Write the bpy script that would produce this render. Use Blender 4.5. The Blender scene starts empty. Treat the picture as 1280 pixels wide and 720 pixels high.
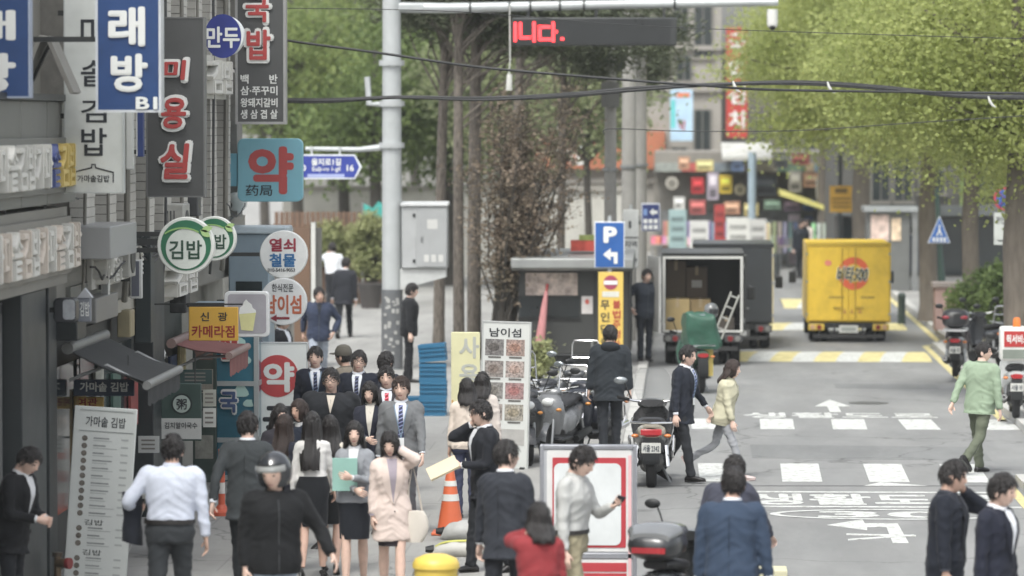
import bpy, math, random
import numpy as np
from mathutils import Vector, Matrix, noise
from mathutils.bvhtree import BVHTree

SC = bpy.context.scene
COL = SC.collection
R = math.radians

# ------------------------------------------------------------------ camera
FPX = 5000.0            # focal length in pixels of the 1280 px wide photograph
CAM_Z = 4.7             # first-floor window
VPX, VPY = 860.0, 150.0 # vanishing point of the street
cam_data = bpy.data.cameras.new('camera')
cam = bpy.data.objects.new('camera', cam_data)
COL.objects.link(cam)
cam_data.sensor_width = 36.0
cam_data.lens = 36.0 * FPX / 1280.0
cam_data.clip_start = 0.5
cam_data.clip_end = 3000.0
cam.location = (0, 0, CAM_Z)
PITCH = math.atan((360 - VPY) / FPX)
YAW = math.atan((VPX - 640) / FPX)
cam.rotation_euler = (math.pi / 2 - PITCH, 0, YAW)
cam_data.dof.use_dof = True
cam_data.dof.focus_distance = 47.0
cam_data.dof.aperture_fstop = 1.7
SC.camera = cam

# ------------------------------------------------------------------ sky, sun, exposure
SUN_EL, SUN_AZ = 58.0, 200.0     # azimuth clockwise from +Y (the sun stands behind the camera, to the left)
world = bpy.data.worlds.new('World')
SC.world = world
world.use_nodes = True
_nt = world.node_tree
_sky = _nt.nodes.new('ShaderNodeTexSky')
_sky.sky_type = 'NISHITA'
_sky.sun_disc = False
_sky.sun_elevation = R(SUN_EL)
_sky.sun_rotation = R(SUN_AZ)
_sky.air_density = 1.2
_sky.dust_density = 4.0
_sky.ozone_density = 1.0
_hsv = _nt.nodes.new('ShaderNodeHueSaturation')
_hsv.inputs['Saturation'].default_value = 0.27
_bg = _nt.nodes['Background']
_bg.inputs['Strength'].default_value = 0.15
_nt.links.new(_sky.outputs[0], _hsv.inputs['Color'])
_nt.links.new(_hsv.outputs[0], _bg.inputs['Color'])
sun_data = bpy.data.lights.new('sun', 'SUN')
sun_data.energy = 1.0
sun_data.angle = R(16)
sun_data.color = (0.99, 1.0, 0.95)
sun = bpy.data.objects.new('sun', sun_data)
COL.objects.link(sun)
_d = Vector((math.sin(R(SUN_AZ)) * math.cos(R(SUN_EL)), math.cos(R(SUN_AZ)) * math.cos(R(SUN_EL)), math.sin(R(SUN_EL))))
sun.rotation_euler = (-_d).to_track_quat('-Z', 'Y').to_euler()
sun.location = (0, -20, 60)
SC.view_settings.view_transform = 'Standard'
SC.view_settings.look = 'None'
SC.view_settings.gamma = 1.0
SC.view_settings.use_curve_mapping = False
SC.view_settings.exposure = 0.97

# ------------------------------------------------------------------ pixel -> place helpers
_CR = cam.rotation_euler.to_matrix()
def ray(px, py):
    return (_CR @ Vector(((px - 640) / FPX, -(py - 360) / FPX, -1.0)))
def W(px, py, Y):
    d = ray(px, py); t = Y / d.y
    return Vector((d.x * t, Y, CAM_Z + d.z * t))
def G(px, py, z=0.0):
    d = ray(px, py); t = (z - CAM_Z) / d.z
    return Vector((d.x * t, d.y * t, z))
def DY(s):
    """distance along the street at which one metre spans s photo pixels"""
    return FPX / s

# ------------------------------------------------------------------ mesh builder
def _frame(d):
    d = d.normalized()
    up = Vector((0, 0, 1)) if abs(d.z) < 0.95 else Vector((0, 1, 0))
    u = d.cross(up).normalized()
    v = u.cross(d).normalized()
    return u, v

class MB:
    def __init__(s):
        s.v = []; s.f = []; s.m = []; s.cur = 0
    def mat(s, i):
        s.cur = i; return s
    def add(s, verts, faces):
        o = len(s.v)
        s.v.extend(tuple(v) for v in verts)
        for f in faces:
            s.f.append(tuple(i + o for i in f)); s.m.append(s.cur)
        return s
    def box(s, x0, x1, y0, y1, z0, z1):
        return s.add([(x0,y0,z0),(x1,y0,z0),(x1,y1,z0),(x0,y1,z0),(x0,y0,z1),(x1,y0,z1),(x1,y1,z1),(x0,y1,z1)],
                     [(0,3,2,1),(4,5,6,7),(0,1,5,4),(1,2,6,5),(2,3,7,6),(3,0,4,7)])
    def obox(s, c, size, rot=(0,0,0)):
        from mathutils import Euler
        m = Euler(rot).to_matrix(); c = Vector(c)
        hx, hy, hz = size[0]/2, size[1]/2, size[2]/2
        vs = [c + m @ Vector(p) for p in [(-hx,-hy,-hz),(hx,-hy,-hz),(hx,hy,-hz),(-hx,hy,-hz),(-hx,-hy,hz),(hx,-hy,hz),(hx,hy,hz),(-hx,hy,hz)]]
        return s.add(vs, [(0,3,2,1),(4,5,6,7),(0,1,5,4),(1,2,6,5),(2,3,7,6),(3,0,4,7)])
    def bar(s, p0, p1, w, h=None):
        h = h or w
        p0, p1 = Vector(p0), Vector(p1); u, v = _frame(p1 - p0)
        vs = [p + u*a*w/2 + v*b*h/2 for p in (p0, p1) for a, b in ((-1,-1),(1,-1),(1,1),(-1,1))]
        return s.add(vs, [(0,1,2,3),(7,6,5,4),(0,4,5,1),(1,5,6,2),(2,6,7,3),(3,7,4,0)])
    def loft(s, rings, caps=True):
        n = len(rings[0]); vs = []; fs = []
        for r in rings: vs.extend(r)
        for i in range(len(rings)-1):
            a = i*n; b = a+n
            for j in range(n):
                k = (j+1) % n
                fs.append((a+j, a+k, b+k, b+j))
        if caps:
            fs.append(tuple(range(n))[::-1]); fs.append(tuple((len(rings)-1)*n + j for j in range(n)))
        return s.add(vs, fs)
    def tube(s, pts, r, n=8, caps=True, flat=1.0):
        pts = [Vector(p) for p in pts]
        if not hasattr(r, '__len__'): r = [r]*len(pts)
        rings = []; pu = None
        for i, p in enumerate(pts):
            d = (pts[min(i+1, len(pts)-1)] - pts[max(i-1, 0)])
            if d.length < 1e-9: d = Vector((0,0,1))
            d.normalize()
            if pu is None: u, v = _frame(d)
            else:
                u = (pu - d*pu.dot(d))
                if u.length < 1e-6: u, v = _frame(d)
                u.normalize(); v = u.cross(d)
            pu = u
            rings.append([p + (u*math.cos(2*math.pi*k/n) + v*math.sin(2*math.pi*k/n)*flat)*r[i] for k in range(n)])
        return s.loft(rings, caps)
    def cyl(s, p0, p1, r0, r1=None, n=16):
        return s.tube([p0, p1], [r0, r0 if r1 is None else r1], n)
    def lathe(s, prof, n=20, origin=(0,0,0), axis='Z'):
        o = Vector(origin); rings = []
        for r, h in prof:
            ring = []
            for k in range(n):
                a = 2*math.pi*k/n; c, t = r*math.cos(a), r*math.sin(a)
                p = {'Z': (c,t,h), 'Y': (c,h,t), 'X': (h,c,t)}[axis]
                ring.append(o + Vector(p))
            rings.append(ring)
        return s.loft(rings)
    def prism(s, poly, y0, y1):
        """polygon in x,z (seen from -Y) pulled along y"""
        n = len(poly)
        vs = [(x, y0, z) for x, z in poly] + [(x, y1, z) for x, z in poly]
        fs = [tuple(range(n)), tuple(range(2*n-1, n-1, -1))]
        for j in range(n):
            k = (j+1) % n; fs.append((j, n+j, n+k, k))
        return s.add(vs, fs)
    def prismx(s, poly, x0, x1):
        """polygon in y,z pulled along x"""
        n = len(poly)
        vs = [(x0, y, z) for y, z in poly] + [(x1, y, z) for y, z in poly]
        fs = [tuple(range(n)), tuple(range(2*n-1, n-1, -1))]
        for j in range(n):
            k = (j+1) % n; fs.append((j, n+j, n+k, k))
        return s.add(vs, fs)
    def prismz(s, poly, z0, z1):
        n = len(poly)
        vs = [(x, y, z0) for x, y in poly] + [(x, y, z1) for x, y in poly]
        fs = [tuple(range(n))[::-1], tuple(range(n, 2*n))]
        for j in range(n):
            k = (j+1) % n; fs.append((j, k, n+k, n+j))
        return s.add(vs, fs)
    def ell(s, c, rad, nu=12, nv=8, fn=None):
        c = Vector(c); rings = []
        for i in range(nv+1):
            ph = -math.pi/2 + math.pi*min(max(i/nv, 0.02), 0.98)
            ring = []
            for k in range(nu):
                a = 2*math.pi*k/nu
                d = Vector((math.cos(ph)*math.cos(a), math.cos(ph)*math.sin(a), math.sin(ph)))
                if fn: d = fn(d)
                ring.append(c + Vector((d.x*rad[0], d.y*rad[1], d.z*rad[2])))
            rings.append(ring)
        return s.loft(rings)
    def grid(s, rows):
        n = len(rows[0]); vs = [p for r in rows for p in r]; fs = []
        for i in range(len(rows)-1):
            for j in range(n-1):
                fs.append((i*n+j, i*n+j+1, (i+1)*n+j+1, (i+1)*n+j))
        return s.add(vs, fs)
    def xform(s, m, start=0):
        for i in range(start, len(s.v)):
            s.v[i] = tuple(m @ Vector(s.v[i]))
        return s
    def mesh(s, name, mats, smooth=35):
        me = bpy.data.meshes.new(name)
        me.from_pydata(s.v, [], s.f)
        if not isinstance(mats, (list, tuple)): mats = [mats]
        for m in mats: me.materials.append(m)
        if len(mats) > 1: me.polygons.foreach_set('material_index', s.m)
        if smooth is not None:
            me.polygons.foreach_set('use_smooth', [True]*len(s.f))
            me.set_sharp_from_angle(angle=R(smooth))
        me.update()
        return me
    def build(s, name, mats, parent=None, smooth=35, bevel=0.0, loc=None, rot=None):
        o = bpy.data.objects.new(name, s.mesh(name, mats, smooth))
        COL.objects.link(o)
        if parent is not None: o.parent = parent
        if loc is not None: o.location = loc
        if rot is not None: o.rotation_euler = rot
        if bevel:
            b = o.modifiers.new('bevel', 'BEVEL'); b.width = bevel; b.segments = 2
            b.limit_method = 'ANGLE'; b.angle_limit = R(40)
        return o

def tag(o, label, cat, group=None):
    o['label'] = label; o['category'] = cat
    if group: o['group'] = group
    return o
def struct(o):
    o['kind'] = 'structure'; return o
def stuff(o):
    o['kind'] = 'stuff'; return o
def thing(name, label, cat, loc=(0,0,0), rz=0.0, group=None, rot=None):
    o = bpy.data.objects.new(name, None); COL.objects.link(o)
    o.empty_display_size = 0.2
    o.location = loc; o.rotation_euler = rot if rot else (0, 0, rz)
    return tag(o, label, cat, group)
def copy_tree(o, parent=None):
    c = o.copy(); COL.objects.link(c); c.parent = parent
    for ch in [x for x in o.children]: copy_tree(ch, c)
    return c

# ------------------------------------------------------------------ procedural materials
def lin(c):
    return tuple((x/255/12.92) if x/255 <= 0.04045 else ((x/255+0.055)/1.055)**2.4 for x in c)
_MATS = {}
DESAT = 0.08
def M(rgb, rough=0.6, metal=0.0, var=0.12, vs=3.0, bump=0.0, bs=40.0, emit=0.0, spec=0.5, alpha=1.0, trans=0.0, streak=None, dirt=0.0, sheen=0.0, name=None, coat=0.0):
    key = (tuple(rgb), rough, metal, var, vs, bump, bs, emit, spec, alpha, trans, streak, dirt, sheen, coat)
    if key in _MATS: return _MATS[key]
    m = bpy.data.materials.new(name or 'paint_%d_%d_%d' % tuple(int(x) for x in rgb)); m.use_nodes = True
    nt = m.node_tree; N = nt.nodes; L = nt.links
    p = N['Principled BSDF']
    g_ = 0.3*rgb[0]+0.55*rgb[1]+0.15*rgb[2]; rgb = tuple(x*(1-DESAT)+g_*DESAT for x in rgb)
    c = lin(rgb)
    p.inputs['Roughness'].default_value = rough
    p.inputs['Metallic'].default_value = metal
    p.inputs['Specular IOR Level'].default_value = spec
    if coat: p.inputs['Coat Weight'].default_value = coat; p.inputs['Coat Roughness'].default_value = 0.08
    if sheen: p.inputs['Sheen Weight'].default_value = sheen
    if trans: p.inputs['Transmission Weight'].default_value = trans
    if alpha < 1: p.inputs['Alpha'].default_value = alpha
    tc = N.new('ShaderNodeTexCoord')
    vec = tc.outputs['Object']
    if streak:
        mp = N.new('ShaderNodeMapping'); mp.inputs['Scale'].default_value = streak
        L.new(vec, mp.inputs[0]); vec = mp.outputs[0]
    if var > 0:
        nz = N.new('ShaderNodeTexNoise'); nz.inputs['Scale'].default_value = vs; nz.inputs['Detail'].default_value = 5
        nz.inputs['Roughness'].default_value = 0.6
        L.new(vec, nz.inputs['Vector'])
        rp = N.new('ShaderNodeValToRGB')
        rp.color_ramp.elements[0].position = 0.3; rp.color_ramp.elements[1].position = 0.72
        a = tuple(max(0, x*(1-var)) for x in c); b = tuple(min(1, x*(1+var)) for x in c)
        rp.color_ramp.elements[0].color = (*a, 1); rp.color_ramp.elements[1].color = (*b, 1)
        L.new(nz.outputs['Fac'], rp.inputs[0])
        out = rp.outputs[0]
        if dirt > 0:
            n2 = N.new('ShaderNodeTexNoise'); n2.inputs['Scale'].default_value = vs*0.37+0.6; n2.inputs['Detail'].default_value = 8
            n2.inputs['Roughness'].default_value = 0.7
            L.new(tc.outputs['Object'], n2.inputs['Vector'])
            r2 = N.new('ShaderNodeValToRGB'); r2.color_ramp.elements[0].position = 0.48; r2.color_ramp.elements[1].position = 0.68
            r2.color_ramp.elements[1].color = (dirt, dirt, dirt, 1); r2.color_ramp.elements[0].color = (0,0,0,1)
            L.new(n2.outputs['Fac'], r2.inputs[0])
            mx = N.new('ShaderNodeMix'); mx.data_type = 'RGBA'
            L.new(r2.outputs[0], mx.inputs[0]); L.new(out, mx.inputs[6]); mx.inputs[7].default_value = (c[0]*0.35+.01, c[1]*0.33+.01, c[2]*0.3+.008, 1)
            out = mx.outputs[2]
        L.new(out, p.inputs['Base Color'])
        rr = N.new('ShaderNodeMapRange'); rr.inputs['To Min'].default_value = max(0.03, rough-0.08); rr.inputs['To Max'].default_value = min(1, rough+0.08)
        L.new(nz.outputs['Fac'], rr.inputs[0]); L.new(rr.outputs[0], p.inputs['Roughness'])
    else:
        p.inputs['Base Color'].default_value = (*c, 1)
    if emit:
        p.inputs['Emission Color'].default_value = (*c, 1); p.inputs['Emission Strength'].default_value = emit
    if bump:
        bn = N.new('ShaderNodeTexNoise'); bn.inputs['Scale'].default_value = bs; bn.inputs['Detail'].default_value = 4
        L.new(vec, bn.inputs['Vector'])
        bp = N.new('ShaderNodeBump'); bp.inputs['Strength'].default_value = bump; bp.inputs['Distance'].default_value = 0.02
        L.new(bn.outputs['Fac'], bp.inputs['Height']); L.new(bp.outputs[0], p.inputs['Normal'])
    _MATS[key] = m
    return m
def cloth(rgb, rough=0.85, var=0.10):
    return M(rgb, rough, 0, var, 6.0, 0.35, 9.0, sheen=0.04, spec=0.25)
def metal(rgb, rough=0.35):
    return M(rgb, rough, 1.0, 0.1, 8.0)
SKIN = M((218,184,166), 0.5, 0, 0.08, 20.0, 0.05, 90, spec=0.4)
SKIN2 = M((206,168,148), 0.5, 0, 0.08, 20.0, 0.05, 90, spec=0.4)
HAIRK = M((34,30,29), 0.34, 0, 0.35, 10.0, 0.6, 30.0, streak=(6,6,1.0), spec=0.5)
HAIRB = M((52,38,32), 0.42, 0, 0.35, 10.0, 0.6, 30.0, streak=(6,6,1.0), spec=0.5)
BLACK = M((26,28,29), 0.5, 0, 0.2)
RUBBER = M((24,24,25), 0.85, 0, 0.2, 12.0, 0.2, 60)
CHROME = M((215,215,215), 0.16, 1.0, 0.05)
STEEL = M((150,152,152), 0.4, 0.8, 0.1)
WHITE = M((214,216,212), 0.55, 0, 0.06, 2.0, dirt=0.12)
GREYM = M((128,130,129), 0.5, 0.2, 0.1, 2.0, dirt=0.15)
PLASTK = M((36,38,40), 0.38, 0, 0.15)

def leafmat(rgb, rgb2, trans=0.35, name='leaf'):
    m = bpy.data.materials.new(name); m.use_nodes = True
    nt = m.node_tree; N = nt.nodes; L = nt.links
    p = N['Principled BSDF']; out = N['Material Output']
    ge = N.new('ShaderNodeNewGeometry')
    rp = N.new('ShaderNodeValToRGB')
    rp.color_ramp.elements[0].color = (*lin(rgb), 1); rp.color_ramp.elements[1].color = (*lin(rgb2), 1)
    tc = N.new('ShaderNodeTexCoord'); nz = N.new('ShaderNodeTexNoise'); nz.inputs['Scale'].default_value = 0.9; nz.inputs['Detail'].default_value = 3
    L.new(tc.outputs['Object'], nz.inputs['Vector'])
    mr = N.new('ShaderNodeMapRange'); mr.inputs[1].default_value = 0.3; mr.inputs[2].default_value = 0.7
    L.new(nz.outputs['Fac'], mr.inputs[0])
    mf = N.new('ShaderNodeMix'); mf.inputs[0].default_value = 0.35
    L.new(mr.outputs[0], mf.inputs[2]); L.new(ge.outputs['Random Per Island'], mf.inputs[3])
    L.new(mf.outputs[0], rp.inputs[0])
    L.new(rp.outputs[0], p.inputs['Base Color'])
    p.inputs['Roughness'].default_value = 0.6
    p.inputs['Specular IOR Level'].default_value = 0.25
    tr = N.new('ShaderNodeBsdfTranslucent')
    L.new(rp.outputs[0], tr.inputs[0])
    mx = N.new('ShaderNodeMixShader'); mx.inputs[0].default_value = trans
    L.new(p.outputs[0], mx.inputs[1]); L.new(tr.outputs[0], mx.inputs[2]); L.new(mx.outputs[0], out.inputs['Surface'])
    return m

# ------------------------------------------------------------------ lettering
_TXT = {}
def text_data(body, bold=0.0, depth=0.05, res=3):
    """verts, faces of the lettering, normalised to a unit box (x 0..1, y 0..1), depth in the unit of height"""
    bold = bold*0.55
    key = (body, bold, depth, res)
    if key in _TXT: return _TXT[key]
    c = bpy.data.curves.new('lettering', 'FONT'); c.body = body; c.size = 1.0; c.resolution_u = res
    c.align_x = 'CENTER'; c.extrude = 0.0; c.fill_mode = 'FRONT'; c.space_line = 1.0
    o = bpy.data.objects.new('lettering', c); COL.objects.link(o)
    dg = bpy.context.evaluated_depsgraph_get()
    me = bpy.data.meshes.new_from_object(o.evaluated_get(dg))
    bpy.data.objects.remove(o); bpy.data.curves.remove(c)
    vs = [tuple(v.co) for v in me.vertices]; fs = [tuple(p.vertices) for p in me.polygons]
    ecount = {}
    for f in fs:
        for i in range(len(f)):
            e = (f[i], f[(i+1) % len(f)]); ecount[tuple(sorted(e))] = ecount.get(tuple(sorted(e)), 0) + 1
    rim = [(f[i], f[(i+1) % len(f)]) for f in fs for i in range(len(f)) if ecount[tuple(sorted((f[i], f[(i+1) % len(f)])))] == 1]
    bpy.data.meshes.remove(me)
    if not vs: return ([], [], 1.0)
    offs = [(0, 0)]
    if bold:
        nn = 8
        offs += [(bold*math.cos(2*math.pi*k/nn), bold*math.sin(2*math.pi*k/nn)) for k in range(nn)]
    V = []; F = []
    for q, (ox, oy) in enumerate(offs):
        o0 = len(V); n = len(vs); dz = depth - q*0.03
        V += [(x+ox, y+oy, dz) for x, y, z in vs]; F += [tuple(i+o0 for i in f) for f in fs]
        V += [(x+ox, y+oy, 0.0) for x, y, z in vs]
        F += [(a+o0, a+n+o0, b+n+o0, b+o0) for a, b in rim]
    xs = [v[0] for v in V]; ys = [v[1] for v in V]
    x0, x1, y0, y1 = min(xs), max(xs), min(ys), max(ys)
    V = [((x-x0)/(x1-x0), (y-y0)/(y1-y0), z) for x, y, z in V]
    _TXT[key] = (V, F, (x1-x0)/(y1-y0))
    return _TXT[key]
def letter(body, x0, x1, z0, z1, y, m, parent, bold=0.0, depth=0.006, name='lettering', res=3, facing='-Y', slant=0.0):
    """lettering filling the box x0..x1, z0..z1, standing on the plane y, facing -Y ('up': lying on the ground, '+X': on a wall)"""
    V, F, asp = text_data(body, bold, 1.0, res)
    mb = MB()
    if facing == '-Y':
        vs = [(x0+(x1-x0)*a+slant*b*(z1-z0), y-depth*max(c, 0), z0+(z1-z0)*b) for a, b, c in V]
    elif facing == 'up':
        vs = [(x0+(x1-x0)*a+slant*b*(z1-z0), z0+(z1-z0)*b, y+depth*c) for a, b, c in V]
    else:
        vs = [(y+depth*c, x0+(x1-x0)*a, z0+(z1-z0)*b) for a, b, c in V]
    mb.add(vs, F)
    return mb.build(name, m, parent, smooth=None)

# ================================================================== THE SETTING
ZS = 0.10   # pavement height over the road
def ground_mat(name, rgb, rgb2, scale, rough, joints=None, jcol=0.75):
    m = bpy.data.materials.new(name); m.use_nodes = True
    nt = m.node_tree; N = nt.nodes; L = nt.links; p = N['Principled BSDF']
    tc = N.new('ShaderNodeTexCoord')
    n1 = N.new('ShaderNodeTexNoise'); n1.inputs['Scale'].default_value = scale; n1.inputs['Detail'].default_value = 8; n1.inputs['Roughness'].default_value = 0.65
    mp = N.new('ShaderNodeMapping'); mp.inputs['Scale'].default_value = (1.0, 0.35, 1)
    L.new(tc.outputs['Object'], mp.inputs[0]); L.new(mp.outputs[0], n1.inputs['Vector'])
    rp = N.new('ShaderNodeValToRGB'); rp.color_ramp.elements[0].position = 0.3; rp.color_ramp.elements[1].position = 0.7
    rp.color_ramp.elements[0].color = (*lin(rgb), 1); rp.color_ramp.elements[1].color = (*lin(rgb2), 1)
    L.new(n1.outputs['Fac'], rp.inputs[0])
    n2 = N.new('ShaderNodeTexNoise'); n2.inputs['Scale'].default_value = 90; n2.inputs['Detail'].default_value = 3
    L.new(tc.outputs['Object'], n2.inputs['Vector'])
    mx = N.new('ShaderNodeMix'); mx.data_type = 'RGBA'; mx.blend_type = 'MULTIPLY'; mx.inputs[0].default_value = 0.25
    L.new(rp.outputs[0], mx.inputs[6]); L.new(n2.outputs['Color'], mx.inputs[7])
    col = mx.outputs[2]
    # long worn streaks and patches
    n3 = N.new('ShaderNodeTexNoise'); n3.inputs['Scale'].default_value = 0.55; n3.inputs['Detail'].default_value = 6; n3.inputs['Roughness'].default_value = 0.7
    m3 = N.new('ShaderNodeMapping'); m3.inputs['Scale'].default_value = (1.6, 0.3, 1)
    L.new(tc.outputs['Object'], m3.inputs[0]); L.new(m3.outputs[0], n3.inputs['Vector'])
    r3 = N.new('ShaderNodeValToRGB'); r3.color_ramp.elements[0].position = 0.42; r3.color_ramp.elements[1].position = 0.62
    r3.color_ramp.elements[0].color = (0.86, 0.86, 0.86, 1); r3.color_ramp.elements[1].color = (1.03, 1.03, 1.03, 1)
    L.new(n3.outputs['Fac'], r3.inputs[0])
    mx3 = N.new('ShaderNodeMix'); mx3.data_type = 'RGBA'; mx3.blend_type = 'MULTIPLY'; mx3.inputs[0].default_value = 1.0
    L.new(col, mx3.inputs[6]); L.new(r3.outputs[0], mx3.inputs[7]); col = mx3.outputs[2]
    # oil and water stains
    n4 = N.new('ShaderNodeTexNoise'); n4.inputs['Scale'].default_value = 1.3; n4.inputs['Detail'].default_value = 9; n4.inputs['Roughness'].default_value = 0.75
    L.new(tc.outputs['Object'], n4.inputs['Vector'])
    r4 = N.new('ShaderNodeValToRGB'); r4.color_ramp.elements[0].position = 0.60; r4.color_ramp.elements[1].position = 0.74
    r4.color_ramp.elements[0].color = (1, 1, 1, 1); r4.color_ramp.elements[1].color = (0.70, 0.70, 0.70, 1)
    L.new(n4.outputs['Fac'], r4.inputs[0])
    mx4 = N.new('ShaderNodeMix'); mx4.data_type = 'RGBA'; mx4.blend_type = 'MULTIPLY'; mx4.inputs[0].default_value = 1.0
    L.new(col, mx4.inputs[6]); L.new(r4.outputs[0], mx4.inputs[7]); col = mx4.outputs[2]
    # cracks
    vo = N.new('ShaderNodeTexVoronoi'); vo.feature = 'DISTANCE_TO_EDGE'; vo.inputs['Scale'].default_value = 0.22
    nd = N.new('ShaderNodeTexNoise'); nd.inputs['Scale'].default_value = 1.2; nd.inputs['Detail'].default_value = 5
    L.new(tc.outputs['Object'], nd.inputs['Vector'])
    ad = N.new('ShaderNodeMix'); ad.data_type = 'RGBA'; ad.blend_type = 'ADD'; ad.inputs[0].default_value = 1.0
    L.new(tc.outputs['Object'], ad.inputs[6]); L.new(nd.outputs['Color'], ad.inputs[7]); L.new(ad.outputs[2], vo.inputs['Vector'])
    rc = N.new('ShaderNodeValToRGB'); rc.color_ramp.elements[0].position = 0.0; rc.color_ramp.elements[1].position = 0.006
    rc.color_ramp.elements[0].color = (0.55, 0.55, 0.55, 1); rc.color_ramp.elements[1].color = (1, 1, 1, 1)
    L.new(vo.outputs['Distance'], rc.inputs[0])
    mxc = N.new('ShaderNodeMix'); mxc.data_type = 'RGBA'; mxc.blend_type = 'MULTIPLY'; mxc.inputs[0].default_value = 1.0
    L.new(col, mxc.inputs[6]); L.new(rc.outputs[0], mxc.inputs[7]); col = mxc.outputs[2]
    if joints:
        bk = N.new('ShaderNodeTexBrick'); bk.inputs['Scale'].default_value = 1.0
        bk.inputs['Brick Width'].default_value = joints[0]; bk.inputs['Row Height'].default_value = joints[1]; bk.inputs['Mortar Size'].default_value = 0.012
        bk.inputs['Color1'].default_value = (1,1,1,1); bk.inputs['Color2'].default_value = (0.9,0.9,0.9,1); bk.inputs['Mortar'].default_value = (jcol,)*3+(1,)
        L.new(tc.outputs['Object'], bk.inputs['Vector'])
        mj = N.new('ShaderNodeMix'); mj.data_type = 'RGBA'; mj.blend_type = 'MULTIPLY'; mj.inputs[0].default_value = 1.0
        L.new(col, mj.inputs[6]); L.new(bk.outputs['Color'], mj.inputs[7]); col = mj.outputs[2]
    L.new(col, p.inputs['Base Color'])
    p.inputs['Roughness'].default_value = rough; p.inputs['Specular IOR Level'].default_value = 0.3
    bp = N.new('ShaderNodeBump'); bp.inputs['Strength'].default_value = 0.25; bp.inputs['Distance'].default_value = 0.01
    L.new(n2.outputs['Fac'], bp.inputs['Height']); L.new(bp.outputs[0], p.inputs['Normal'])
    return m
ASPH = ground_mat('worn_asphalt', (134,135,134), (148,148,146), 0.8, 0.85)
PAVE = ground_mat('plaza_concrete', (160,159,155), (172,171,167), 0.9, 0.8, joints=(1.2, 1.5), jcol=0.8)
EARTH = ground_mat('earth', (110,108,100), (128,126,118), 0.3, 0.9)
KERB = M((176,175,170), 0.8, 0, 0.12, 3.0, 0.2, 40, dirt=0.25)
PAINTW = M((198,200,196), 0.7, 0, 0.10, 22.0, 0.1, 60, dirt=0.95)
PAINTY = M((206,194,136), 0.7, 0, 0.10, 14.0, 0.1, 60, dirt=0.65)

mb = MB(); mb.grid([[(-1500, -300, -0.04), (1500, -300, -0.04)], [(-1500, 2500, -0.04), (1500, 2500, -0.04)]])
struct(mb.build('ground', EARTH))
mb = MB(); mb.prismz([(-1.2, 12), (9, 12), (9, 260), (-1.2, 260)], -0.03, 0.0)
road = struct(mb.build('road', ASPH))
mb = MB(); mb.prismz([(-60, 12), (-0.93, 12), (-0.93, 260), (-60, 260)], -0.02, ZS)
plaza = struct(mb.build('pavement', PAVE))
mb = MB(); mb.prismz([(4.43, 12), (60, 12), (60, 260), (5.63, 260), (5.63, 84.2), (5.23, 83.8), (5.23, 63), (5.23, 53.0), (4.43, 52.2)], -0.02, ZS)
rpave = struct(mb.build('pavement', PAVE))

# kerb stones, each its own piece
ks = MB(); ks.box(-0.085, 0.085, 0.006, 0.994, -0.02, ZS + 0.012)
ks_me = ks.mesh('kerb_stone', KERB, None)
def kerb_run(parent, x, y0, y1, step=1.0):
    y = y0
    while y < y1 - 0.2:
        o = bpy.data.objects.new('kerb_stone', ks_me); COL.objects.link(o); o.parent = parent
        o.location = (x + random.uniform(-.006, .006), y, random.uniform(-.006, .004)); o.scale = (1, step, 1)
        y += step
random.seed(3)
kerb_run(plaza, -0.84, 28, 100)
kerb_run(rpave, 4.34, 36, 52)
kerb_run(rpave, 5.14, 54, 83)
kerb_run(rpave, 5.54, 85, 120)

# ---- road paint (sheets a few millimetres over the asphalt, children of the road)
def sheet(name, poly, m, z=0.004):
    b = MB(); b.prismz(poly, 0.001, z); return b.build(name, m, road, smooth=None)
for xs, (ya, yb) in (((0.15, 1.25, 2.38, 3.42), (DY(96.2), DY(91.4))), ((0.05, 1.12, 2.23, 3.31, 4.45), (DY(82.2), DY(79.5)))):
    for i, x in enumerate(xs):
        j = random.uniform(-.02, .02)
        w = 0.52 if i < 4 else 0.6
        sheet('crosswalk_stripe', [(x+j, ya), (x+w+j, ya), (x+w-j, yb), (x-j, yb)], PAINTW)
# arrow straight on
ax, a0, a1 = 2.38, DY(77.6), DY(74.3)
ah = a0 + (a1-a0)*0.45
sheet('arrow_marking', [(ax-.09, a0), (ax+.09, a0), (ax+.09, ah), (ax+.29, ah), (ax, a1), (ax-.29, ah), (ax-.09, ah)], PAINTW)
letter('생활도로', 0.88, 3.95, DY(79.2), DY(77.8), 0.001, PAINTW, road, bold=0.035, depth=0.004, name='road_lettering', facing='up')
# boxed lettering and speed ellipse
ya, yb = DY(103.0), DY(98.8)
for nm, (x0, x1, y0, y1) in (('box_line', (0.35, 4.05, ya, ya+.14)), ('box_line', (0.35, 4.05, yb-.14, yb))):
    sheet(nm, [(x0, y0), (x1, y0), (x1, y1), (x0, y1)], PAINTW)
letter('생활도로', 0.72, 3.85, ya+.30, yb-.32, 0.001, PAINTW, road, bold=0.05, depth=0.004, name='road_lettering', facing='up')
def ring_sheet(cx, cy, rx, ry, wx, wy, n=48):
    b = MB(); o = []; i = []
    for k in range(n+1):
        a = 2*math.pi*k/n
        o.append((cx+rx*math.cos(a), cy+ry*math.sin(a), 0.005)); i.append((cx+(rx-wx)*math.cos(a), cy+(ry-wy)*math.sin(a), 0.005))
    b.grid([o, i]); return b.build('speed_ring', PAINTW, road, smooth=None)
ec = (DY(106.2)+DY(103.6))/2; er = (DY(103.6)-DY(106.2))/2
ring_sheet(2.4, ec, 1.42, er+.05, .12, .12)
letter('30', 1.55, 3.25, ec-er*.62, ec+er*.62, 0.001, PAINTW, road, bold=0.05, depth=0.004, name='road_lettering', facing='up')
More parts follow.
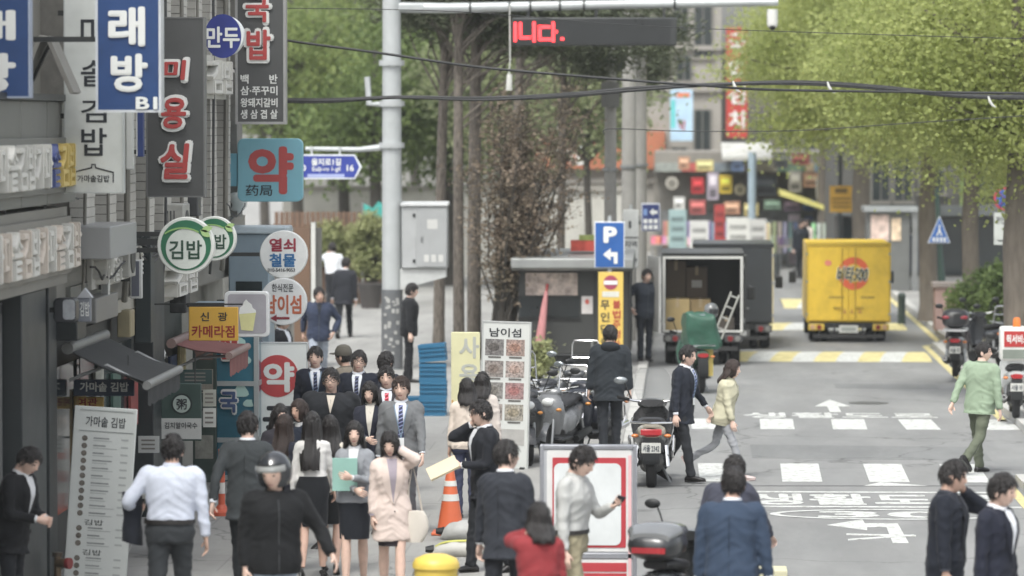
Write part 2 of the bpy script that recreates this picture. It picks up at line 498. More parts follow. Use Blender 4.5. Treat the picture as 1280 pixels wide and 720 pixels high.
# left-turn arrow
def gp(*pp): return [(G(x, y).x, G(x, y).y) for x, y in pp]
sheet('arrow_marking', gp((1136,679), (1116,679), (1108,659), (1084,659), (1084,663), (1034,656.5), (1078,649.5), (1081,654.5), (1122,654.5)), PAINTW)
sheet('worn_line', gp((1058,667.5), (1145,669.5), (1145,671.3), (1058,669)), PAINTW, 0.008)
sheet('worn_line', gp((1060,674.5), (1142,669), (1142,670.6), (1060,676)), PAINTW, 0.009)
sheet('arrow_marking', gp((1080,607.5), (1100,603), (1160,607.5)), PAINTW)
# yellow edge lines
def yline(pts, w=0.13):
    for (xa, ya_), (xb, yb_) in zip(pts[:-1], pts[1:]):
        d = Vector((xb-xa, yb_-ya_)); n = Vector((-d.y, d.x)).normalized()*w/2
        sheet('yellow_line', [(xa+n.x, ya_+n.y), (xa-n.x, ya_-n.y), (xb-n.x, yb_-n.y), (xb+n.x, yb_+n.y)], PAINTY)
yline([(4.13, 36), (4.13, 52.4)]); yline([(4.93, 62.5), (4.93, 83.4)]); yline([(4.97, 83.5), (5.4, 84.0)])
yline([(5.32, 85), (5.32, 120)])
# speed bumps: a real low hump, painted in slanting blocks
def bump(y0, y1, x0, x1, n, name):
    prof = [(0, 0.002), (0.2, 0.045), (0.5, 0.062), (0.8, 0.045), (1, 0.002)]
    mats = [PAINTY, PAINTW]
    w = (x1-x0)/n
    for i in range(n):
        b = MB(); rows = []
        for t, h in prof:
            sh = (t-0.5)*w*0.8
            xa = max(x0, min(x1, x0+i*w+sh)) if i > 0 else x0
            xb = max(x0, min(x1, x0+(i+1)*w+sh)) if i < n-1 else x1
            rows.append([(xa, y0+(y1-y0)*t, h), (xb, y0+(y1-y0)*t, h)])
        b.grid(rows); b.build(name, mats[i % 2], road)
bump(DY(64.2), DY(61.6), 0.9, 4.75, 9, 'speed_bump_block')
bump(DY(55.8), DY(54.0), 1.0, 4.9, 9, 'speed_bump_block')
bump(DY(50.0), DY(47.5), 2.4, 5.0, 5, 'speed_bump_block')
# manhole and patched asphalt strips on the road
b = MB(); b.lathe([(0.0, 0.0), (0.33, 0.0), (0.33, 0.006), (0.0, 0.006)], 24, (3.0, 66.5, 0.0)); b.build('manhole_cover', M((92,92,90), 0.6, 0.4, 0.2), road)
PATCH = ground_mat('asphalt_patch', (124,125,124), (134,135,134), 1.2, 0.85)
sheet('asphalt_patch', [(0.9, 55.6), (4.2, 55.3), (4.2, 57.6), (0.9, 57.9)], PATCH, 0.003)
sheet('asphalt_patch', [(2.6, 70.2), (4.4, 70.1), (4.4, 71.3), (2.6, 71.4)], PATCH, 0.003)
sheet('tar_seam', [(-0.7, 51.25), (4.2, 51.45), (4.2, 51.53), (-0.7, 51.33)], M((84,84,84), 0.8, 0, .2), 0.0035)

# ================================================================== SHOP BUILDING ON THE LEFT (street front at x = WX)
WX = -6.3
def xY(px): return FPX * -WX / (VPX - px)      # where along the street the wall shows at photo column px
TILE = M((186,184,176), 0.6, 0, 0.12, 4.0, 0.15, 50, dirt=0.25)
MORT = M((122,120,114), 0.9, 0, 0.2, 6.0)
PANEL = M((112,113,108), 0.5, 0.1, 0.08, 1.5, dirt=0.15)
PANEL2 = M((124,122,115), 0.55, 0.0, 0.08, 1.5, dirt=0.2)
DKPIL = M((38,44,46), 0.45, 0, 0.15, 3.0)
GLASSD = M((40,48,50), 0.08, 0.0, 0.1, 2.0, spec=0.8)
FRAMEK = M((58,60,60), 0.45, 0.3, 0.1)
random.seed(11)
bld = thing('shop_building', 'grey tiled shop building hung with projecting signs along the pavement', 'building', (WX, 45, 0))
def bl(x, y, z): return (x - WX, y - 45, z)
def bbox(name, x0, x1, y0, y1, z0, z1, m, parent=None, bevel=0.0):
    b = MB(); b.box(x0-WX, x1-WX, y0-45, y1-45, z0, z1); return b.build(name, m, parent or bld, bevel=bevel)
bbox('wall', WX-8, WX-0.35, 24, 57.0, 0, 9.0, M((140,138,130), 0.8, 0, 0.12, 1.2, 0.2, 30, dirt=0.3))
bbox('wall', WX-0.35, WX-0.02, 39.8, 56.9, 2.55, 3.35, PANEL2)
bbox('lower_fascia', WX-0.35, WX+0.12, 24, 39.6, 3.08, 3.84, PANEL2)
# upper grey cladding in separate panels
yy = 25.0
while yy < 40.2:
    bbox('cladding_panel', WX-0.35, WX+0.10+random.uniform(0,.006), yy, min(yy+1.48, 40.3), 3.88, 4.88, PANEL, bevel=0.006); yy += 1.5
bbox('coping', WX-0.35, WX+0.16, 24, 40.4, 4.885, 4.95, FRAMEK)
# brick-tiled piers with tile courses, windows with grilles between
py_, npier = 40.9, 0
tile_me = MB().box(0, 0.158, 0, 0.69, 0, 0.092).mesh('tile', TILE, None)
while py_ < 55.8:
    pier = bbox('pier', WX-0.35, WX+0.10, py_, py_+0.66, 3.36, 9.0, MORT)
    z = 3.4
    while z < 6.6 and npier < 9:
        o = bpy.data.objects.new('tile', tile_me); COL.objects.link(o); o.parent = pier
        o.location = (-0.05 + random.uniform(-.004, .004), py_-45-0.02, z); z += 0.1
    npier += 1
    for z0, z1 in ((3.9, 5.3), (6.2, 7.8)):
        w = bbox('window', WX-0.30, WX-0.22, py_+0.68, py_+1.52, z0, z1, GLASSD)
        b = MB()
        for zz in (z0, (z0+z1)/2, z1-0.05): b.box(0.085, 0.125, py_+0.68-45, py_+1.52-45, zz, zz+0.05)
        for q in range(5):
            ya = py_+0.68+0.2*q-45; b.box(0.085, 0.12, ya, ya+0.025, z0, z1)
        b.xform(Matrix.Translation((-0.30+0.0, 0, 0)))
        b.build('window_grille', FRAMEK, w)
    for q in range(11):
        bbox('infill_panel', WX-0.35, WX-0.2, py_+0.67, py_+1.53, 5.32+q*0.08, 5.39+q*0.08, TILE)
    bbox('infill_panel', WX-0.35, WX-0.18, py_+0.67, py_+1.53, 3.36, 3.88, PANEL2)
    py_ += 1.55
# near entrance: dark pillar, glass doors
bbox('pillar', WX-0.35, WX+0.10, 37.0, 38.4, 0, 3.07, DKPIL, bevel=0.01)
bbox('pillar', WX-0.35, WX+0.03, 39.0, 39.5, 0, 3.07, DKPIL, bevel=0.01)
bbox('pillar', WX-0.35, WX+0.12, 46.0, 47.0, 0, 3.4, DKPIL, bevel=0.01)
for y0, y1 in ((33.8, 36.9), (38.45, 38.98)):
    w = bbox('glass_door', WX-0.16, WX-0.12, y0, y1, 0.1, 2.95, GLASSD)
    b = MB()
    for ya in (y0, y1-.06): b.box(-0.19, -0.07, ya-45, ya+.06-45, 0.1, 3.0)
    b.box(-0.19, -0.07, y0-45, y1-45, 2.9, 2.98); b.box(-0.19, -0.07, y0-45, y1-45, 0.08, 0.2); b.build('door_frame', STEEL, w)
bbox('shop_front', WX-0.34, WX-0.1, 39.55, 45.95, 0.1, 2.5, M((56,58,56), 0.6, 0, 0.25, 2.0, dirt=0.4))
for q in range(4):
    w = bbox('shop_window', WX-0.095, WX-0.07, 40.0+q*1.45, 41.2+q*1.45, 0.7, 2.2, GLASSD)
bbox('shop_front', WX-0.34, WX-0.12, 47.05, 50.5, 0.1, 2.5, M((60,66,62), 0.6, 0, 0.25, 2.0, dirt=0.4))
bbox('beam', WX-0.3, WX+0.05, 40.4, 45.9, 2.58, 2.72, M((168,165,154), 0.6, 0, .1))
bbox('beam', WX-0.3, WX+0.03, 40.4, 45.9, 2.86, 3.0, PANEL)
# grey sign boxes standing off the wall
bbox('equipment_box', WX+0.0, WX+0.50, 40.0, 41.9, 3.30, 3.63, M((152,153,152), 0.45, 0.1, 0.06, 2.0, dirt=0.1), bevel=0.012)
bbox('equipment_box', WX+0.0, WX+0.2, 41.0, 42.6, 2.6, 2.86, M((126,126,124), 0.45, 0.1, 0.06, 2.0, dirt=0.1), bevel=0.012)
bbox('dark_box', WX+0.0, WX+0.22, 39.6, 40.2, 2.5, 2.86, DKPIL, bevel=0.012)
# drain pipes with brackets and the U-bend
b = MB(); x = W(88, 60, 40.2).x - WX
b.tube([(x, -4.8, 9), (x, -4.8, 5.05), (x+.03, -4.8, 4.86), (x+.09, -4.8, 4.83), (x+.13, -4.8, 4.95), (x+.13, -4.8, 9)], 0.035, 10)
p_ = b.build('drain_pipe', M((128,126,116), 0.5, 0.2, 0.15), bld)
b = MB()
for zz in (5.2, 5.6, 6.0): b.lathe([(0.036, 0), (0.046, 0), (0.046, 0.03), (0.036, 0.03)], 10, (x, -4.8, zz)); b.lathe([(0.036, 0), (0.046, 0), (0.046, 0.03), (0.036, 0.03)], 10, (x+.13, -4.8, zz+.1))
b.build('pipe_clamp', FRAMEK, p_)
b = MB(); b.tube([(0.18, -4.4, 9), (0.18, -4.4, 4.9), (0.15, -4.4, 4.6), (0.05, -4.4, 4.4)], 0.022, 8); b.build('drain_pipe', M((168,166,156), 0.5, 0.1, 0.1), bld)
b = MB(); b.tube([(0.06, y-45, 3.86+0.05*math.sin(y*1.3)+0.02*math.sin(y*7)) for y in np.arange(30, 41, 0.25)], 0.012, 6); b.build('wall_cable', BLACK, bld)
# small gabled sign cap (two leaning panels)
c = W(58, 90, 38.6)
gab = thing('gabled_canopy', 'small weathered gable canopy of two leaning panels above the grey cladding', 'canopy', (c.x, c.y, 4.96))
zt = W(58, 45, 38.6).z - 4.96
b = MB(); b.bar((-0.27, 0.1, 0), (-0.03, 0.1, zt), 0.5, 0.04); b.build('canopy_panel', M((150,148,140), 0.6, 0, .12, 3, dirt=.4), gab)
b = MB(); b.bar((0.27, 0.1, 0), (0.03, 0.1, zt-.01), 0.5, 0.04); b.build('canopy_panel', M((136,134,128), 0.6, 0, .12, 3, dirt=.4), gab)
b = MB(); b.bar((-0.22, 0.2, 0.02), (-0.0, 0.2, zt*.86), 0.06, 0.03); b.bar((0.22, 0.2, 0.02), (0.0, 0.2, zt*.85), 0.06, 0.03); b.build('canopy_rib', FRAMEK, gab)

# ---- letters standing proud of the wall, seen almost edge-on
def wall_sign(label, y0, y1, z0, z1, bm, lm, txt, depth=0.16, x=WX+0.12, group=None):
    t = thing('wall_sign', label, 'sign', (x, (y0+y1)/2, z0))
    hy = (y1-y0)/2; h = z1-z0
    b = MB(); b.box(-0.01, 0.05, -hy, hy, -0.03, h+.03); b.build('sign_board', bm, t, bevel=0.006)
    n = len(txt); w = 2*hy/n
    for i, ch in enumerate(txt):
        letter(ch, -hy+i*w+.05*w, -hy+(i+.95)*w, h*.06, h*.94, 0.05, lm[i % len(lm)], t, bold=0.045, depth=depth, name='channel_letter', facing='+X', res=2)
    return t
LW = M((208,207,200), 0.5, 0, 0.05); LY = M((214,190,110), 0.5, 0, .08); LB = M((70,84,140), 0.5, 0, .08)
wall_sign('row of white and yellow channel letters on the upper grey cladding', 34.5, 39.4, 4.02, 4.50, PANEL, [LW, LW, LW, LW, LW, LW, LW, LB, LY, LY], '가마솥김밥가마솥김밥', 0.10, WX+0.11)
wall_sign('row of cream channel letters on the fascia under the cladding', 34.5, 39.5, 3.22, 3.72, PANEL2, [LW, M((206,196,184), .5)], '가마솥김밥가마솥김밥', 0.11, WX+0.13)
wall_sign('white channel letters on a pale board over the dark awning', 41.6, 44.6, 2.95, 3.32, M((190,189,182), .5), [LW], '가마솥김밥가마솥', 0.14, WX+0.02)
wall_sign('white channel letters on the wall beside the round green signs', 47.3, 49.6, 2.55, 3.0, M((180,180,172), .5), [LW], '김밥', 0.18, WX+0.0)
wall_sign('white channel letters hung under the round blue sign', 50.4, 53.0, 5.0, 5.5, M((180,180,172), .5), [LW], '김밥', 0.12, WX+0.12)

# ---- projecting signs: boards square to the street, on brackets from the wall
class Board:
    def __init__(s, name, label, cat, px0, py0, px1, py1, S, m, th=0.14, round_=0.0, bracket=None, group=None, frame=None, circle=False, face=None, ring=None, foot=False):
        Y = DY(S); a = W(px0, py0, Y); b_ = W(px1, py1, Y)
        s.S = S; s.cx = (a.x+b_.x)/2; s.z0 = b_.z if not foot else ZS; s.Y = Y
        w, h = b_.x-a.x, a.z-s.z0; s.w, s.h, s.th = w, h, th
        s.t = thing(name, label, cat, (s.cx, Y, s.z0), group=group)
        mb = MB()
        if circle:
            r = w/2; s.r = r
            mb.lathe([(0.001, th/2), (r*.97, th/2), (r, th*.4), (r, -th*.4), (r*.97, -th/2), (0.001, -th/2)], 40, (0, 0, h/2), 'Y')
        elif round_ > 0:
            mb.prism(s.rrect(-w/2, w/2, 0, h, round_), -th/2, th/2)
        else:
            mb.box(-w/2, w/2, -th/2, th/2, 0, h)
        mb.build('sign_body', m, s.t, bevel=0.0 if circle else 0.01)
        if frame:
            fw = frame[1]; f = MB()
            f.box(-w/2-.004, -w/2+fw, -th/2-.008, th/2+.008, -.004, h+.004); f.box(w/2-fw, w/2+.004, -th/2-.008, th/2+.008, -.004, h+.004)
            f.box(-w/2+fw+.001, w/2-fw-.001, -th/2-.007, th/2+.007, -.004, fw); f.box(-w/2+fw+.001, w/2-fw-.001, -th/2-.007, th/2+.007, h-fw, h+.004)
            f.build('sign_frame', frame[0], s.t)
        for zf in (bracket or []):
            bb = MB(); x0 = WX+0.08-s.cx
            bb.box(x0, -w/2+.02, -.025, .025, h*zf-.025, h*zf+.025); bb.build('bracket', FRAMEK, s.t)
    @staticmethod
    def rrect(x0, x1, z0, z1, r, n=6):
        pts = []
        for cx, cz, a0 in ((x1-r, z0+r, -90), (x1-r, z1-r, 0), (x0+r, z1-r, 90), (x0+r, z0+r, 180)):
            for k in range(n+1):
                a = R(a0+90*k/n); pts.append((cx+r*math.cos(a), cz+r*math.sin(a)))
        return pts
    def lx(s, px): return W(px, 200, s.Y).x - s.cx
    def lz(s, py): return W(640, py, s.Y).z - s.z0
    def text(s, body, px0, py0, px1, py1, m, bold=0.0, depth=0.006, off=0.0, slant=0.0, name='lettering'):
        return letter(body, s.lx(px0), s.lx(px1), s.lz(py1), s.lz(py0), -s.th/2-off, m, s.t, bold=bold, depth=depth, slant=slant, name=name)
    def panel(s, px0, py0, px1, py1, m, th=0.006, off=0.0, name='panel', round_=0.0):
        b = MB(); x0, x1, z0, z1 = s.lx(px0), s.lx(px1), s.lz(py1), s.lz(py0); y1 = -s.th/2-off
        if round_: b.prism(s.rrect(x0, x1, z0, z1, round_), y1-th, y1)
        else: b.box(x0, x1, y1-th, y1, z0, z1)
        return b.build(name, m, s.t)
    def poly(s, pts, m, th=0.006, off=0.0, name='mark'):
        b = MB(); b.prism([(s.lx(x), s.lz(y)) for x, y in pts], -s.th/2-off-th, -s.th/2-off); return b.build(name, m, s.t)
    def disc(s, px, py, rpx, m, th=0.006, off=0.0, name='disc', ry=None):
        r = rpx/s.S; rz = (ry or rpx)/s.S; b = MB(); x, z = s.lx(px), s.lz(py); y = -s.th/2-off
        b.prism([(x+r*math.cos(2*math.pi*k/36), z+rz*math.sin(2*math.pi*k/36)) for k in range(36)], y-th, y); return b.build(name, m, s.t)
    def ring(s, px, py, r0, r1, m, th=0.006, off=0.0, a0=0, a1=360, name='ring'):
        b = MB(); x, z = s.lx(px), s.lz(py); y = -s.th/2-off; n = 40; I = []; O = []
        for k in range(n+1):
            a = R(a0+(a1-a0)*k/n)
            I.append((x+r0/s.S*math.cos(a), y-th, z+r0/s.S*math.sin(a))); O.append((x+r1/s.S*math.cos(a), y-th, z+r1/s.S*math.sin(a)))
        b.grid([I, O]); b.grid([O, [(p[0], y, p[2]) for p in O]]); b.grid([I, [(p[0], y, p[2]) for p in I]]); return b.build(name, m, s.t)
BLUE = M((36,66,116), 0.4, 0, 0.1, 2.0, dirt=0.28)
SIGNW = M((200,204,200), 0.45, 0, 0.06, 2.0, dirt=0.22)
SIGNG = M((74,75,75), 0.55, 0, 0.1, 2.0, dirt=0.3)
TXTW = M((216,218,214), 0.5, 0, 0.03); TXTK = M((38,42,48), 0.5, 0, 0.05); TXTR = M((176,64,62), 0.5, 0, 0.05)
GR = 'projecting signs along the shop building'
k = Board('projecting_sign', 'blue projecting sign beside the small gable canopy, cut by the building corner', 'sign', -62, -70, 39, 122, 139, BLUE, frame=(M((150,160,178), .4), .012), bracket=(.5,), group=GR)
k.text('래', -42, 12, 22, 50, TXTW, 0.07); k.text('방', -42, 66, 22, 116, TXTW, 0.07)
k = Board('projecting_sign', 'tall pale sign with black handwritten letters and a pot-lid outline', 'sign', 81, -80, 155, 241, 127, SIGNW, bracket=(.3, .7), group=GR, frame=(M((180,184,182), .4), .01))
for ch, y0, y1 in (('가', -60, -25), ('마', 20, 60), ('솥', 75, 108), ('김', 124, 153), ('밥', 160, 195)): k.text(ch, 103, y0, 135, y1, TXTK, 0.02)
k.poly([(92, 228.5), (92, 215), (115, 209), (115.6, 205), (121, 205), (121.4, 209), (143.5, 215), (143.5, 228.5), (142, 228.5), (142, 216.2), (120.2, 210.6), (119.8, 206.6), (116.8, 206.6), (116.4, 210.6), (93.5, 216.2), (93.5, 228.5)], TXTK)
k.text('가마솥김밥', 98, 219, 138, 228, TXTK, 0.02)
k = Board('projecting_sign', 'blue karaoke sign with large white letters and B1', 'sign', 121, -120, 203, 140, 132, BLUE, th=0.2, frame=(M((188,192,196), .4), .02), group=GR, bracket=(.35, .8))
k.text('노', 137, -100, 186, -30, TXTW, 0.07, .02); k.text('래', 138, 8, 184, 58, TXTW, 0.07, .02); k.text('방', 141, 67, 187, 115, TXTW, 0.07, .02); k.text('B1', 172, 121, 199, 137, TXTW, 0.06, .02)
k = Board('projecting_sign', 'dark grey hair salon sign with red brush letters outlined in white', 'sign', 184, 22, 257, 246, 113, SIGNG, th=0.2, group=GR, bracket=(.25, .75), frame=(M((104,105,104), .5), .012))
for ch, x0, y0, x1, y1 in (('미', 204, 73, 235, 102), ('용', 200, 120, 235, 163), ('실', 198, 177, 238, 226)):
    k.text(ch, x0-2, y0-2, x1+2, y1+2, TXTW, 0.12, .045, slant=0.1); k.text(ch, x0+2, y0+2, x1-2, y1-2, TXTR, 0.06, .012, off=.045, slant=0.1)
k = Board('projecting_sign', 'round blue sign with a white rim and white letters', 'sign', 255, 15, 306, 75, 103, M((210,214,214), .4), th=0.16, circle=True, bracket=(.5,), group=GR)
k.disc(280, 45, 23, M((40,52,128), .4), ry=27.5); k.text('만두', 259, 33, 301, 60, TXTW, 0.05, off=.008)
k = Board('projecting_sign', 'dark grey restaurant sign listing dishes in white under red brush letters', 'sign', 295, -70, 358, 155, 94, SIGNG, th=0.2, group=GR, frame=(M((150,150,148), .4), .03), bracket=(.3, .75))
for ch, x0, y0, x1, y1 in (('국', 307, -8, 340, 30), ('밥', 308, 35, 342, 77)):
    k.text(ch, x0-2, y0-2, x1+2, y1+2, TXTW, 0.12, .04); k.text(ch, x0+2, y0+2, x1-2, y1-2, TXTR, 0.05, .012, off=.04)
k.text('백', 302, 93, 312, 104.5, TXTW, 0.035); k.text('반', 338, 93, 348, 104.5, TXTW, 0.035)
for tx, y0 in ( ('삼·쭈꾸미', 107.5), ('왕돼지갈비', 122.5), ('생 삼 겹 살', 137)): k.text(tx, 302, y0, 348, y0+11.5, TXTW, 0.035)
k = Board('projecting_sign', 'light blue rounded pharmacy sign with a big red letter', 'sign', 297.5, 173, 379, 252, 92, M((122,180,196), .4, 0, .04), th=0.16, round_=0.09, bracket=None, group=GR)
k.text('약', 311, 183, 368, 243, M((184,74,72), .45), 0.075); k.text('药局', 308, 231, 341, 245, TXTK, 0.02)
b = MB(); b.box(k.lx(279), k.lx(297), -.06, .06, k.lz(233), k.lz(192)); b.build('bracket_box', M((104,166,186), .45), k.t, bevel=.01)
b = MB(); b.box(WX+.05-k.cx, k.lx(279.5), -.02, .02, k.h*.5, k.h*.5+.04); b.build('bracket', FRAMEK, k.t)
# white dome lamp under it
c = W(295, 252, DY(91)); t = thing('security_dome', 'white ball-shaped security camera under the light blue pharmacy sign', 'camera', (c.x, c.y, c.z))
b = MB(); b.ell((0,0,0), (.155,.155,.165), 20, 14); b.build('housing', M((206,208,202), .4), t)
b = MB(); b.ell((-.09,-.12,-.04), (.06,.05,.06), 12, 8); b.build('lens', BLACK, t)
b = MB(); b.cyl((0,0,.1), (0,0,.28), .02); b.bar((0, 0, .28), (WX+.05-c.x, 0, .28), .04); b.build('bracket', FRAMEK, t)
def gimbap(px0, py0, px1, py1, S, label, front):
    k = Board('round_sign', label, 'sign', px0, py0, px1, py1, S, M((214,216,210), .4), th=0.12, circle=True, group='round green signs', bracket=(.42, .58))
    cx, cy, r = (px0+px1)/2, (py0+py1)/2, (px1-px0)/2
    k.disc(cx, cy, r*.88, M((44,110,78), .45)); k.disc(cx, cy+r*.12, r*.70, M((208,214,206), .45), off=.007, name='centre_disc')
    k.text('김밥', cx-r*.58, cy-r*.18, cx+r*.56, cy+r*.48, M((40,72,56), .5), 0.035, off=.014)
    k.ring(cx-r*.1, cy+r*.5, r*1.08, r*1.13, M((150,190,110), .5), off=.014, a0=60, a1=125, name='stem')
    for a, q in ((35, .2), (-15, .26)):
        lx, ly = cx+r*(.40+q*.5), cy-r*(.62-q*.4); pts = []
        for t in range(13):
            u = t/12; w = math.sin(math.pi*u)*.11*r; d = u*r*.42
            pts.append((lx+d*math.cos(R(a))-w*math.sin(R(a)), ly+d*math.sin(R(a))+w*math.cos(R(a))))
        for t in range(11, 0, -1):
            u = t/12; w = -math.sin(math.pi*u)*.11*r; d = u*r*.42
            pts.append((lx+d*math.cos(R(a))-w*math.sin(R(a)), ly+d*math.sin(R(a))+w*math.cos(R(a))))
        k.poly(pts, M((168,200,130), .5), off=.016, name='leaf_mark')
gimbap(240, 264, 296, 332, 113, 'round green sign half hidden behind its twin', False)
gimbap(197, 271, 269, 343, 117, 'round green sign with white centre standing in front of its twin', True)
k = Board('round_sign', 'round white locksmith sign with red and blue letters and a phone number', 'sign', 325, 289, 385, 347, 94, M((216,218,216), .4), th=0.12, circle=True, bracket=(.5,))
k.text('열쇠', 337, 298, 370, 315, M((150,44,62), .5), .06); k.text('철물', 337, 317, 370, 334, M((44,104,156), .5), .06); k.text('010-5416-9053', 335, 335.5, 369, 340, TXTK, .03)
k = Board('round_sign', 'round white restaurant sign with brush letters and a dark red arrow', 'sign', 325, 348, 384, 406, 95, M((206,208,208), .4), th=0.12, circle=True, bracket=(.5,))
k.text('한식전문', 340, 355, 367, 365, TXTK, .025); k.text('남이섬', 331, 369, 377, 393, M((176,92,62), .5), .06)
k.poly([(338, 398), (346, 393.5), (346, 396.5), (362, 396.5), (362, 399.5), (346, 399.5), (346, 402.5)], M((132,40,52), .5))
k = Board('light_box', 'white rounded light box picturing a soft ice cream', 'sign', 281, 364, 337, 421, 103, M((210,212,212), .4), th=0.14, round_=0.06, bracket=(.7,))
k.panel(285, 368, 333, 417, M((158,156,162), .45), round_=.04, name='picture')
k.poly([(299, 392), (320.5, 390), (316.5, 414), (302, 413)], M((214,212,150), .5), off=.007, name='cone_picture')
k.poly([(299, 393), (300, 385), (304, 382), (305, 378), (308, 374.5), (311, 378), (315, 381), (316, 385), (320, 388), (320.5, 391)], M((226,228,224), .5), off=.009, name='cream_picture')
k = Board('hanging_sign', 'yellow camera shop sign with black and red letters', 'sign', 236, 383.5, 298, 426, 109, M((222,172,62), .5, 0, .05), th=0.03)
k.text('신', 250, 391, 261, 402, TXTK, .03); k.text('광', 272, 391, 284, 402, TXTK, .03); k.text('카메라점', 239, 407.5, 293, 423, M((158,44,38), .5), .035)
b = MB(); b.bar((WX+.05-k.cx, 0, k.h+.03), (k.w/2+.05, 0, k.h+.03), .018); b.build('hanging_rod', FRAMEK, k.t)
# small boards under the awning, pharmacy front, porridge sign
k = Board('hanging_sign', 'navy strip sign with white letters hung under the dark awning', 'sign', 92, 474, 168, 495, 122, M((38,54,78), .5), th=0.05)
k.text('가마솥 김밥', 99, 479, 160, 491, TXTW, .04)
[MB().bar((x*k.w/2, 0, k.h), (x*k.w/2, 0, k.h+.25), .012).build('hanger', FRAMEK, k.t) for x in (-.8, .8)]
k = Board('hanging_sign', 'small yellow strip sign with red letters under the navy strip', 'sign', 92, 496, 130, 511, 121, M((196,160,74), .5), th=0.03)
k.text('여관', 95, 499, 121, 509, M((140,40,34), .5), .05)
[MB().bar((x*k.w/2, 0, k.h), (x*k.w/2, 0, k.h+.04), .012).build('hanger', FRAMEK, k.t) for x in (-.8, .8)]
k = Board('porridge_sign', 'dark green porridge shop sign with a round emblem and white poster below', 'sign', 200, 479, 252, 551, 107, M((52,74,68), .5), th=0.05)
k.disc(226.5, 506, 13.5, M((30,46,42), .5), name='emblem_ring'); k.disc(226.5, 506, 11, M((172,186,178), .5), off=.007, name='emblem'); k.text('粥', 220, 499.5, 233, 513, TXTK, .03, off=.014)
k.panel(201, 524, 251, 550, M((190,192,188), .6), name='poster'); k.text('김치말이국수', 205, 529, 246, 537, TXTK, .02, off=.006)
[MB().bar((x*k.w/2, 0, k.h), (x*k.w/2, 0, k.h+.35), .014).build('hanger', FRAMEK, k.t) for x in (-.7, .7)]

# ---- awnings (sheet sloping out from the wall, roller, arms, valance)
def awning(label, S0, S1, zb, zf, proj, cm, tm, valance=0.16):
    y0, y1 = DY(S0), DY(S1)
    t = thing('awning', label, 'awning', (WX, y0, zf-.2))
    o = zf-.2
    b = MB(); n = 10; top = []; bot = []
    for i in range(n+1):
        u = i/n; sag = -0.03*math.sin(math.pi*u)
        top.append([(u*proj, j*(y1-y0)/8, zb+(zf-zb)*u+sag-o+.004*math.sin(j*2.1+i)) for j in range(9)])
    b.grid(top); b.grid([[(p[0], p[1], p[2]-.012) for p in r] for r in top]); b.build('canvas', cm, t)
    b = MB(); b.cyl((proj, -.02, zf-o-.03), (proj, y1-y0+.02, zf-o-.03), .045, n=14); b.build('front_bar', tm, t)
    b = MB(); b.cyl((0.06, -.02, zb-o-.02), (0.06, y1-y0+.02, zb-o-.02), .06, n=12); b.build('roller', tm, t)
    b = MB(); m = 24
    b.grid([[(proj+.01, (y1-y0)*j/m, zf-o-.07) for j in range(m+1)], [(proj+.01+.01*math.sin(j*1.3), (y1-y0)*j/m, zf-o-.07-valance-.02*abs(math.sin(j*math.pi/3))) for j in range(m+1)]]); b.build('valance', cm, t)
    for ya in (.15, y1-y0-.15):
        b = MB(); b.tube([(0.05, ya, zb-o-.35), (proj*.5, ya+.05, zb-o-.20), (proj-.02, ya, zf-o-.04)], .018, 8); b.build('folding_arm', STEEL, t)
    return t
awning('charcoal canvas awning over the menu banner', 125, 117.5, 2.42, 2.06, 0.86, cloth((50,52,53)), M((120,121,119), .5))
awning('faded red canvas awning beside the pharmacy front', 104, 99.8, 2.02, 1.88, 0.76, cloth((132,82,78)), M((136,112,106), .5), .20)

# ---- pharmacy front: glazed bay standing out from the wall
ph = thing('pharmacy_bay', 'teal glazed pharmacy bay with red and white lettering on its glass', 'shop front', (-5.88, 52.4, ZS))
b = MB(); b.box(-.40, .42, -1.8, -1.2, 0, 2.15); b.build('bay', M((52,108,128), .15, 0, .2, 1.2, spec=.7), ph, bevel=.01)
b = MB()
for z in (0.02, .5, 1.22, 2.08): b.box(-.405, .43, -1.83, -1.17, z, z+.06)
for x in (-.405, .37): b.box(x, x+.06, -1.835, -1.77, 0, 2.15)
b.build('bay_frame', M((176,182,182), .4, .3), ph)
letter('약', -.08, .18, 1.42, 1.9, -1.835, TXTW, ph, .16, .01); letter('약', -.06, .16, 1.45, 1.87, -1.846, TXTR, ph, .07, .01)
b = MB(); b.box(-.40, -.10, -1.93, -1.84, 0, 2.1); pp = b.build('side_panel', M((58,74,68), .6, 0, .2, 3, dirt=.3), ph, bevel=.008)
for q in range(4):
    b = MB(); b.box(-.37, -.14, -1.937, -1.931, .3+.42*q, .6+.42*q); b.build('notice', M([(150,150,140),(96,110,104),(166,160,150),(120,90,80)][q], .6, 0, .3, 8), pp)
letter('국', -.08, .18, .85, 1.18, -1.835, TXTW, ph, .16, .01); letter('국', -.06, .16, .88, 1.15, -1.846, M((62,84,130), .5), ph, .07, .01)
for i, (x, z, r) in enumerate(((.2, 2.1, .1), (.12, 1.75, .12), (.25, 1.55, .07), (.2, 1.15, .09), (.3, 1.0, .06))):
    b = MB(); b.prism([(x+r*(1+.25*math.sin(3*a+i))*math.cos(a), z+r*(1+.25*math.cos(2*a))*math.sin(a)) for a in np.linspace(0, 2*math.pi, 18)[:-1]], -1.812, -1.801); b.build('sticker', M((170,204,196), .5), ph)
b = MB(); b.box(-.42, .47, -1.9, -1.15, 2.15, 2.27); b.build('bay_roof', M((158,176,186), .45), ph, bevel=.01)
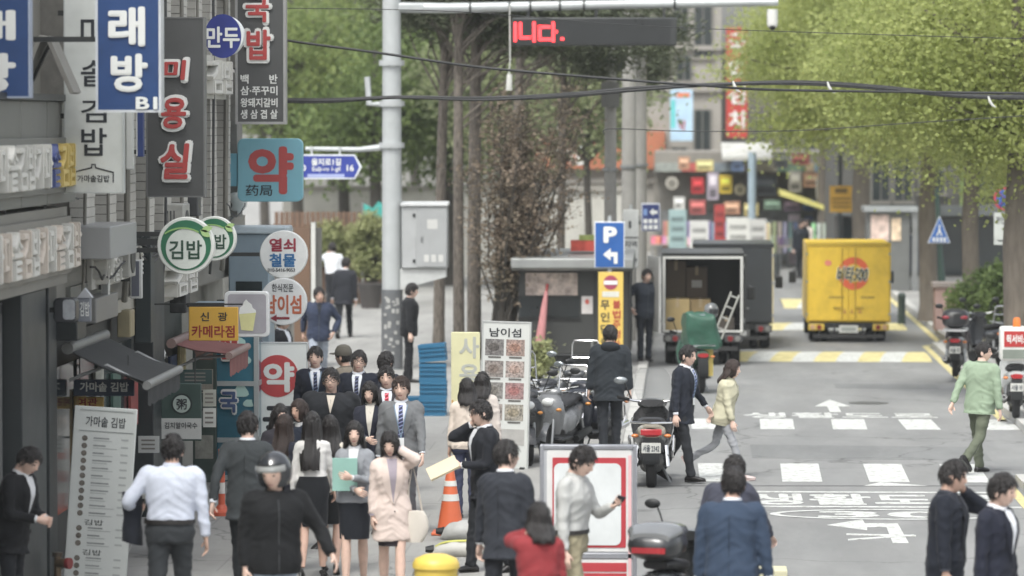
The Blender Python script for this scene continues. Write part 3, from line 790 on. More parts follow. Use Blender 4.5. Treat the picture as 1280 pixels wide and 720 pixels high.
# pale blue cabin top further on
cb = thing('ticket_booth', 'pale blue metal booth behind the round green signs', 'booth', (-5.86, 54.9, ZS))
b = MB(); b.box(-.40, .16, -.6, .1, 0, 3.05); b.build('cabin', M((132,150,162), .4, .1, .06, dirt=.1), cb, bevel=.02)
b = MB(); b.box(-.42, .40, -.66, .2, 3.05, 3.15); b.build('cabin_roof', M((176,190,198), .4), cb, bevel=.02)
b = MB(); b.box(-.3, .06, -.608, -.6, 1.2, 2.4); b.build('cabin_window', GLASSD, cb)

# ---- clutter along the shop front
for i, (px, y0, y1, S, rgb, lab, w) in enumerate((
    (186, 545, 566, 116, (190,192,190), 'white notice board under the charcoal awning', 26),
    (262, 487, 508, 106, (170,172,160), 'cream notice sheet on the wall beside the porridge sign', 16),
    (262, 510, 534, 106, (196,198,192), 'white notice sheet below the cream one beside the porridge sign', 16),
    (245, 462, 480, 105, (46,70,68), 'small dark green credit card notice under the red awning', 40))):
    a = W(px-w/2, y0, DY(S)); c = W(px+w/2, y1, DY(S))
    t = thing('notice_board', lab, 'notice', ((a.x+c.x)/2, DY(S), c.z))
    b = MB(); b.box(-(c.x-a.x)/2, (c.x-a.x)/2, -.01, .01, 0, a.z-c.z); b.build('sheet', M(rgb, .6), t)
    for q in range(3):
        b = MB(); b.box(-(c.x-a.x)*.35, (c.x-a.x)*.3, -.014, -.0105, (a.z-c.z)*(.2+.25*q), (a.z-c.z)*(.3+.25*q)); b.build('printed_line', M((120,116,110), .6), t)
    b = MB(); b.bar((-(c.x-a.x)/2, 0.02, (a.z-c.z)*.9), (WX-.12-(a.x+c.x)/2, .1, (a.z-c.z)*.9), .02); b.build('bracket', FRAMEK, t)

# ---- pipes, wires, vents and meter boxes on the wall (parts of the building)
random.seed(31)
for i in range(9):
    y = 40.7+i*1.55+random.uniform(-.1,.1); r = random.choice([.018,.025,.035])
    b = MB(); b.tube([(.16,y-45,9),(.16+random.uniform(-.01,.02),y-45,5),(.15,y-45+random.uniform(-.1,.1),3.2),(.08,y-45+.2,2.7)], r, 8); b.build('conduit', M(random.choice([(120,118,110),(70,72,72),(150,148,140)]), .5, .1, .15), bld)
for i in range(8):
    y0 = 40.5+i*1.7; z0 = 3.1+random.uniform(0,.5); n = 14; b = MB()
    b.tube([(.22+.03*math.sin(u*9+i), y0-45+u*2.4, z0-.16*math.sin(math.pi*u)+.03*math.sin(u*17+i)) for u in np.linspace(0,1,n)], random.choice([.008,.012]), 5); b.build('wall_cable', BLACK, bld)
for i, (y, z, w, h, d, rgb) in enumerate(((42.9,3.0,.5,.42,.28,(176,176,170)), (45.0,2.9,.3,.4,.16,(120,122,120)), (47.4,3.2,.6,.5,.30,(160,160,154)), (49.6,3.5,.35,.45,.2,(70,72,74)), (51.4,2.9,.6,.48,.30,(170,170,164)), (48.4,2.35,.4,.3,.2,(52,54,56)), (43.9,2.3,.35,.3,.15,(150,140,110)))):
    b = MB(); b.box(.0,d,y-45,y-45+w,z,z+h); ub = b.build('meter_box' if w < .45 else 'air_conditioner', M(rgb, .5, .1, .1, 3, dirt=.35), bld, bevel=.015)
    if w >= .45:
        b = MB(); b.lathe([(.02,d+.001),(.17,d+.001),(.17,d+.012),(.02,d+.012)], 20, (0,y-45+w/2,z+h/2), 'X'); b.build('fan_grille', M((70,72,72), .5, .3), ub)
        b = MB(); [b.box(.02+.04*q,.035+.04*q,y-45-.006,y-45-.001,z+.08,z+h-.08) for q in range(5)]; stuff(b.build('vent_slots', M((70,72,72), .5), ub))
for i, (y, z0, z1, rgb) in enumerate(((41.2,1.0,1.9,(150,120,60)), (42.5,1.1,2.0,(160,160,150)), (43.8,.9,1.9,(60,90,80)), (45.2,1.2,2.0,(140,60,56)), (47.5,1.0,2.0,(170,168,150)), (48.7,.8,1.8,(70,90,130)), (49.6,1.2,2.0,(180,170,120)))):
    b = MB(); b.box(-.06,-.03,y-45,y-45+.6,z0,z1); b.build('window_poster', M(rgb, .6, 0, .4, 5), bld)

# ---- small signs crowded along the shop front
k = Board('house_sign', 'small grey house-shaped sign plate under the white channel letters', 'sign', 98, 372, 114, 402, 126, M((120,124,132), .5, 0, .1), th=.1, bracket=(.5,))
k.poly([(96.5, 373), (106, 361), (115.5, 373)], M((176,178,182), .5), th=.11, off=-.1, name='gable'); k.text('김밥', 100, 378, 112, 396, TXTW, .03)
k = Board('lamp_sign', 'dark rounded sign lamp beside the house-shaped plate', 'sign', 69, 372, 97, 403, 129, M((44,46,50), .35, 0, .1), th=.22, round_=.05, bracket=(.5,))
k.panel(80, 375, 95, 400, M((150,154,158), .4, 0, .2, 12), name='lit_face', round_=.03)
k = Board('column_sign', 'tall blank dark teal sign box between the two awnings', 'sign', 171, 291, 191, 428, 111, M((42,52,55), .45, 0, .08, dirt=.15), th=.3, bracket=(.3,.7))
k = Board('plate_sign', 'white framed narrow plate sign left of the dark teal sign box', 'sign', 163, 325, 178, 373, 114.5, M((196,198,196), .45), th=.08, bracket=(.5,)); k.panel(164.5, 327, 174, 371, M((92,96,108), .45), name='face')
k = Board('plate_sign', 'grey narrow plate sign with white rim over the charcoal awning', 'sign', 127, 334, 137, 384, 119, M((198,198,194), .45), th=.10, bracket=(.5,)); k.panel(128, 336, 135, 382, M((140,142,140), .45), name='face')
k = Board('strip_sign', 'slim blue strip sign between the pale and dark grey signs', 'sign', 171, -80, 180, 196, 119, M((40,58,112), .45), th=.12, bracket=(.4,.8)); k.panel(171.3, -78, 173, 195, M((190,192,190), .5), name='edge_strip')
k = Board('strip_sign', 'slim white strip sign right behind the pale pot-lid sign', 'sign', 157, -80, 167, 212, 122, M((188,190,186), .45, 0, .06), th=.1, bracket=(.4,.8))
c = W(196, 437, DY(106)); t = thing('wall_lamp', 'small white twin spotlight at the end of the charcoal awning', 'lamp', c)
b = MB(); b.cyl((-.04,0,.06),(-.09,-.05,-.08),.035,.05); b.build('lamp_head', M((200,200,196), .4), t); b = MB(); b.cyl((.04,0,.06),(.09,-.05,-.10),.03,.045); b.build('lamp_head', M((200,200,196), .4), t); b = MB(); b.bar((0,0,.07),(WX+.02-c.x,.0,.12),.025); b.build('bracket', FRAMEK, t)
random.seed(77)
b = MB()
for i in range(9):
    p0 = W(166+random.uniform(-2,4), 300+random.uniform(0,16), DY(112)); p1 = W(196+random.uniform(-4,8), 296+random.uniform(0,22), DY(110.5)); mm = (p0+p1)/2+Vector((random.uniform(-.05,.05), -.03, -random.uniform(.02,.14)))
    b.tube([p0-Vector((WX,45,0)), mm-Vector((WX,45,0)), p1-Vector((WX,45,0))], random.choice([.006,.010]), 5)
stuff(b.build('cable_tangle', M((70,72,72), .6, 0, .2), bld))

# ================================================================== FAR BUILDINGS
CONC = M((152,148,140), 0.8, 0, 0.1, 0.8, 0.15, 12, dirt=0.25)
def box_at(b, px0, py0, px1, py1, Y, d0, d1, c):
    a = W(px0, py0, Y); e = W(px1, py1, Y); b.box(a.x-c[0], e.x-c[0], d0, d1, e.z, a.z); return a, e
def far_building(label, px0, px1, ytop, Y, m, wins, depth=10):
    a = W(px0, ytop, Y); e = W(px1, ytop, Y)
    t = thing('far_building', label, 'building', ((a.x+e.x)/2, Y, 0)); c = ((a.x+e.x)/2, Y)
    b = MB(); b.box(a.x-c[0], e.x-c[0], 0, depth, 0, a.z); b.build('wall', m, t)
    for (x0, y0, x1, y1) in wins:
        A = W(x0, y0, Y); E_ = W(x1, y1, Y)
        b = MB(); b.box(A.x-c[0]-.05, E_.x-c[0]+.05, -.06, .0, E_.z-.05, A.z+.05); w = b.build('window', M((120,118,112), .6), t)
        b = MB(); n = 2; ww = (E_.x-A.x)/n
        for q in range(n): b.box(A.x-c[0]+q*ww+.02, A.x-c[0]+(q+1)*ww-.02, -.075, -.061, E_.z, A.z)
        b.build('pane', GLASSD, w)
        b = MB(); b.box(A.x-c[0]-.1, E_.x-c[0]+.1, -.14, -.0, E_.z-.11, E_.z-.055); b.build('sill', CONC, w)
    return t, c
B1, c1 = far_building('grey concrete building with tall narrow windows above the shop signs', 660, 902, -80, 140, CONC,
    [(842,-5,860,52), (868,-5,890,70), (846,70,864,100), (868,138,888,192), (840,185,858,212), (800,60,822,110), (770,20,790,90)], 14)
b = MB(); A = W(658, 164, 139.6); E_ = W(831, 211, 139.6); b.box(A.x-c1[0], E_.x-c1[0], -.5, -.02, E_.z, A.z); b.build('orange_signboard', M((172,104,74), .5, 0, .15, 1.5), B1)
letter('남이섬', W(690,0,139.6).x-c1[0], W(730,0,139.6).x-c1[0], W(0,206,139.6).z, W(0,176,139.6).z, -.51, TXTW, B1, .05, .02)
for z in (W(640, 60, 140).z, W(640, 112, 140).z, W(640, 226, 140).z):
    b = MB(); b.box(W(660,0,140).x-c1[0], W(902,0,140).x-c1[0], -.18, -.01, z-.08, z+.08); b.build('ledge', CONC, B1)
k = Board('projecting_sign', 'pale blue printed banner sign on the grey far building', 'sign', 838, 112, 866, 176, 36.3, M((170,200,222), .5, 0, .2, 2), th=.1)
k.panel(838.5, 125, 844, 160, M((90,190,190), .5), name='colour_band'); k.text('약', 848, 150, 857, 164, M((170,50,50), .5), .05); k.panel(846, 116, 862, 122, M((210,120,80), .5), name='colour_band')
b = MB(); b.bar((0, 0, k.h*.8), (0, 2.2, k.h*.8), .05); b.build('bracket', FRAMEK, k.t)
k = Board('projecting_sign', 'red vertical restaurant sign with white letters far up the street', 'sign', 908, 34, 934, 172, 36.5, M((182,58,50), .5), th=.3)
for i, ch in enumerate('국밥김치'): k.text(ch, 911, 42+i*32, 931, 66+i*32, TXTW, .05, .02)
b = MB(); b.bar((0, 0, k.h*.8), (0, 6, k.h*.8), .06); b.bar((0, 0, k.h*.2), (0, 6, k.h*.2), .06); b.build('bracket', FRAMEK, k.t)
B2, c2 = far_building('low row of shops with crowded signs at the end of the street', 818, 1044, 190, 131, M((140,136,128), .8, 0, .2, .8, dirt=.4), [], 10)
b = MB(); b.box(W(818,0,131).x-c2[0], W(1044,0,131).x-c2[0], -1.2, -.02, W(0,215,131).z, W(0,205,131).z); b.build('canopy', M((120,118,114), .7), B2)
B3, c3 = far_building('pale upper storeys behind the far shop row', 900, 1110, 60, 143, M((112,108,102), .8, 0, .15, .8, dirt=.3),
    [(945,150,960,190), (975,150,990,190), (1005,150,1020,190), (1040,150,1060,195)], 10)
B4, c4 = far_building('grey shop building behind the ginkgo trees', 1044, 1420, 20, 118, M((92,91,88), .8, 0, .15, .8, dirt=.4),
    [(1090,175,1112,250), (1118,175,1140,250), (1150,180,1180,240), (1215,190,1250,240)], 12)
for x0, y0, x1, y1, rgb in ((1090,275,1112,302,(216,206,196)), (1114,282,1124,304,(206,190,170)), (1200,215,1212,262,(120,140,80)), (1255,255,1278,290,(190,190,186))):
    b = MB(); A = W(x0, y0, 117.9); E_ = W(x1, y1, 117.9); b.box(A.x-c4[0], E_.x-c4[0], -.16, -.08, E_.z, A.z); b.build('shop_poster', M(rgb, .6, 0, .25, 3), B4)
b = MB(); b.box(W(1044,0,118).x-c4[0], W(1420,0,118).x-c4[0], -.8, -.01, W(0,268,118).z, W(0,256,118).z); b.build('canopy', M((104,108,108), .6), B4)
b = MB(); b.box(W(1055,0,118).x-c4[0], W(1400,0,118).x-c4[0], -.05, -.01, .15, W(0,272,118).z); b.build('shop_glazing', GLASSD, B4)
for q, (x0, x1, rgb) in enumerate(((820,852,(150,156,150)), (853,890,(178,84,78)), (891,930,(120,132,140)), (931,972,(196,190,178)), (973,1006,(120,150,128)), (1007,1043,(204,182,150)))):
    b = MB(); b.box(W(x0,0,129.7).x-c2[0], W(x1,0,129.7).x-c2[0], -1.32, -1.205, W(0,214,129.7).z, W(0,203,129.7).z); b.build('fascia_board', M(rgb, .6, 0, .25, 4), B2)
b = MB(); b.box(W(822,0,131).x-c2[0], W(1040,0,131).x-c2[0], -.12, -.01, .1, W(0,262,131).z); b.build('shop_glazing', M((120,122,122), .25, 0, .5, 1.5), B2)
t = thing('white_awning', 'dirty white awning above the far shop signs', 'awning', (W(935,0,128).x, 128, W(0,200,128).z))
b = MB(); b.prismx([(0,0),(0,.12),(2.9,.55),(2.9,.45)], W(903,0,128).x-W(935,0,128).x, W(966,0,128).x-W(935,0,128).x); b.build('canvas', M((190,190,184), .7, 0, .15, 2, dirt=.3), t)
b = MB(); b.bar((-.5,2.9,.3),(-.5,.1,.02),.04); b.build('strut', STEEL, t); b = MB(); b.bar((.5,2.9,.3),(.5,.1,.02),.04); b.build('strut', STEEL, t)
t = thing('street_post', 'pale blue steel post before the far shop row', 'post', (W(940,300,126).x, 126, 0))
b = MB(); b.cyl((0,0,0),(0,0,W(0,190,126).z),.13,n=14); b.build('shaft', M((150,168,178), .5), t); b = MB(); b.lathe([(.2,0),(.2,.15),(.14,.2)],14); b.build('base', M((130,140,146), .5), t)
# shop signs and stalls of the far row (each a thing)
FS = 'small signs of the far shop row'
far = [ (832,214,848,244,(176,172,160),'round cream shop sign on the far row',1), (864,222,880,242,(190,52,56),'red shop sign on the far row',0), (884,216,898,250,(186,176,190),'lilac shop sign on the far row',0),
  (899,219,915,242,(216,188,60),'yellow shop sign on the far row',0), (918,224,932,250,(206,196,160),'oval cream shop sign on the far row',1), (940,220,970,245,(78,84,92),'dark shop sign with red ring on the far row',0),
  (986,214,1002,240,(190,186,184),'pale grey sign box on the far row',0), (1004,216,1024,234,(214,166,140),'peach sign box on the far row',0), (1018,205,1034,215,(156,190,216),'small light blue sign on the far row',0)]
for x0, y0, x1, y1, rgb, lab, circ in far:
    k = Board('shop_sign', lab, 'sign', x0, y0, x1, y1, 38.6, M(rgb, .5, 0, .15, 3), th=.18, circle=bool(circ))
    if not circ:
        k.panel(x0+3, y0+4, x1-3, y0+(y1-y0)*.45, M(tuple(min(255, c*1.25+20) for c in rgb), .5), name='printed_panel'); k.panel(x0+3, y0+(y1-y0)*.6, x1-3, y1-4, M(tuple(c*.6 for c in rgb), .5), name='printed_panel')
    else: k.disc((x0+x1)/2, (y0+y1)/2, (x1-x0)*.3, M(tuple(c*.7 for c in rgb), .5), name='emblem')
    b = MB(); b.bar((0, 0, k.h*.5), (0, 1.6, k.h*.5), .06); b.build('bracket', FRAMEK, k.t)
c = W(1000, 246, 127); t = thing('far_awning', 'pale yellow sloping awning on the far shop row', 'awning', (c.x, c.y, c.z))
b = MB(); b.prism([(W(975,240,127).x-c.x, W(975,237,127).z-c.z), (W(1030,0,127).x-c.x, W(0,255,127).z-c.z), (W(1030,0,127).x-c.x, W(0,261,127).z-c.z), (W(975,0,127).x-c.x, W(0,243,127).z-c.z)], -.6, 4.0); b.build('canvas', M((216,208,120), .6), t)
for x in (-.2, .6):
    b = MB(); b.bar((x, 0, -.1), (x, 3.9, -.5), .05); b.build('strut', STEEL, t)
for i, (x0, y0, x1, y1, rgb, lab) in enumerate(((862,276,886,312,(206,206,202),'white shop board behind the dark trucks'), (908,272,937,312,(212,212,206),'larger white shop board behind the dark trucks'), (936,274,958,312,(196,196,192),'white shop board with a grey picture behind the dark trucks'),
    (893,256,906,312,(170,60,58),'red and white striped shop banner behind the dark trucks'), (836,262,858,312,(150,176,176),'pale teal clothes rack board at the far row'), (986,268,1000,330,(190,176,186),'pale pink hanging goods at the far shop row'), (1004,250,1018,262,(90,120,180),'small blue sign box over the far stalls'))):
    Y = 122 if i < 5 else 128
    A = W(x0, y0, Y); E_ = W(x1, y1, Y); zb = 0.1 if i != 6 else E_.z
    t = thing('shop_board', lab, 'board', ((A.x+E_.x)/2, Y, zb)); w = E_.x-A.x
    b = MB(); b.box(-w/2, w/2, -.05, .05, 0, A.z-zb); b.build('board', M(rgb, .6, 0, .15, 2), t, bevel=.01)
    for q in range(3):
        b = MB(); b.box(-w*.35, w*.35, -.06, -.051, (A.z-zb)-.35-.3*q, (A.z-zb)-.22-.3*q); b.build('printed_line', M(tuple(cc*.75 for cc in rgb), .6, 0, .3, 9), t)
    if i == 6:
        b = MB(); b.bar((0, 0, .1), (0, 3, .1), .05); b.build('bracket', FRAMEK, t)
random.seed(23)
cols = [((166,84,80),'red'),((196,182,120),'yellow'),((96,116,150),'blue'),((196,196,190),'white'),((110,136,116),'green'),((80,82,86),'black'),((180,136,108),'orange'),((150,128,146),'purple')]
spots = [(862,250,882,268),(842,246,856,262),(905,252,925,268),(930,254,948,270),(955,250,976,262),(980,250,1000,264),(914,196,930,214),(968,190,986,210),(990,192,1012,206),(1020,224,1036,248),(848,196,862,212),(870,200,892,214)]
lw = ['small %s fascia sign over the stalls', 'small %s box sign under the far canopy', 'narrow %s plate sign on the far row']
for i, (x0, y0, x1, y1) in enumerate(spots):
    rgb, cn = cols[(i*3) % 8]; sfx = ['below the red sign','below the round cream sign','below the yellow sign','right of the pale blue post','under the dark ringed sign','left of the yellow awning','under the white awning','over the dark ringed sign','over the peach box','beside the peach box','over the round cream sign','over the red sign'][i]
    k = Board('shop_sign', 'little %s box sign %s on the far shop row' % (cn, sfx), 'sign', x0, y0, x1, y1, 39.0, M(rgb, .5, 0, .2, 3), th=.14)
    k.panel(x0+2, y0+3, x1-2, (y0+y1)/2-1, M(tuple(min(255,c*1.3+25) for c in rgb), .5), name='printed_panel'); k.panel(x0+3, (y0+y1)/2+1, x1-5, y1-3, M(tuple(c*.7 for c in rgb), .5), name='printed_panel')
    b = MB(); b.bar((0, 0, k.h*.5), (0, 2.6, k.h*.5), .05); b.build('bracket', FRAMEK, k.t)
random.seed(21)
for i in range(16):
    px = 832+i*13.2+random.uniform(-3,3); Y = 127+random.uniform(-2,2); h = random.uniform(.5,1.5); w_ = random.uniform(.3,.55); zb = random.choice([.0,.0,.9])+.01
    rgb = [(196,150,150),(206,196,190),(120,140,170),(190,90,84),(210,200,160),(150,170,160),(90,92,100),(214,206,206)][i//2]
    nm, lab = [('goods_stall','stall of %s goods before the far shop row'), ('clothes_rack','rack of %s clothes before the far shop row')][i % 2]
    cn = {(196,150,150):'dusty pink',(206,196,190):'pale beige',(120,140,170):'slate blue',(190,90,84):'brick red',(210,200,160):'straw coloured',(150,170,160):'sage green',(90,92,100):'dark grey',(214,206,206):'off-white'}[rgb]
    t = thing(nm, lab % cn, 'stall', (W(px,320,Y).x, Y, .0), group='stalls of the far shop row')
    if i % 2:
        b = MB(); b.tube([(-w_,0,0),(-w_,0,1.5),(w_,0,1.5),(w_,0,0)], .02, 6); b.build('rail', STEEL, t)
        for q in range(6):
            x_ = -w_*.85+q*w_*.34; b = MB(); b.prismz([(x_-.06,-.14),(x_+.05,-.16),(x_+.07,.15),(x_-.05,.16)], .45+random.uniform(0,.2), 1.46); b.build('garment', M(tuple(min(255,c*random.uniform(.75,1.15)) for c in rgb), .85, 0, .2, 4), t)
    else:
        b = MB(); b.box(-w_,w_,-.3,.3,.7,.75); b.build('table_top', M((150,140,130), .7), t); b = MB(); [b.box(sx*w_*.9-.03,sx*w_*.9+.03,-.27+.5*q,-.21+.5*q,0,.7) for sx in (-1,1) for q in (0,1)]; stuff(b.build('legs', STEEL, t))
        for q in range(5):
            x_ = -w_*.8+q*w_*.4; b = MB(); b.obox((x_,random.uniform(-.1,.1),.75+.12), (w_*.36,.3,.24), (0,0,random.uniform(-.2,.2))); b.build('goods', M(tuple(min(255,c*random.uniform(.7,1.2)) for c in rgb), .7, 0, .3, 6), t)
# left side beyond the shop: brown fence, corrugated wall, low white wall behind the pines
t = thing('corrugated_wall', 'grey corrugated metal wall beyond the shop building', 'wall', (-9.6, 74, 0))
b = MB(); pts = []
for i in range(60): pts.append((-2.8+i*.095, 0.03 if i % 2 else -.03))
b.prismz(pts + [(x, y+.06) for x, y in pts[::-1]], 0, 2.7); b.build('sheet_wall', M((112,112,108), .5, .2, .15, 2, dirt=.35), t)
b = MB(); b.box(2.3, 2.6, -.1, .1, 0, 2.7); b.build('brown_panel', M((104,80,62), .7, 0, .1), t)
b = MB(); b.box(2.62, 2.70, -.13, .13, 0, 2.8); b.build('end_post', M((190,190,184), .6), t)
t = thing('low_white_wall', 'low white garden wall behind the pine trunks', 'wall', (-8, 118, 0))
b = MB(); b.box(-4.0, 6.2, 0, .4, 0, 2.6); b.build('wall', M((190,188,180), .8, 0, .1, .8, dirt=.3), t); b = MB(); b.box(-4.1, 6.3, -.08, .48, 2.6, 2.75); b.build('coping', CONC, t)
t = thing('brown_fence', 'brown slatted fence behind the clipped shrubs', 'fence', (W(405,0,100).x, 100, ZS))
sl = MB().box(-.05, .05, -.02, .02, 0, 2.3).mesh('slat', M((110,84,66), .7, 0, .2), None)
for i in range(22):
    o = bpy.data.objects.new('slat', sl); COL.objects.link(o); o.parent = t; o.location = (-1.2+i*.13, 0, 0)
for z in (.4, 1.9):
    b = MB(); b.box(-1.3, 1.7, .021, .07, z, z+.09); b.build('rail', M((96,74,60), .7), t)
t = thing('teal_banner', 'turquoise banner hanging between the trees by the fence', 'banner', (W(468,0,99).x, 99, W(0,290,99).z))
b = MB(); b.prism([(-.28, 0), (.26, .05), (.3, .6), (.1, .78), (-.05, .6), (-.27, .72)], -.02, .02); b.build('banner_cloth', M((60,160,150), .6, 0, .2), t)
b = MB(); [b.cyl((x, .05, .75), (x, .05, -W(0,290,99).z), .03) for x in (-.3, .32)]; b.build('pole', STEEL, t)

# ================================================================== STREET FURNITURE
GALV = M((176,180,180), 0.45, 0.25, 0.08, 2.0, dirt=0.12)
lerp_ = lambda a, b, t: a+(b-a)*t
# LED gantry: mast, arm, display, street name sign, cabinet
GS = 68.0; gy = DY(GS); g0 = W(490, 300, gy)
gan = thing('sign_gantry', 'pale grey steel mast with a long arm carrying the display board', 'gantry', (g0.x, gy, ZS))
def gx(px): return W(px, 200, gy).x - g0.x
def gz(py): return W(640, py, gy).z - ZS
b = MB(); b.tube([(0,0,0), (0,0,gz(362)), (0,0,gz(120)), (0,0,gz(-30))], [.19,.185,.175,.165], 20); b.build('mast', GALV, gan)
b = MB(); b.cyl((0,0,.02), (0,0,gz(362)), .197, n=20); sl_ = b.build('sleeve', M((92,94,96), .6, 0, .15), gan)
rs = MB()
random.seed(5)
for i in range(26):
    a = random.uniform(-2.2, -.9); z = random.uniform(.3, gz(370)); rs.obox((.2*math.cos(a), .2*math.sin(a), z), (.06, .006, random.uniform(.03,.09)), (0, 0, a+math.pi/2))
stuff(rs.build('sticker_scraps', M((160,160,156), .7), gan))
for zp in (82, 133, 185):
    b = MB(); b.lathe([(.18,0),(.235,0),(.235,.1),(.18,.1)], 20, (0,0,gz(zp))); b.build('collar', GALV, gan)
b = MB(); b.tube([(-.15,0,gz(9)), (gx(560),0,gz(10)), (gx(760),0,gz(6)), (gx(972),0,gz(3))], [.1,.095,.085,.07], 14); b.build('arm', GALV, gan)
b = MB(); b.box(-.1,.6,-.1,.1,gz(14),gz(4)); b.build('arm_joint', GALV, gan, bevel=.03)
for px in (588, 637, 663, 700, 730, 843):
    b = MB(); b.lathe([(.085,-.02),(.105,-.02),(.105,.02),(.085,.02)], 16, (gx(px),0,gz(lerp_(10,5,(px-560)/300))), 'X'); b.build('arm_band', FRAMEK, gan)
cc = MB(); cc.cyl((gx(965),0,gz(12)), (gx(965),0,gz(30)), .1, n=14); cc.ell((gx(965),0,gz(30)), (.1,.1,.11), 14, 8); cam_o = cc.build('cctv_camera', M((206,206,200), .4), gan)
b = MB(); b.ell((gx(965),-.02,gz(33)), (.07,.075,.08), 12, 8); b.build('camera_lens', BLACK, cam_o)
b = MB(); b.tube([(-.17,0,gz(130)), (-.42,0,gz(130)), (-.45,0,gz(96))], .06, 10); b.build('side_stub', GALV, gan)
b = MB(); b.tube([(-.12,0,gz(184)), (-.6,0,gz(187)), (gx(382),0,gz(186))], [.07,.05,.04], 10); b.build('side_arm', GALV, gan)
sg = MB(); sx0, sx1, sx2 = gx(372), gx(444), gx(453); z0, z1 = gz(224), gz(193)
sg.prism([(sx0,z0),(sx1,z0),(sx2,(z0+z1)/2),(sx1,z1),(sx0,z1)], -.10, -.06); sn = sg.build('street_name_sign', M((206,210,214), .45), gan)
b = MB(); b.prism([(sx0+.01,z0+.03),(sx1-.01,z0+.03),(sx2-.05,(z0+z1)/2),(sx1-.01,z1-.03),(sx0+.01,z1-.03)], -.106, -.1005); b.build('sign_face', M((46,62,148), .45), sn)
letter('을지로1길', gx(390), gx(427), gz(207), gz(198), -.107, TXTW, sn, .05, .005); letter('Eulji-ro 1-gil', gx(391), gx(426), gz(215.5), gz(208.5), -.107, TXTW, sn, .03, .005)
letter('16', gx(434), gx(443), gz(214), gz(206), -.107, TXTW, sn, .05, .005); letter('10', gx(374), gx(383), gz(214), gz(206), -.107, TXTW, sn, .05, .005)
b = MB(); b.box(gx(385), gx(431), -.1062, -.1066+.0003, gz(222), gz(217.5)); b.build('sign_small_print', M((150,160,200), .5), sn)
for px in (390, 425):
    b = MB(); b.box(gx(px)-.02, gx(px)+.02, -.07, .0, gz(193), gz(184)); b.build('sign_clamp', GALV, sn)
cab = MB(); cab.box(gx(503), gx(560), -.22, .22, gz(335), gz(257)); cabo = cab.build('control_cabinet', M((166,168,168), .5, .2, .06, dirt=.12), gan, bevel=.015)
b = MB(); b.prismx([(-.27,gz(257)),(.25,gz(257)),(.25,gz(252)),(-.27,gz(254))], gx(502), gx(561)); b.build('cabinet_roof', M((196,198,198), .5), cabo)
b = MB(); b.box(gx(521), gx(559), -.235, -.221, gz(333), gz(259)); dr = b.build('cabinet_door', M((158,160,160), .5, .2, .06), cabo, bevel=.006)
b = MB(); b.box(gx(535), gx(548), -.24, -.236, gz(286), gz(274)); b.build('notice', M((186,186,182), .6), dr)
b = MB(); [b.box(gx(531+9*q), gx(537+9*q), -.24, -.236, gz(327), gz(318)) for q in range(3)]; b.build('notice', M((190,190,186), .6), dr)
b = MB(); b.box(gx(527), gx(529.5), -.25, -.236, gz(302), gz(296)); b.build('latch', STEEL, dr)
b = MB(); [b.box(gx(517), gx(520), -.24, -.221, gz(y+4), gz(y)) for y in (267, 324)]; b.build('hinge', BLACK, cabo)
b = MB(); b.prism([(.16,gz(336)),(gx(558),gz(336)),(gx(558),gz(346)),(.16,gz(362))], -.15, .15); b.build('cabinet_bracket', M((184,186,184), .5, .2), gan)
LEDK = M((52,54,54), .5, 0, .08)
ld = thing('led_display', 'dark LED message board with red letters hanging from the gantry arm', 'display', (W(742, 0, gy-.1).x, gy-.1, W(0, 58, gy).z))
lx = lambda px: W(px, 0, gy-.1).x - W(742, 0, gy-.1).x
lz = lambda py: W(640, py, gy-.1).z - W(0, 58, gy).z
b = MB(); b.box(lx(640), lx(846), -.05, .25, lz(57), lz(22)); b.build('housing', LEDK, ld, bevel=.02)
b = MB(); b.box(lx(641.5), lx(838), -.056, -.051, lz(55), lz(24.5)); b.build('screen', M((40,42,43), .3, 0, .05), ld)
LED = M((240,60,66), .5, emit=1.3, var=0)
# letters made of lamp dots, as on the real board
dots = MB(); dm = MB(); dm.box(-.018, .018, -.004, 0, -.018, .018)
def dotrow(pts):
    for x, y in pts: dots.box(lx(x)-.017, lx(x)+.017, -.064, -.057, lz(y)-.017, lz(y)+.017)
def dl(x0, y0, x1, y1, st=2.1):
    n = max(1, int(round(math.hypot(x1-x0, y1-y0)/st)))
    dotrow([(x0+(x1-x0)*i/n, y0+(y1-y0)*i/n) for i in range(n+1)])
for glyph in (((643.5,29,643.5,51),), ((650,29,650,46.5),(650,46.5,662,46.5),(662,46.5,664,46)), ((667,28.5,667,51.5),), ((674,33,687,33),(674,33,674,48.5),(674,48.5,688,48.5)), ((691,28.5,691,51.5),(693,39,696,39)), ((702,48,704,48),)):
    dots = MB()
    for x0, y0, x1, y1 in glyph:
        for o_ in (0, 1.5): dl(x0+(o_ if x0 == x1 else 0), y0+(o_ if y0 == y1 else 0), x1+(o_ if x0 == x1 else 0), y1+(o_ if y0 == y1 else 0))
    stuff(dots.build('lamp_letter', LED, ld, smooth=None))
[MB().bar((lx(x), .1, lz(24)), (lx(x), .1, lz(9)), .05).build('hanger', FRAMEK, ld) for x in (660, 745, 830)]

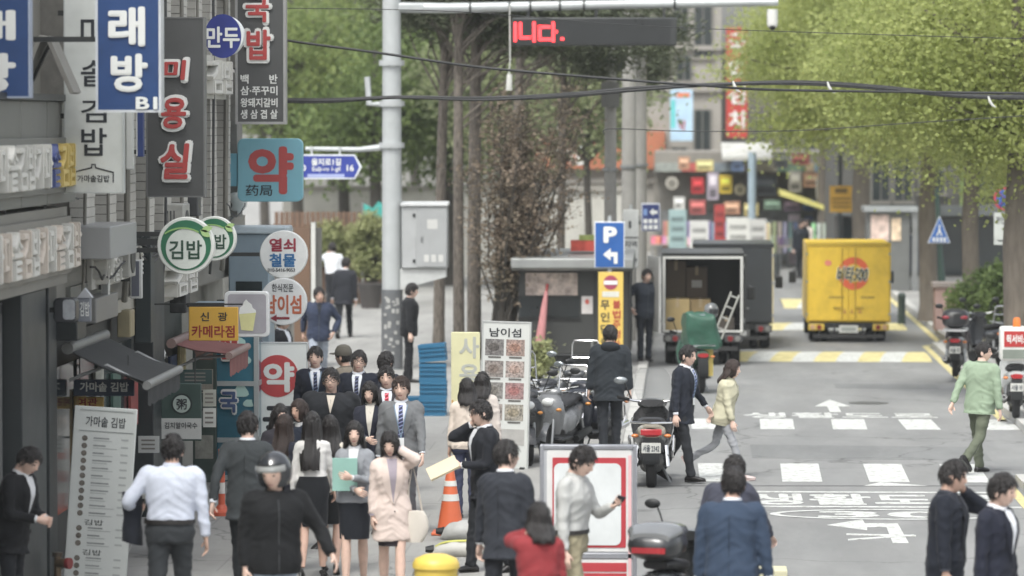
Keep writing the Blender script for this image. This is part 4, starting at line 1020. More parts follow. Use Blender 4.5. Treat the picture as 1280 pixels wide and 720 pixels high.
# concrete utility poles behind the parking sign
for px, S, r, lab in ((763, 63.5, .13, 'slim grey steel pole behind the parking sign'), (786, 60, .16, 'grey concrete utility pole beside the slim pole'), (798, 58, .19, 'thicker concrete utility pole carrying the small blue sign')):
    y = DY(S); x = W(px, 300, y).x
    t = thing('utility_pole', lab, 'pole', (x, y, ZS))
    b = MB(); b.tube([(0,0,0),(0,0,3),(0,0,6.3 if px == 763 else 9)], [r, r*.95, r*.85], 16); b.build('shaft', M((148,146,140), .75, 0, .12, 2, .1, 30, dirt=.25), t)
    b = MB(); [b.lathe([(r,0),(r+.025,0),(r+.025,.06),(r,.06)], 16, (0,0,z)) for z in (2.4, 3.6)]; b.build('band', STEEL, t)
    if px == 763:
        for a in (-.5, 0, .5):
            b = MB(); b.tube([(0,0,5.2),(a*.6,0,5.9),(a,0,6.5)], .025, 6); b.build('arm', FRAMEK, t)
        b = MB(); b.obox((0, -.17, 5.1), (.36, .2, .5)); b.build('switch_box', M((110,110,106), .6), t, bevel=.01)
# parking sign with the yellow notice board on one post
PS = 69.0; py0 = DY(PS)
k = Board('parking_sign', 'blue parking sign with white P and bent arrow on a post', 'sign', 743, 277, 781, 335, PS, M((204,208,212), .4), th=.03)
k.panel(744.3, 278.3, 779.7, 333.7, M((34,88,160), .4), name='sign_face'); k.text('P', 754.5, 283, 771.5, 303.5, TXTW, .09, off=.007)
k.poly([(754, 318), (763.5, 310), (763.5, 315), (772, 315), (772, 329.5), (767.5, 329.5), (767.5, 320.5), (763.5, 320.5), (763.5, 325.5)], TXTW, off=.007, name='arrow')
b = MB(); b.cyl((0, .06, -k.z0+ZS), (0, .06, k.h+.1), .035, n=12); b.build('post', GALV, k.t)
k = Board('notice_column', 'tall yellow notice board against illegal parking below the parking sign', 'sign', 748, 340, 779, 436, PS+.25, M((214,182,84), .5, 0, .05, dirt=.1), th=.03)
k.disc(763.5, 353, 9, M((156,60,84), .5), name='emblem'); k.panel(755, 350.5, 772, 355.5, TXTW, off=.007, name='emblem_bar'); k.panel(753, 364, 774, 371, M((200,200,190), .5), name='printed_panel')
for i, ch in enumerate('무인단속'): k.text(ch, 751, 375+i*15, 762, 387+i*15, TXTK, .04)
for i, ch in enumerate('불법주정차'): k.text(ch, 766, 375+i*12.4, 776, 385.5+i*12.4, M((170,52,48), .5), .04)
b = MB(); [b.box(-.03, .03, .02, .045, k.h*q-.03, k.h*q+.03) for q in (.2, .8)]; b.build('clip', STEEL, k.t)
k = Board('zone_sign', 'white tow-away zone plates half hidden behind the parking sign', 'sign', 779, 262, 798, 334, 61.6, M((200,202,198), .5), th=.03)
k.text('지역', 781, 301, 796, 309, TXTK, .02); k.panel(780, 323.5, 792, 325.5, TXTK, name='tow_picture'); k.disc(793.5, 324.5, 2.8, TXTK, name='tow_picture'); k.panel(786, 276, 789, 285, TXTK, name='picture'); k.panel(779, 296, 798, 297.5, FRAMEK, name='gap')
b = MB(); b.cyl((0,.05,-k.z0+ZS), (0,.05,k.h+.1), .03, n=10); b.build('post', GALV, k.t)
k = Board('direction_sign', 'small blue direction plate with white arrows on the thick pole', 'sign', 802, 254, 825, 289, 58.8, M((198,202,210), .45), th=.04)
k.panel(803, 255.5, 824, 288, M((44,56,112), .45), name='sign_face'); k.poly([(812,265),(817,260),(817,263),(822,263),(822,267),(817,267),(817,270)], TXTW, off=.007, name='arrow'); k.panel(804.5,261,809,269,M((120,150,200),.5), off=.007, name='picture')
for r_ in range(2):
    for q in range(3): k.panel(804.5+q*6.4, 273.5+r_*7.5, 809.5+q*6.4, 279+r_*7.5, TXTW, off=.007, name='printed_block')
b = MB(); b.bar((-k.w/2, .03, k.h*.5), (-k.w/2-.1, .12, k.h*.5), .04); b.build('bracket', STEEL, k.t)

# dark kiosk
KS = 67.0; ky = DY(KS); kc = W(722, 400, ky)
kio = thing('street_kiosk', 'dark grey metal street kiosk with a serving window', 'kiosk', (kc.x, ky, ZS))
kx = lambda px: W(px, 300, ky).x-kc.x
kz = lambda py: W(640, py, ky).z-ZS
KM = M((62,63,62), .5, .2, .06, 1.5, dirt=.1)
b = MB(); b.box(kx(648), kx(788), 0, 2.6, .22, kz(338)); b.build('cabin', KM, kio, bevel=.02)
b = MB(); b.box(kx(650), kx(724), -.02, 0.01, kz(396), kz(371)); wn = b.build('serving_window', M((40,44,46), .12, spec=.8), kio)
b = MB(); b.box(kx(648), kx(726), -.05, -.021, kz(398.5), kz(396.5)); b.box(kx(648), kx(726), -.05, -.021, kz(371), kz(369)); b.build('window_frame', BLACK, wn)
b = MB(); b.box(kx(657), kx(722), -.03, .01, kz(369), kz(341)); b.build('picture_board', M((176,160,150), .5, 0, .6, 6), kio)
b = MB(); b.box(kx(727), kx(741), -.012, .0-.001, kz(392), kz(370)); b.build('notice', M((206,200,196), .6), kio); 
b = MB(); b.prism([(kx(734)+.04*math.cos(a), kz(377)+.05*math.sin(a)) for a in np.linspace(0, 2*math.pi, 14)[:-1]], -.018, -.013); b.build('notice_print', M((200,96,84), .6), kio)
b = MB(); b.prismx([(-.5, kz(322)), (2.7, kz(316)), (2.7, kz(338)), (-.15, kz(338)), (-.5, kz(334))], kx(640), kx(792)); b.build('roof', M((150,152,150), .45, .4, .08, dirt=.1), kio, bevel=.02)
b = MB(); b.box(kx(739), kx(741.5), -.03, -.001, kz(434), kz(425)); b.build('door_handle', STEEL, kio)
b = MB(); b.box(kx(743.2), kx(744.2), -.006, 0.0, .25, kz(341)); b.box(kx(786)-.01, kx(787), -.006, 0.0, .25, kz(341)); b.build('door_seam', BLACK, kio)
b = MB(); [b.cyl((x, y, 0), (x, y, .24), .05) for x in (kx(660), kx(776)) for y in (.2, 2.3)]; b.build('foot', BLACK, kio)
b = MB(); b.box(kx(654), kx(780), .1, .14, .05, .2); b.build('skirt', BLACK, kio)
# fruit boxes / goods on the kiosk roof front
t = thing('goods_pile', 'red and green melon printed boxes stacked behind the kiosk roof', 'boxes', (W(732,0,ky+1).x, ky+1.2, kz(316)+ZS))
b = MB(); b.box(-.28,.28,-.2,.2,0.0,.2); b.build('box', M((196,76,62), .6, 0, .3, 6), t); b = MB(); b.box(-.12,.3,-.21,.21,.205,.3); b.build('box', M((140,150,80), .6, 0, .3, 6), t)
# folded parasol
c = G(676, 470, ZS); c.y = ky-.35; c.x = W(674, 420, c.y).x
t = thing('folded_parasol', 'folded pink and red parasol leaning at the kiosk', 'parasol', (c.x, c.y, ZS))
b = MB(); b.tube([(-.01,0,.12),(0,0,.3),(.03,0,.6),(.09,.04,1.1),(.13,.06,1.42)], [.1,.09,.085,.06,.03], 12); b.build('canopy', M((186,124,124), .7, 0, .15, 4, .5, 10, streak=(8,8,1)), t)
b = MB(); b.tube([(-.05,0,.12),(-.14,0,.25),(-.1,0,.38),(.0,0,.36),(.1,0,.22),(.02,0,.1)], .06, 10); b.build('folded_cloth', M((180,84,84), .8, 0, .2, 5), t)
b = MB(); b.cyl((.13,.06,1.4),(.15,.07,1.55),.025); b.build('tip', M((150,50,52), .5), t)
b = MB(); b.cyl((-.02,0,0),(-.01,0,.2),.02); b.lathe([(.18,0),(.18,.05),(.03,.07)],16); b.build('base', BLACK, t)

# right-hand signs, kiosk, bollard, planter
def road_post(px, S, label, name):
    y = DY(S); x = W(px, 300, y).x
    return thing(name, label, 'sign', (x, y, ZS)), x, y
t, x, y = road_post(1174, 56, 'blue triangular crossing sign on a dark green post', 'crossing_sign')
zz = lambda py: W(640, py, y).z-ZS
b = MB(); b.tube([(.08,0,0),(.07,0,.8),(.03,0,zz(320)),(-.06,0,zz(236))], [.13,.1,.06,.05], 12); b.build('post', M((44,66,60), .5), t)
b = MB(); b.prism([(-.26, zz(303)), (.24, zz(303)), (-.0, zz(269))], -.09, -.06); b.build('plate', M((206,212,218), .45), t)
b = MB(); b.prism([(-.235, zz(302)), (.215, zz(302)), (-.0, zz(271.5))], -.098, -.091); pf = b.build('sign_face', M((46,96,170), .45), t)
b = MB(); [b.box(-.15+.08*q, -.10+.08*q, -.103, -.0985, zz(301), zz(296)) for q in range(4)]; b.tube([(.0,-.1,zz(280)),(.0,-.1,zz(287)),(-.06,-.1,zz(294))], .018, 6); b.tube([(.0,-.1,zz(287)),(.05,-.1,zz(294))], .018, 6); b.build('figure', TXTW, pf)
t, x, y = road_post(1050, 44, 'ochre yellow square sign on a dark pole before the ginkgo trunk', 'square_sign')
zz = lambda py: W(640, py, y).z-ZS
b = MB(); b.cyl((.0,0,0),(.0,0,zz(190)),.06,n=10); b.build('post', M((48,52,52), .5), t)
b = MB(); b.box(-.3,.42,-.1,-.06,zz(265),zz(232)); b.build('plate', M((202,154,52), .5), t)
for x0, x1, ya_, yb_ in ((-.15,.2,241,235),(-.22,.3,249,247),(-.22,.3,254,252),(-.22,.3,259,257)):
    b = MB(); b.box(x0,x1,-.105,-.1005,zz(ya_),zz(yb_)); b.build('printed_line', M((110,84,34), .6), t)
t, x, y = road_post(1256, 66, 'round no-parking sign over a white tow-away plate', 'no_parking_sign')
zz = lambda py: W(640, py, y).z-ZS
b = MB(); b.cyl((.08,0,0),(.08,0,zz(225)),.05,n=12); b.build('post', M((44,62,58), .5), t)
zc = zz(248); rr = .22
b = MB(); b.lathe([(.001,-.09),(rr,-.09),(rr,-.06),(.001,-.06)], 32, (0,0,zc), 'Y'); b.build('plate', M((176,60,66), .45), t)
b = MB(); b.lathe([(.001,-.097),(rr*.8,-.097),(rr*.8,-.091),(.001,-.091)], 32, (0,0,zc), 'Y'); fc = b.build('sign_face', M((54,90,166), .45), t)
b = MB(); b.bar((-rr*.56,-.1,zc+rr*.56),(rr*.56,-.1,zc-rr*.56),.05,.006); b.bar((-rr*.56,-.103,zc-rr*.56),(rr*.56,-.103,zc+rr*.56),.05,.006); b.build('cross', M((176,60,66), .45), fc)
b = MB(); b.box(-.21,.21,-.09,-.06,zz(305),zz(265)); pl = b.build('tow_plate', M((182,186,180), .5), t)
letter('견인지역', -.18, .17, zz(279), zz(270), -.0905, TXTK, pl, .02, .006); b = MB(); b.prism([(-.16,zz(299)),(-.02,zz(299)),(-.02,zz(296)),(.1,zz(288)),(.12,zz(290)),(.02,zz(298)),(.18,zz(297)),(.18,zz(299)),(-.1,zz(301))], -.097, -.091); b.build('tow_picture', TXTK, pl)
# far right kiosk/phone booth
y = 108; c = W(1112, 300, y)
t = thing('bus_shelter', 'grey glazed shelter with posters behind the yellow truck', 'shelter', (c.x, y, ZS)); 
b = MB(); b.box(-.6,.55,0,1.4,0,W(0,268,y).z); b.build('cabin', M((104,106,104), .5, .2), t, bevel=.02)
b = MB(); b.box(-.7,.75,-.2,1.6,W(0,268,y).z,W(0,262,y).z); b.build('roof', M((140,144,144), .5), t)
b = MB(); b.box(-.5,-.02,-.03,-.001,W(0,304,y).z,W(0,272,y).z); b.build('poster', M((204,180,168), .5, 0, .5, 5), t); b = MB(); b.box(.05,.3,-.03,-.001,W(0,304,y).z,W(0,276,y).z); b.build('poster', M((214,190,160), .5, 0, .4, 6), t)
b = MB(); b.box(.6,.75,-.1,.05,0,W(0,268,y).z); b.build('post', STEEL, t)
b = MB(); c = G(1127, 405, ZS); b.lathe([(.0,0),(.09,0),(.085,.55),(.09,.56),(.09,.66),(.06,.7),(.0,.71)], 16)
tag(b.build('bollard', M((48,62,58), .5, 0, .1), loc=(c.x, c.y, ZS)), 'dark green bollard on the pavement right of the yellow truck', 'bollard')
b = MB(); c = G(985, 330, 0); b.lathe([(.0,0),(.12,0),(.11,.75),(.0,.8)], 14)
tag(b.build('waste_bin', M((60,64,64), .5), loc=(W(970,320,118).x, 118, 0)), 'small dark bin standing by the far shop row', 'bin')
c = G(1195, 385, ZS); t = thing('pink_planter', 'pinkish stone planter box behind the parked scooters', 'planter', (W(1196,350,88).x, 88, ZS))
b = MB(); b.box(-.5,.5,-.3,.3,0,.95); b.build('box', M((176,146,140), .7, 0, .12, 3, dirt=.2), t, bevel=.02); b = MB(); b.box(-.55,.55,-.35,.35,.95,1.05); b.build('rim', M((150,140,136), .7), t)

# ================================================================== OVERHEAD CABLES
CAB = M((30,32,34), .6, 0, .1)
def catenary(pts, n=10):
    """smooth path through photo points (px, py, scale)"""
    P = [W(px, py, DY(S)) for px, py, S in pts]; out = []
    for i in range(len(P)-1):
        p0, p1, p2, p3 = P[max(i-1,0)], P[i], P[i+1], P[min(i+2, len(P)-1)]
        for k in range(n):
            t = k/n
            out.append(0.5*((2*p1)+(-p0+p2)*t+(2*p0-5*p1+4*p2-p3)*t*t+(-p0+3*p1-3*p2+p3)*t*t*t))
    return out + [P[-1]]
def cable(label, pts, r, name='overhead_cable', n=10):
    P = catenary(pts, n); c = P[0]; b = MB(); b.tube([p-c for p in P], r, 6)
    return tag(b.build(name, CAB, loc=c), label, 'cable')
CS = 86
bun = thing('cable_bundle', 'thick bundle of twisted black cables strung across the street', 'cable', W(330, 124, CS)*0 + W(330, 124, DY(CS)))
c = W(330, 124, DY(CS))
for j, (dy, r, ph) in enumerate(((0,.02,0),(-1.6,.016,1.4),(1.8,.015,2.6),(-3.2,.009,.8))):
    pts = [(300,124+dy,CS),(400,126+dy+.8*math.sin(ph),CS),(500,121.5+dy*.8+math.sin(1+ph),CS),(600,124+dy+math.sin(2+ph),CS),(700,120+dy,CS),(800,112+dy+math.sin(3+ph),CS),(900,105.5+dy*.6,CS),(1000,103.5+dy+.8*math.sin(ph),CS),(1100,110+dy,CS),(1200,120+dy*.8,CS),(1300,122+dy,CS),(1420,119+dy,CS)]
    P = catenary(pts, 8); b = MB(); b.tube([p-c for p in P], r, 6); b.build('cable', CAB, bun)
for i, (px, py) in enumerate(((918,104),(1036,105),(1237,123))):
    p = W(px, py, DY(CS)); b = MB(); b.tube([p-c+Vector((-.02,-.02,.03)), p-c+Vector((.0,-.03,-.04)), p-c+Vector((.04,-.02,-.10)), p-c+Vector((.09,-.01,-.13))], [.012,.022,.02,.006], 6); b.build('cable_tie', M((206,206,200), .7), bun)
cable('single thick cable sloping down from the restaurant sign across the street', [(300,39,88),(362,51,88),(480,67,88),(600,84,88),(760,98,88),(880,107,88),(1000,113,87),(1420,118,86)], .021)
cable('thin black wire sagging across the ginkgo foliage', [(755,168,84),(765,161,84),(860,164,84),(1000,163,84),(1150,153,84),(1420,136,84)], .008)
cable('fine grey wire crossing above the display board', [(300,10,92),(560,14,92),(800,32,92),(1090,43,92),(1420,52,92)], .006)
b = MB(); c = W(637, 55, gy-.2); b.tube([(0,0,.7),(0.01,0,-.3),(-.01,0,-.55)], [.012,.012,.012], 6); b.cyl((0,0,-.55),(-.01,0,-.85),.05,.06); b.bar((0,0,.7),(0,.2,.72),.02)
tag(b.build('hanging_microphone', M((190,190,184), .5), loc=c), 'white cable with a slim white cylinder hanging by the display board', 'cable')

# ================================================================== TREES AND SHRUBS
rng = np.random.default_rng(7)
BARK = M((104,96,86), .9, 0, .25, 4, .8, 14, streak=(3,3,.7))
BARKP = M((112,104,95), .95, 0, .55, 9, 1.0, 22, streak=(3,3,.8))
BARKD = M((70,66,60), .9, 0, .25, 4, .8, 14)
L_GINK = leafmat((142,154,88), (192,198,130), .6, 'ginkgo_leaf')
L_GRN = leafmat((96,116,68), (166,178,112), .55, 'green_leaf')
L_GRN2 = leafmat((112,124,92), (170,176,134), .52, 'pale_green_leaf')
L_PINE = leafmat((58,66,50), (108,114,90), .2, 'pine_needles')
L_RED = leafmat((112,106,88), (156,138,122), .35, 'young_reddish_leaf')
L_SHR = leafmat((124,132,88), (172,174,128), .35, 'clipped_shrub_leaf')
L_DK = leafmat((74,94,56), (130,146,88), .45, 'dark_hedge_leaf')
def leaves_mesh(name, centers, size, mat, aspect=.6, bend=True):
    n = len(centers)
    d = rng.normal(size=(n,3)); d[:,2] = d[:,2]*.6; d /= np.linalg.norm(d, axis=1)[:,None]+1e-9
    r = rng.normal(size=(n,3)); u = np.cross(d, r); u /= np.linalg.norm(u, axis=1)[:,None]+1e-9
    s = size*rng.uniform(.6, 1.35, n)[:,None]
    w = np.cross(d, u)
    c = np.asarray(centers)
    v = np.stack([c-d*s*.5, c+u*s*aspect*.5+w*s*.10, c+d*s*.5, c-u*s*aspect*.5+w*s*.10], axis=1).reshape(-1,3)
    me = bpy.data.meshes.new(name)
    me.vertices.add(n*4); me.vertices.foreach_set('co', v.astype(np.float32).ravel())
    me.loops.add(n*4); me.loops.foreach_set('vertex_index', np.arange(n*4, dtype=np.int32))
    me.polygons.add(n); me.polygons.foreach_set('loop_start', np.arange(0, n*4, 4, dtype=np.int32))
    try: me.polygons.foreach_set('loop_total', np.full(n, 4, dtype=np.int32))
    except Exception: pass
    me.materials.append(mat); me.update(); me.validate()
    return me
def tree(name, label, cat, loc, trunk, blobs, nclump, nleaf, lsize, bark, lmat, group=None, clump_r=.35, limb_r=.05, aspect=.6, shell=.55, parts=('trunk','crown'), limbs=26):
    """trunk: list of (x,y,z,r); blobs: list of (x,y,z,rx,ry,rz) crown lobes; leaves gather in clumps at limb tips"""
    t = thing(name, label, cat, loc, group=group)
    b = MB(); b.tube([p[:3] for p in trunk], [p[3] for p in trunk], 12)
    vol = np.array([q[3]*q[4]*q[5] for q in blobs])**.8; vol /= vol.sum()
    C = []
    for _ in range(nclump):
        q = blobs[rng.choice(len(blobs), p=vol)]
        d = rng.normal(size=3); d /= np.linalg.norm(d); rr = rng.uniform(shell, 1.0)**.7
        C.append((q[0]+d[0]*q[3]*rr, q[1]+d[1]*q[4]*rr, q[2]+d[2]*q[5]*rr))
    C = np.array(C)
    tz = [p[2] for p in trunk]
    for i in range(min(limbs, nclump)):
        p = C[i]; zz = np.clip(p[2]-rng.uniform(.5, 2.0), tz[0]+.55*(tz[-1]-tz[0]), tz[-1]); fr = np.interp(zz, tz, [q[0] for q in trunk]); fy = np.interp(zz, tz, [q[1] for q in trunk])
        m = ((fr+p[0])/2+rng.normal()*.12, (fy+p[1])/2+rng.normal()*.12, (zz+p[2])/2+.15)
        b.tube([(fr,fy,zz), m, tuple(p)], [limb_r*1.5, limb_r, limb_r*.3], 6)
    b.build(parts[0], bark, t)
    k = nleaf//nclump
    pts = np.repeat(C, k, axis=0)+rng.normal(size=(nclump*k,3))*clump_r*np.array([1,1,.7])
    o = bpy.data.objects.new(parts[1], leaves_mesh(parts[1], pts, lsize, lmat, aspect)); COL.objects.link(o); o.parent = t
    return t
# ginkgo row along the right pavement
GG = 'ginkgo trees along the right pavement'
def gink(label, px, S, r, crown, n, seed_h=9):
    y = DY(S); x = W(px, 350, y).x
    tr = [(0,0,0,r*1.25),(0.02,0,.4,r*1.05),(-.03,.05,2.5,r),(.05,0,4.5,r*.85),(0,.05,7.5,r*.5)]
    tree('ginkgo_tree', label, 'tree', (x, y, ZS), tr, crown, 260, int(n*3.4), .088, BARK, L_GINK, GG, clump_r=.42, limb_r=.06, aspect=.8, shell=.35)
gink('ginkgo tree with pale green crown beside the crossing sign', 1160, 54.5, .2, [(-.5,0,6.5,3.4,3,2.6),(-2.4,0,6.0,2.2,2,2.0),(2.2,0,6.0,2.4,2.2,2.0),(0.3,-.5,4.4,2.2,1.5,1.0),(-2.2,-.5,4.6,1.6,1.2,.8),(2.0,0,4.0,1.6,1.3,.9)], 18000)
gink('ginkgo tree rising behind the parked scooters', 1214, 61, .17, [(0,0,6.2,2.8,2.4,2.4),(1.6,0,5.6,1.9,1.8,1.7),(-1.6,0,5.6,1.9,1.8,1.5),(.3,0,4.0,1.9,1.3,.9),(1.8,0,3.9,1.2,1.2,.8)], 15000)
gink('ginkgo tree with dark trunk at the no-parking sign', 1272, 75, .22, [(0,0,6.2,2.4,2.0,2.2),(-1.3,0,5.4,1.5,1.4,1.3),(.3,0,4.3,1.7,1.2,.9)], 12000)
gink('ginkgo tree with thick trunk behind the yellow truck', 1077, 45, .25, [(.3,0,7.4,3.3,3.2,3.2),(-1.9,0,6.0,1.6,1.6,1.7),(2.5,0,6.6,2.6,2.4,2.2),(-.3,-1,4.7,2.3,1.6,1.0),(2.0,-1,4.6,1.9,1.6,.9)], 17000)
gink('ginkgo tree farthest up the right pavement', 1030, 39.5, .2, [(.6,0,7.4,2.6,2.6,3.0),(-1.2,0,7.0,1.3,1.4,2.0),(2.6,0,7,2.2,2.2,2.4)], 10000)
# pines in the plaza
PG = 'pine trees in the plaza'
def pine(label, px, S, r, lean, crown, n):
    y = DY(S); x = W(px, 400, y).x
    tr = [(0,0,0,r*1.2),(.01,0,.5,r),(lean*.2,.02,2.2,r*.92),(lean*.5,0,4.2,r*.85),(lean*.8,.04,5.6,r*.75),(lean,0,7.6,r*.5)]
    tree('pine_tree', label, 'tree', (x, y, ZS), tr, crown, 90, int(n*1.3), .17, BARKP, L_PINE, PG, clump_r=.26, limb_r=.018, aspect=.22, shell=.2, limbs=24)
pine('slender pine trunk leaning left beside the control cabinet', 548, 63.5, .115, .15, [(.2,0,7.2,1.5,1.2,.9),(1.4,0,6.6,1.2,1,.7)], 9000)
pine('middle slender pine trunk of the plaza group', 573, 66, .11, .0, [(.3,0,7.4,1.6,1.2,.9),(1.6,0,6.4,1.2,.8,.5)], 9000)
pine('pine with the thickest trunk of the plaza group', 592, 65, .14, .05, [(1.3,0,6.9,1.9,1.4,.9),(2.6,0,6.3,1.3,1,.7),(-.8,0,7.0,1.2,1,.8)], 12000)
pine('pine standing behind the reddish shrub', 640, 58, .12, .2, [(.6,0,7.2,2.2,1.4,1.1),(2.4,0,6.2,1.4,1,.8)], 11000)
pine('pine half hidden behind the kiosk roof', 700, 56, .1, .1, [(0,0,7.0,2.0,1.5,1.2),(1.6,0,6.3,1.3,1,.9)], 10000)
# reddish vase-shaped young tree
y = DY(66.5); x = W(622, 410, y).x
t = thing('young_tree', 'bushy young tree with thin stems and reddish brown spring leaves', 'tree', (x, y-.2, ZS))
b = MB(); tips = []
for i in range(52):
    a = rng.uniform(0, 2*math.pi); sp = rng.uniform(.1, 1.3); h = rng.uniform(3.0, 5.3); ox = .5
    p = [(rng.normal()*.08, rng.normal()*.08, 0)]
    for q in (.3, .55, .8, 1.0):
        p.append((ox*q+sp*math.cos(a)*q**1.3+rng.normal()*.05, sp*math.sin(a)*q**1.3*.8+rng.normal()*.05, h*q))
    b.tube(p, [.032,.024,.016,.01,.004], 5)
    for q in range(26):
        u = rng.uniform(.32, 1.0); j = min(3, int(u*4)); pa, pb = Vector(p[j]), Vector(p[j+1]); f = u*4-j
        s_ = pa.lerp(pb, f); d = Vector((rng.normal()*.26, rng.normal()*.22, rng.uniform(.02,.34))); b.tube([s_, s_+d], [.006,.002], 4)
        for w in range(10): tips.append(tuple(s_+d*rng.uniform(.2,1.1)+Vector(rng.normal(size=3)*.05)))
b.build('stem', BARKD, t)
o = bpy.data.objects.new('crown', leaves_mesh('crown', np.array(tips), .08, L_RED, .55)); COL.objects.link(o); o.parent = t
# greenery left of the mast
def grn(label, px, S, crown, n, m=L_GRN, ls=.26, r=.18, h=6.5, name='broadleaf_tree', grp='trees beyond the plaza', nc=130):
    y = DY(S); x = W(px, 350, y).x
    tree(name, label, 'tree', (x, y, ZS), [(0,0,0,r*1.2),(.05,0,.8,r),(-.05,0,h*.6,r*.8),(0,0,h,r*.4)], crown, nc, int(n*1.25), ls*.62, BARKD, m, grp, clump_r=.5, limb_r=.06, aspect=.65, shell=.3)
grn('bright green tree in the middle of the left greenery', 430, 43, [(-.6,0,5.6,2.2,1.8,1.8),(1.4,0,5.0,1.8,1.6,1.5),(-.4,0,7.6,2.6,2,1.5)], 11000)
grn('dark green tree over the street name sign', 470, 46, [(0,0,4.6,1.5,1.2,1.3),(1.2,0,5.6,1.4,1.2,1.3),(-1.2,0,3.9,1.2,1,1.0)], 9000, L_DK)
grn('green tree behind the restaurant sign', 372, 44, [(0,0,6.2,1.9,1.6,1.5),(.8,0,4.6,1.5,1.3,1.1),(-1.5,0,6.2,1.6,1.4,2.0)], 9000)
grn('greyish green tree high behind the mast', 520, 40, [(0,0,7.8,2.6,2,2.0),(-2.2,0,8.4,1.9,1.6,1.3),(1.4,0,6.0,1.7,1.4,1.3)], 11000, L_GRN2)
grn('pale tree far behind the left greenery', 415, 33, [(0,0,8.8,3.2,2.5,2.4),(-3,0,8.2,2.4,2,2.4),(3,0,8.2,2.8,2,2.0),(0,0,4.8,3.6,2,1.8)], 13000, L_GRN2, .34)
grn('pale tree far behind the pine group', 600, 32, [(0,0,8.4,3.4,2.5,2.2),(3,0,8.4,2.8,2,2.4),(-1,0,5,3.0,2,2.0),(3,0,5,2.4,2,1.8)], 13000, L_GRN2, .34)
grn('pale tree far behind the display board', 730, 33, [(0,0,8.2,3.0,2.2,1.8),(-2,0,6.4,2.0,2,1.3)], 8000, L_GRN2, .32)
grn('green tree at the far left behind the corrugated wall', 330, 36, [(0,0,7.6,2.6,2,2.6),(-2.4,0,7.6,2.4,2,2.4)], 9000, L_GRN, .3)
# clipped cloud shrubs, hedge and small plants
def shrub(label, px, S, blobs, n, m=L_SHR, ls=.11, name='clipped_shrub', grp=None, zb=ZS):
    y = DY(S); x = W(px, 380, y).x
    tree(name, label, 'shrub', (x, y, zb), [(0,0,0,.05),(.02,0,.3,.05),(0,0,.8,.03)], blobs, 60, n, ls, BARKD, m, grp, clump_r=.12, limb_r=.02, shell=.6, parts=('stem','foliage'))
shrub('wide pale clipped shrub behind the walkers', 425, 50, [(0,0,1.55,.75,.6,.45),(-.45,0,1.2,.5,.4,.4),(.5,0,1.15,.5,.4,.4)], 7000, grp='clipped shrubs')
shrub('taller pale clipped shrub in a dark pot next to the mast', 463, 51, [(0,0,1.7,.4,.35,.5),(.05,0,1.15,.45,.4,.4)], 5000, grp='clipped shrubs')
shrub('dark green hedge bush behind the right-hand scooters', 1222, 62, [(0,0,1.0,.55,.5,.55),(.5,0,1.2,.55,.5,.6)], 6000, L_DK, .1, 'hedge_bush')
shrub('taller dark green bush beside the delivery bike', 1262, 64, [(0,0,1.1,.45,.5,.65),(.4,0,1.5,.4,.5,.6)], 6000, L_DK, .1, 'hedge_bush')
shrub('low yellowish weeds at the foot of the kiosk', 664, 70.5, [(0,0,.22,.28,.2,.18),(.15,0,.45,.14,.14,.2)], 1800, L_SHR, .09, 'weed_clump')
for px, S, lab in ((463, 51.3, 'dark plant pot under the taller clipped shrub'), (425, 50.3, 'wide dark planter under the pale clipped shrub')):
    b = MB(); b.lathe([(.0,0),(.22,0),(.30,.55),(.33,.56),(.33,.62),(.26,.62),(.0,.58)], 18)
    tag(b.build('plant_pot', M((66,62,60), .6, 0, .2), loc=(W(px,380,DY(S)).x, DY(S)-.03, ZS)), lab, 'pot')

# denser greenery behind the pines
grn('dense dark tree closing the gap behind the pine trunks', 560, 45, [(0,0,4.4,1.8,1.4,1.6),(1.6,0,6.2,1.9,1.4,1.5),(-1.2,0,6.4,1.5,1.2,1.4)], 9000, L_DK)
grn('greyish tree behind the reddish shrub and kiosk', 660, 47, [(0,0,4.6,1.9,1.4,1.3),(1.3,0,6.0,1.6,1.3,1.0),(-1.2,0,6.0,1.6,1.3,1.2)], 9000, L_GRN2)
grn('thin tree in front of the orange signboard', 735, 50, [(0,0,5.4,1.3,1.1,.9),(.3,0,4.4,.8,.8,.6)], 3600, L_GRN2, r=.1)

# ================================================================== PEOPLE
def lerp(a, b, t): return a+(b-a)*t
def sstep(a, b, x):
    t = min(1, max(0, (x-a)/(b-a))); return t*t*(3-2*t)
def cat(P, n=4):
    """smooth polyline through points with radius: list of (Vector, r)"""
    out = []
    for i in range(len(P)-1):
        q = [P[max(i-1,0)], P[i], P[i+1], P[min(i+2, len(P)-1)]]
        for k in range(n):
            t = k/n; f = lambda a,b,c,d: 0.5*((2*b)+(c-a)*t+(2*a-5*b+4*c-d)*t*t+(-a+3*b-3*c+d)*t*t*t)
            out.append((f(*[x[0] for x in q]), lerp(P[i][1], P[i+1][1], t)))
    return out+[P[-1]]
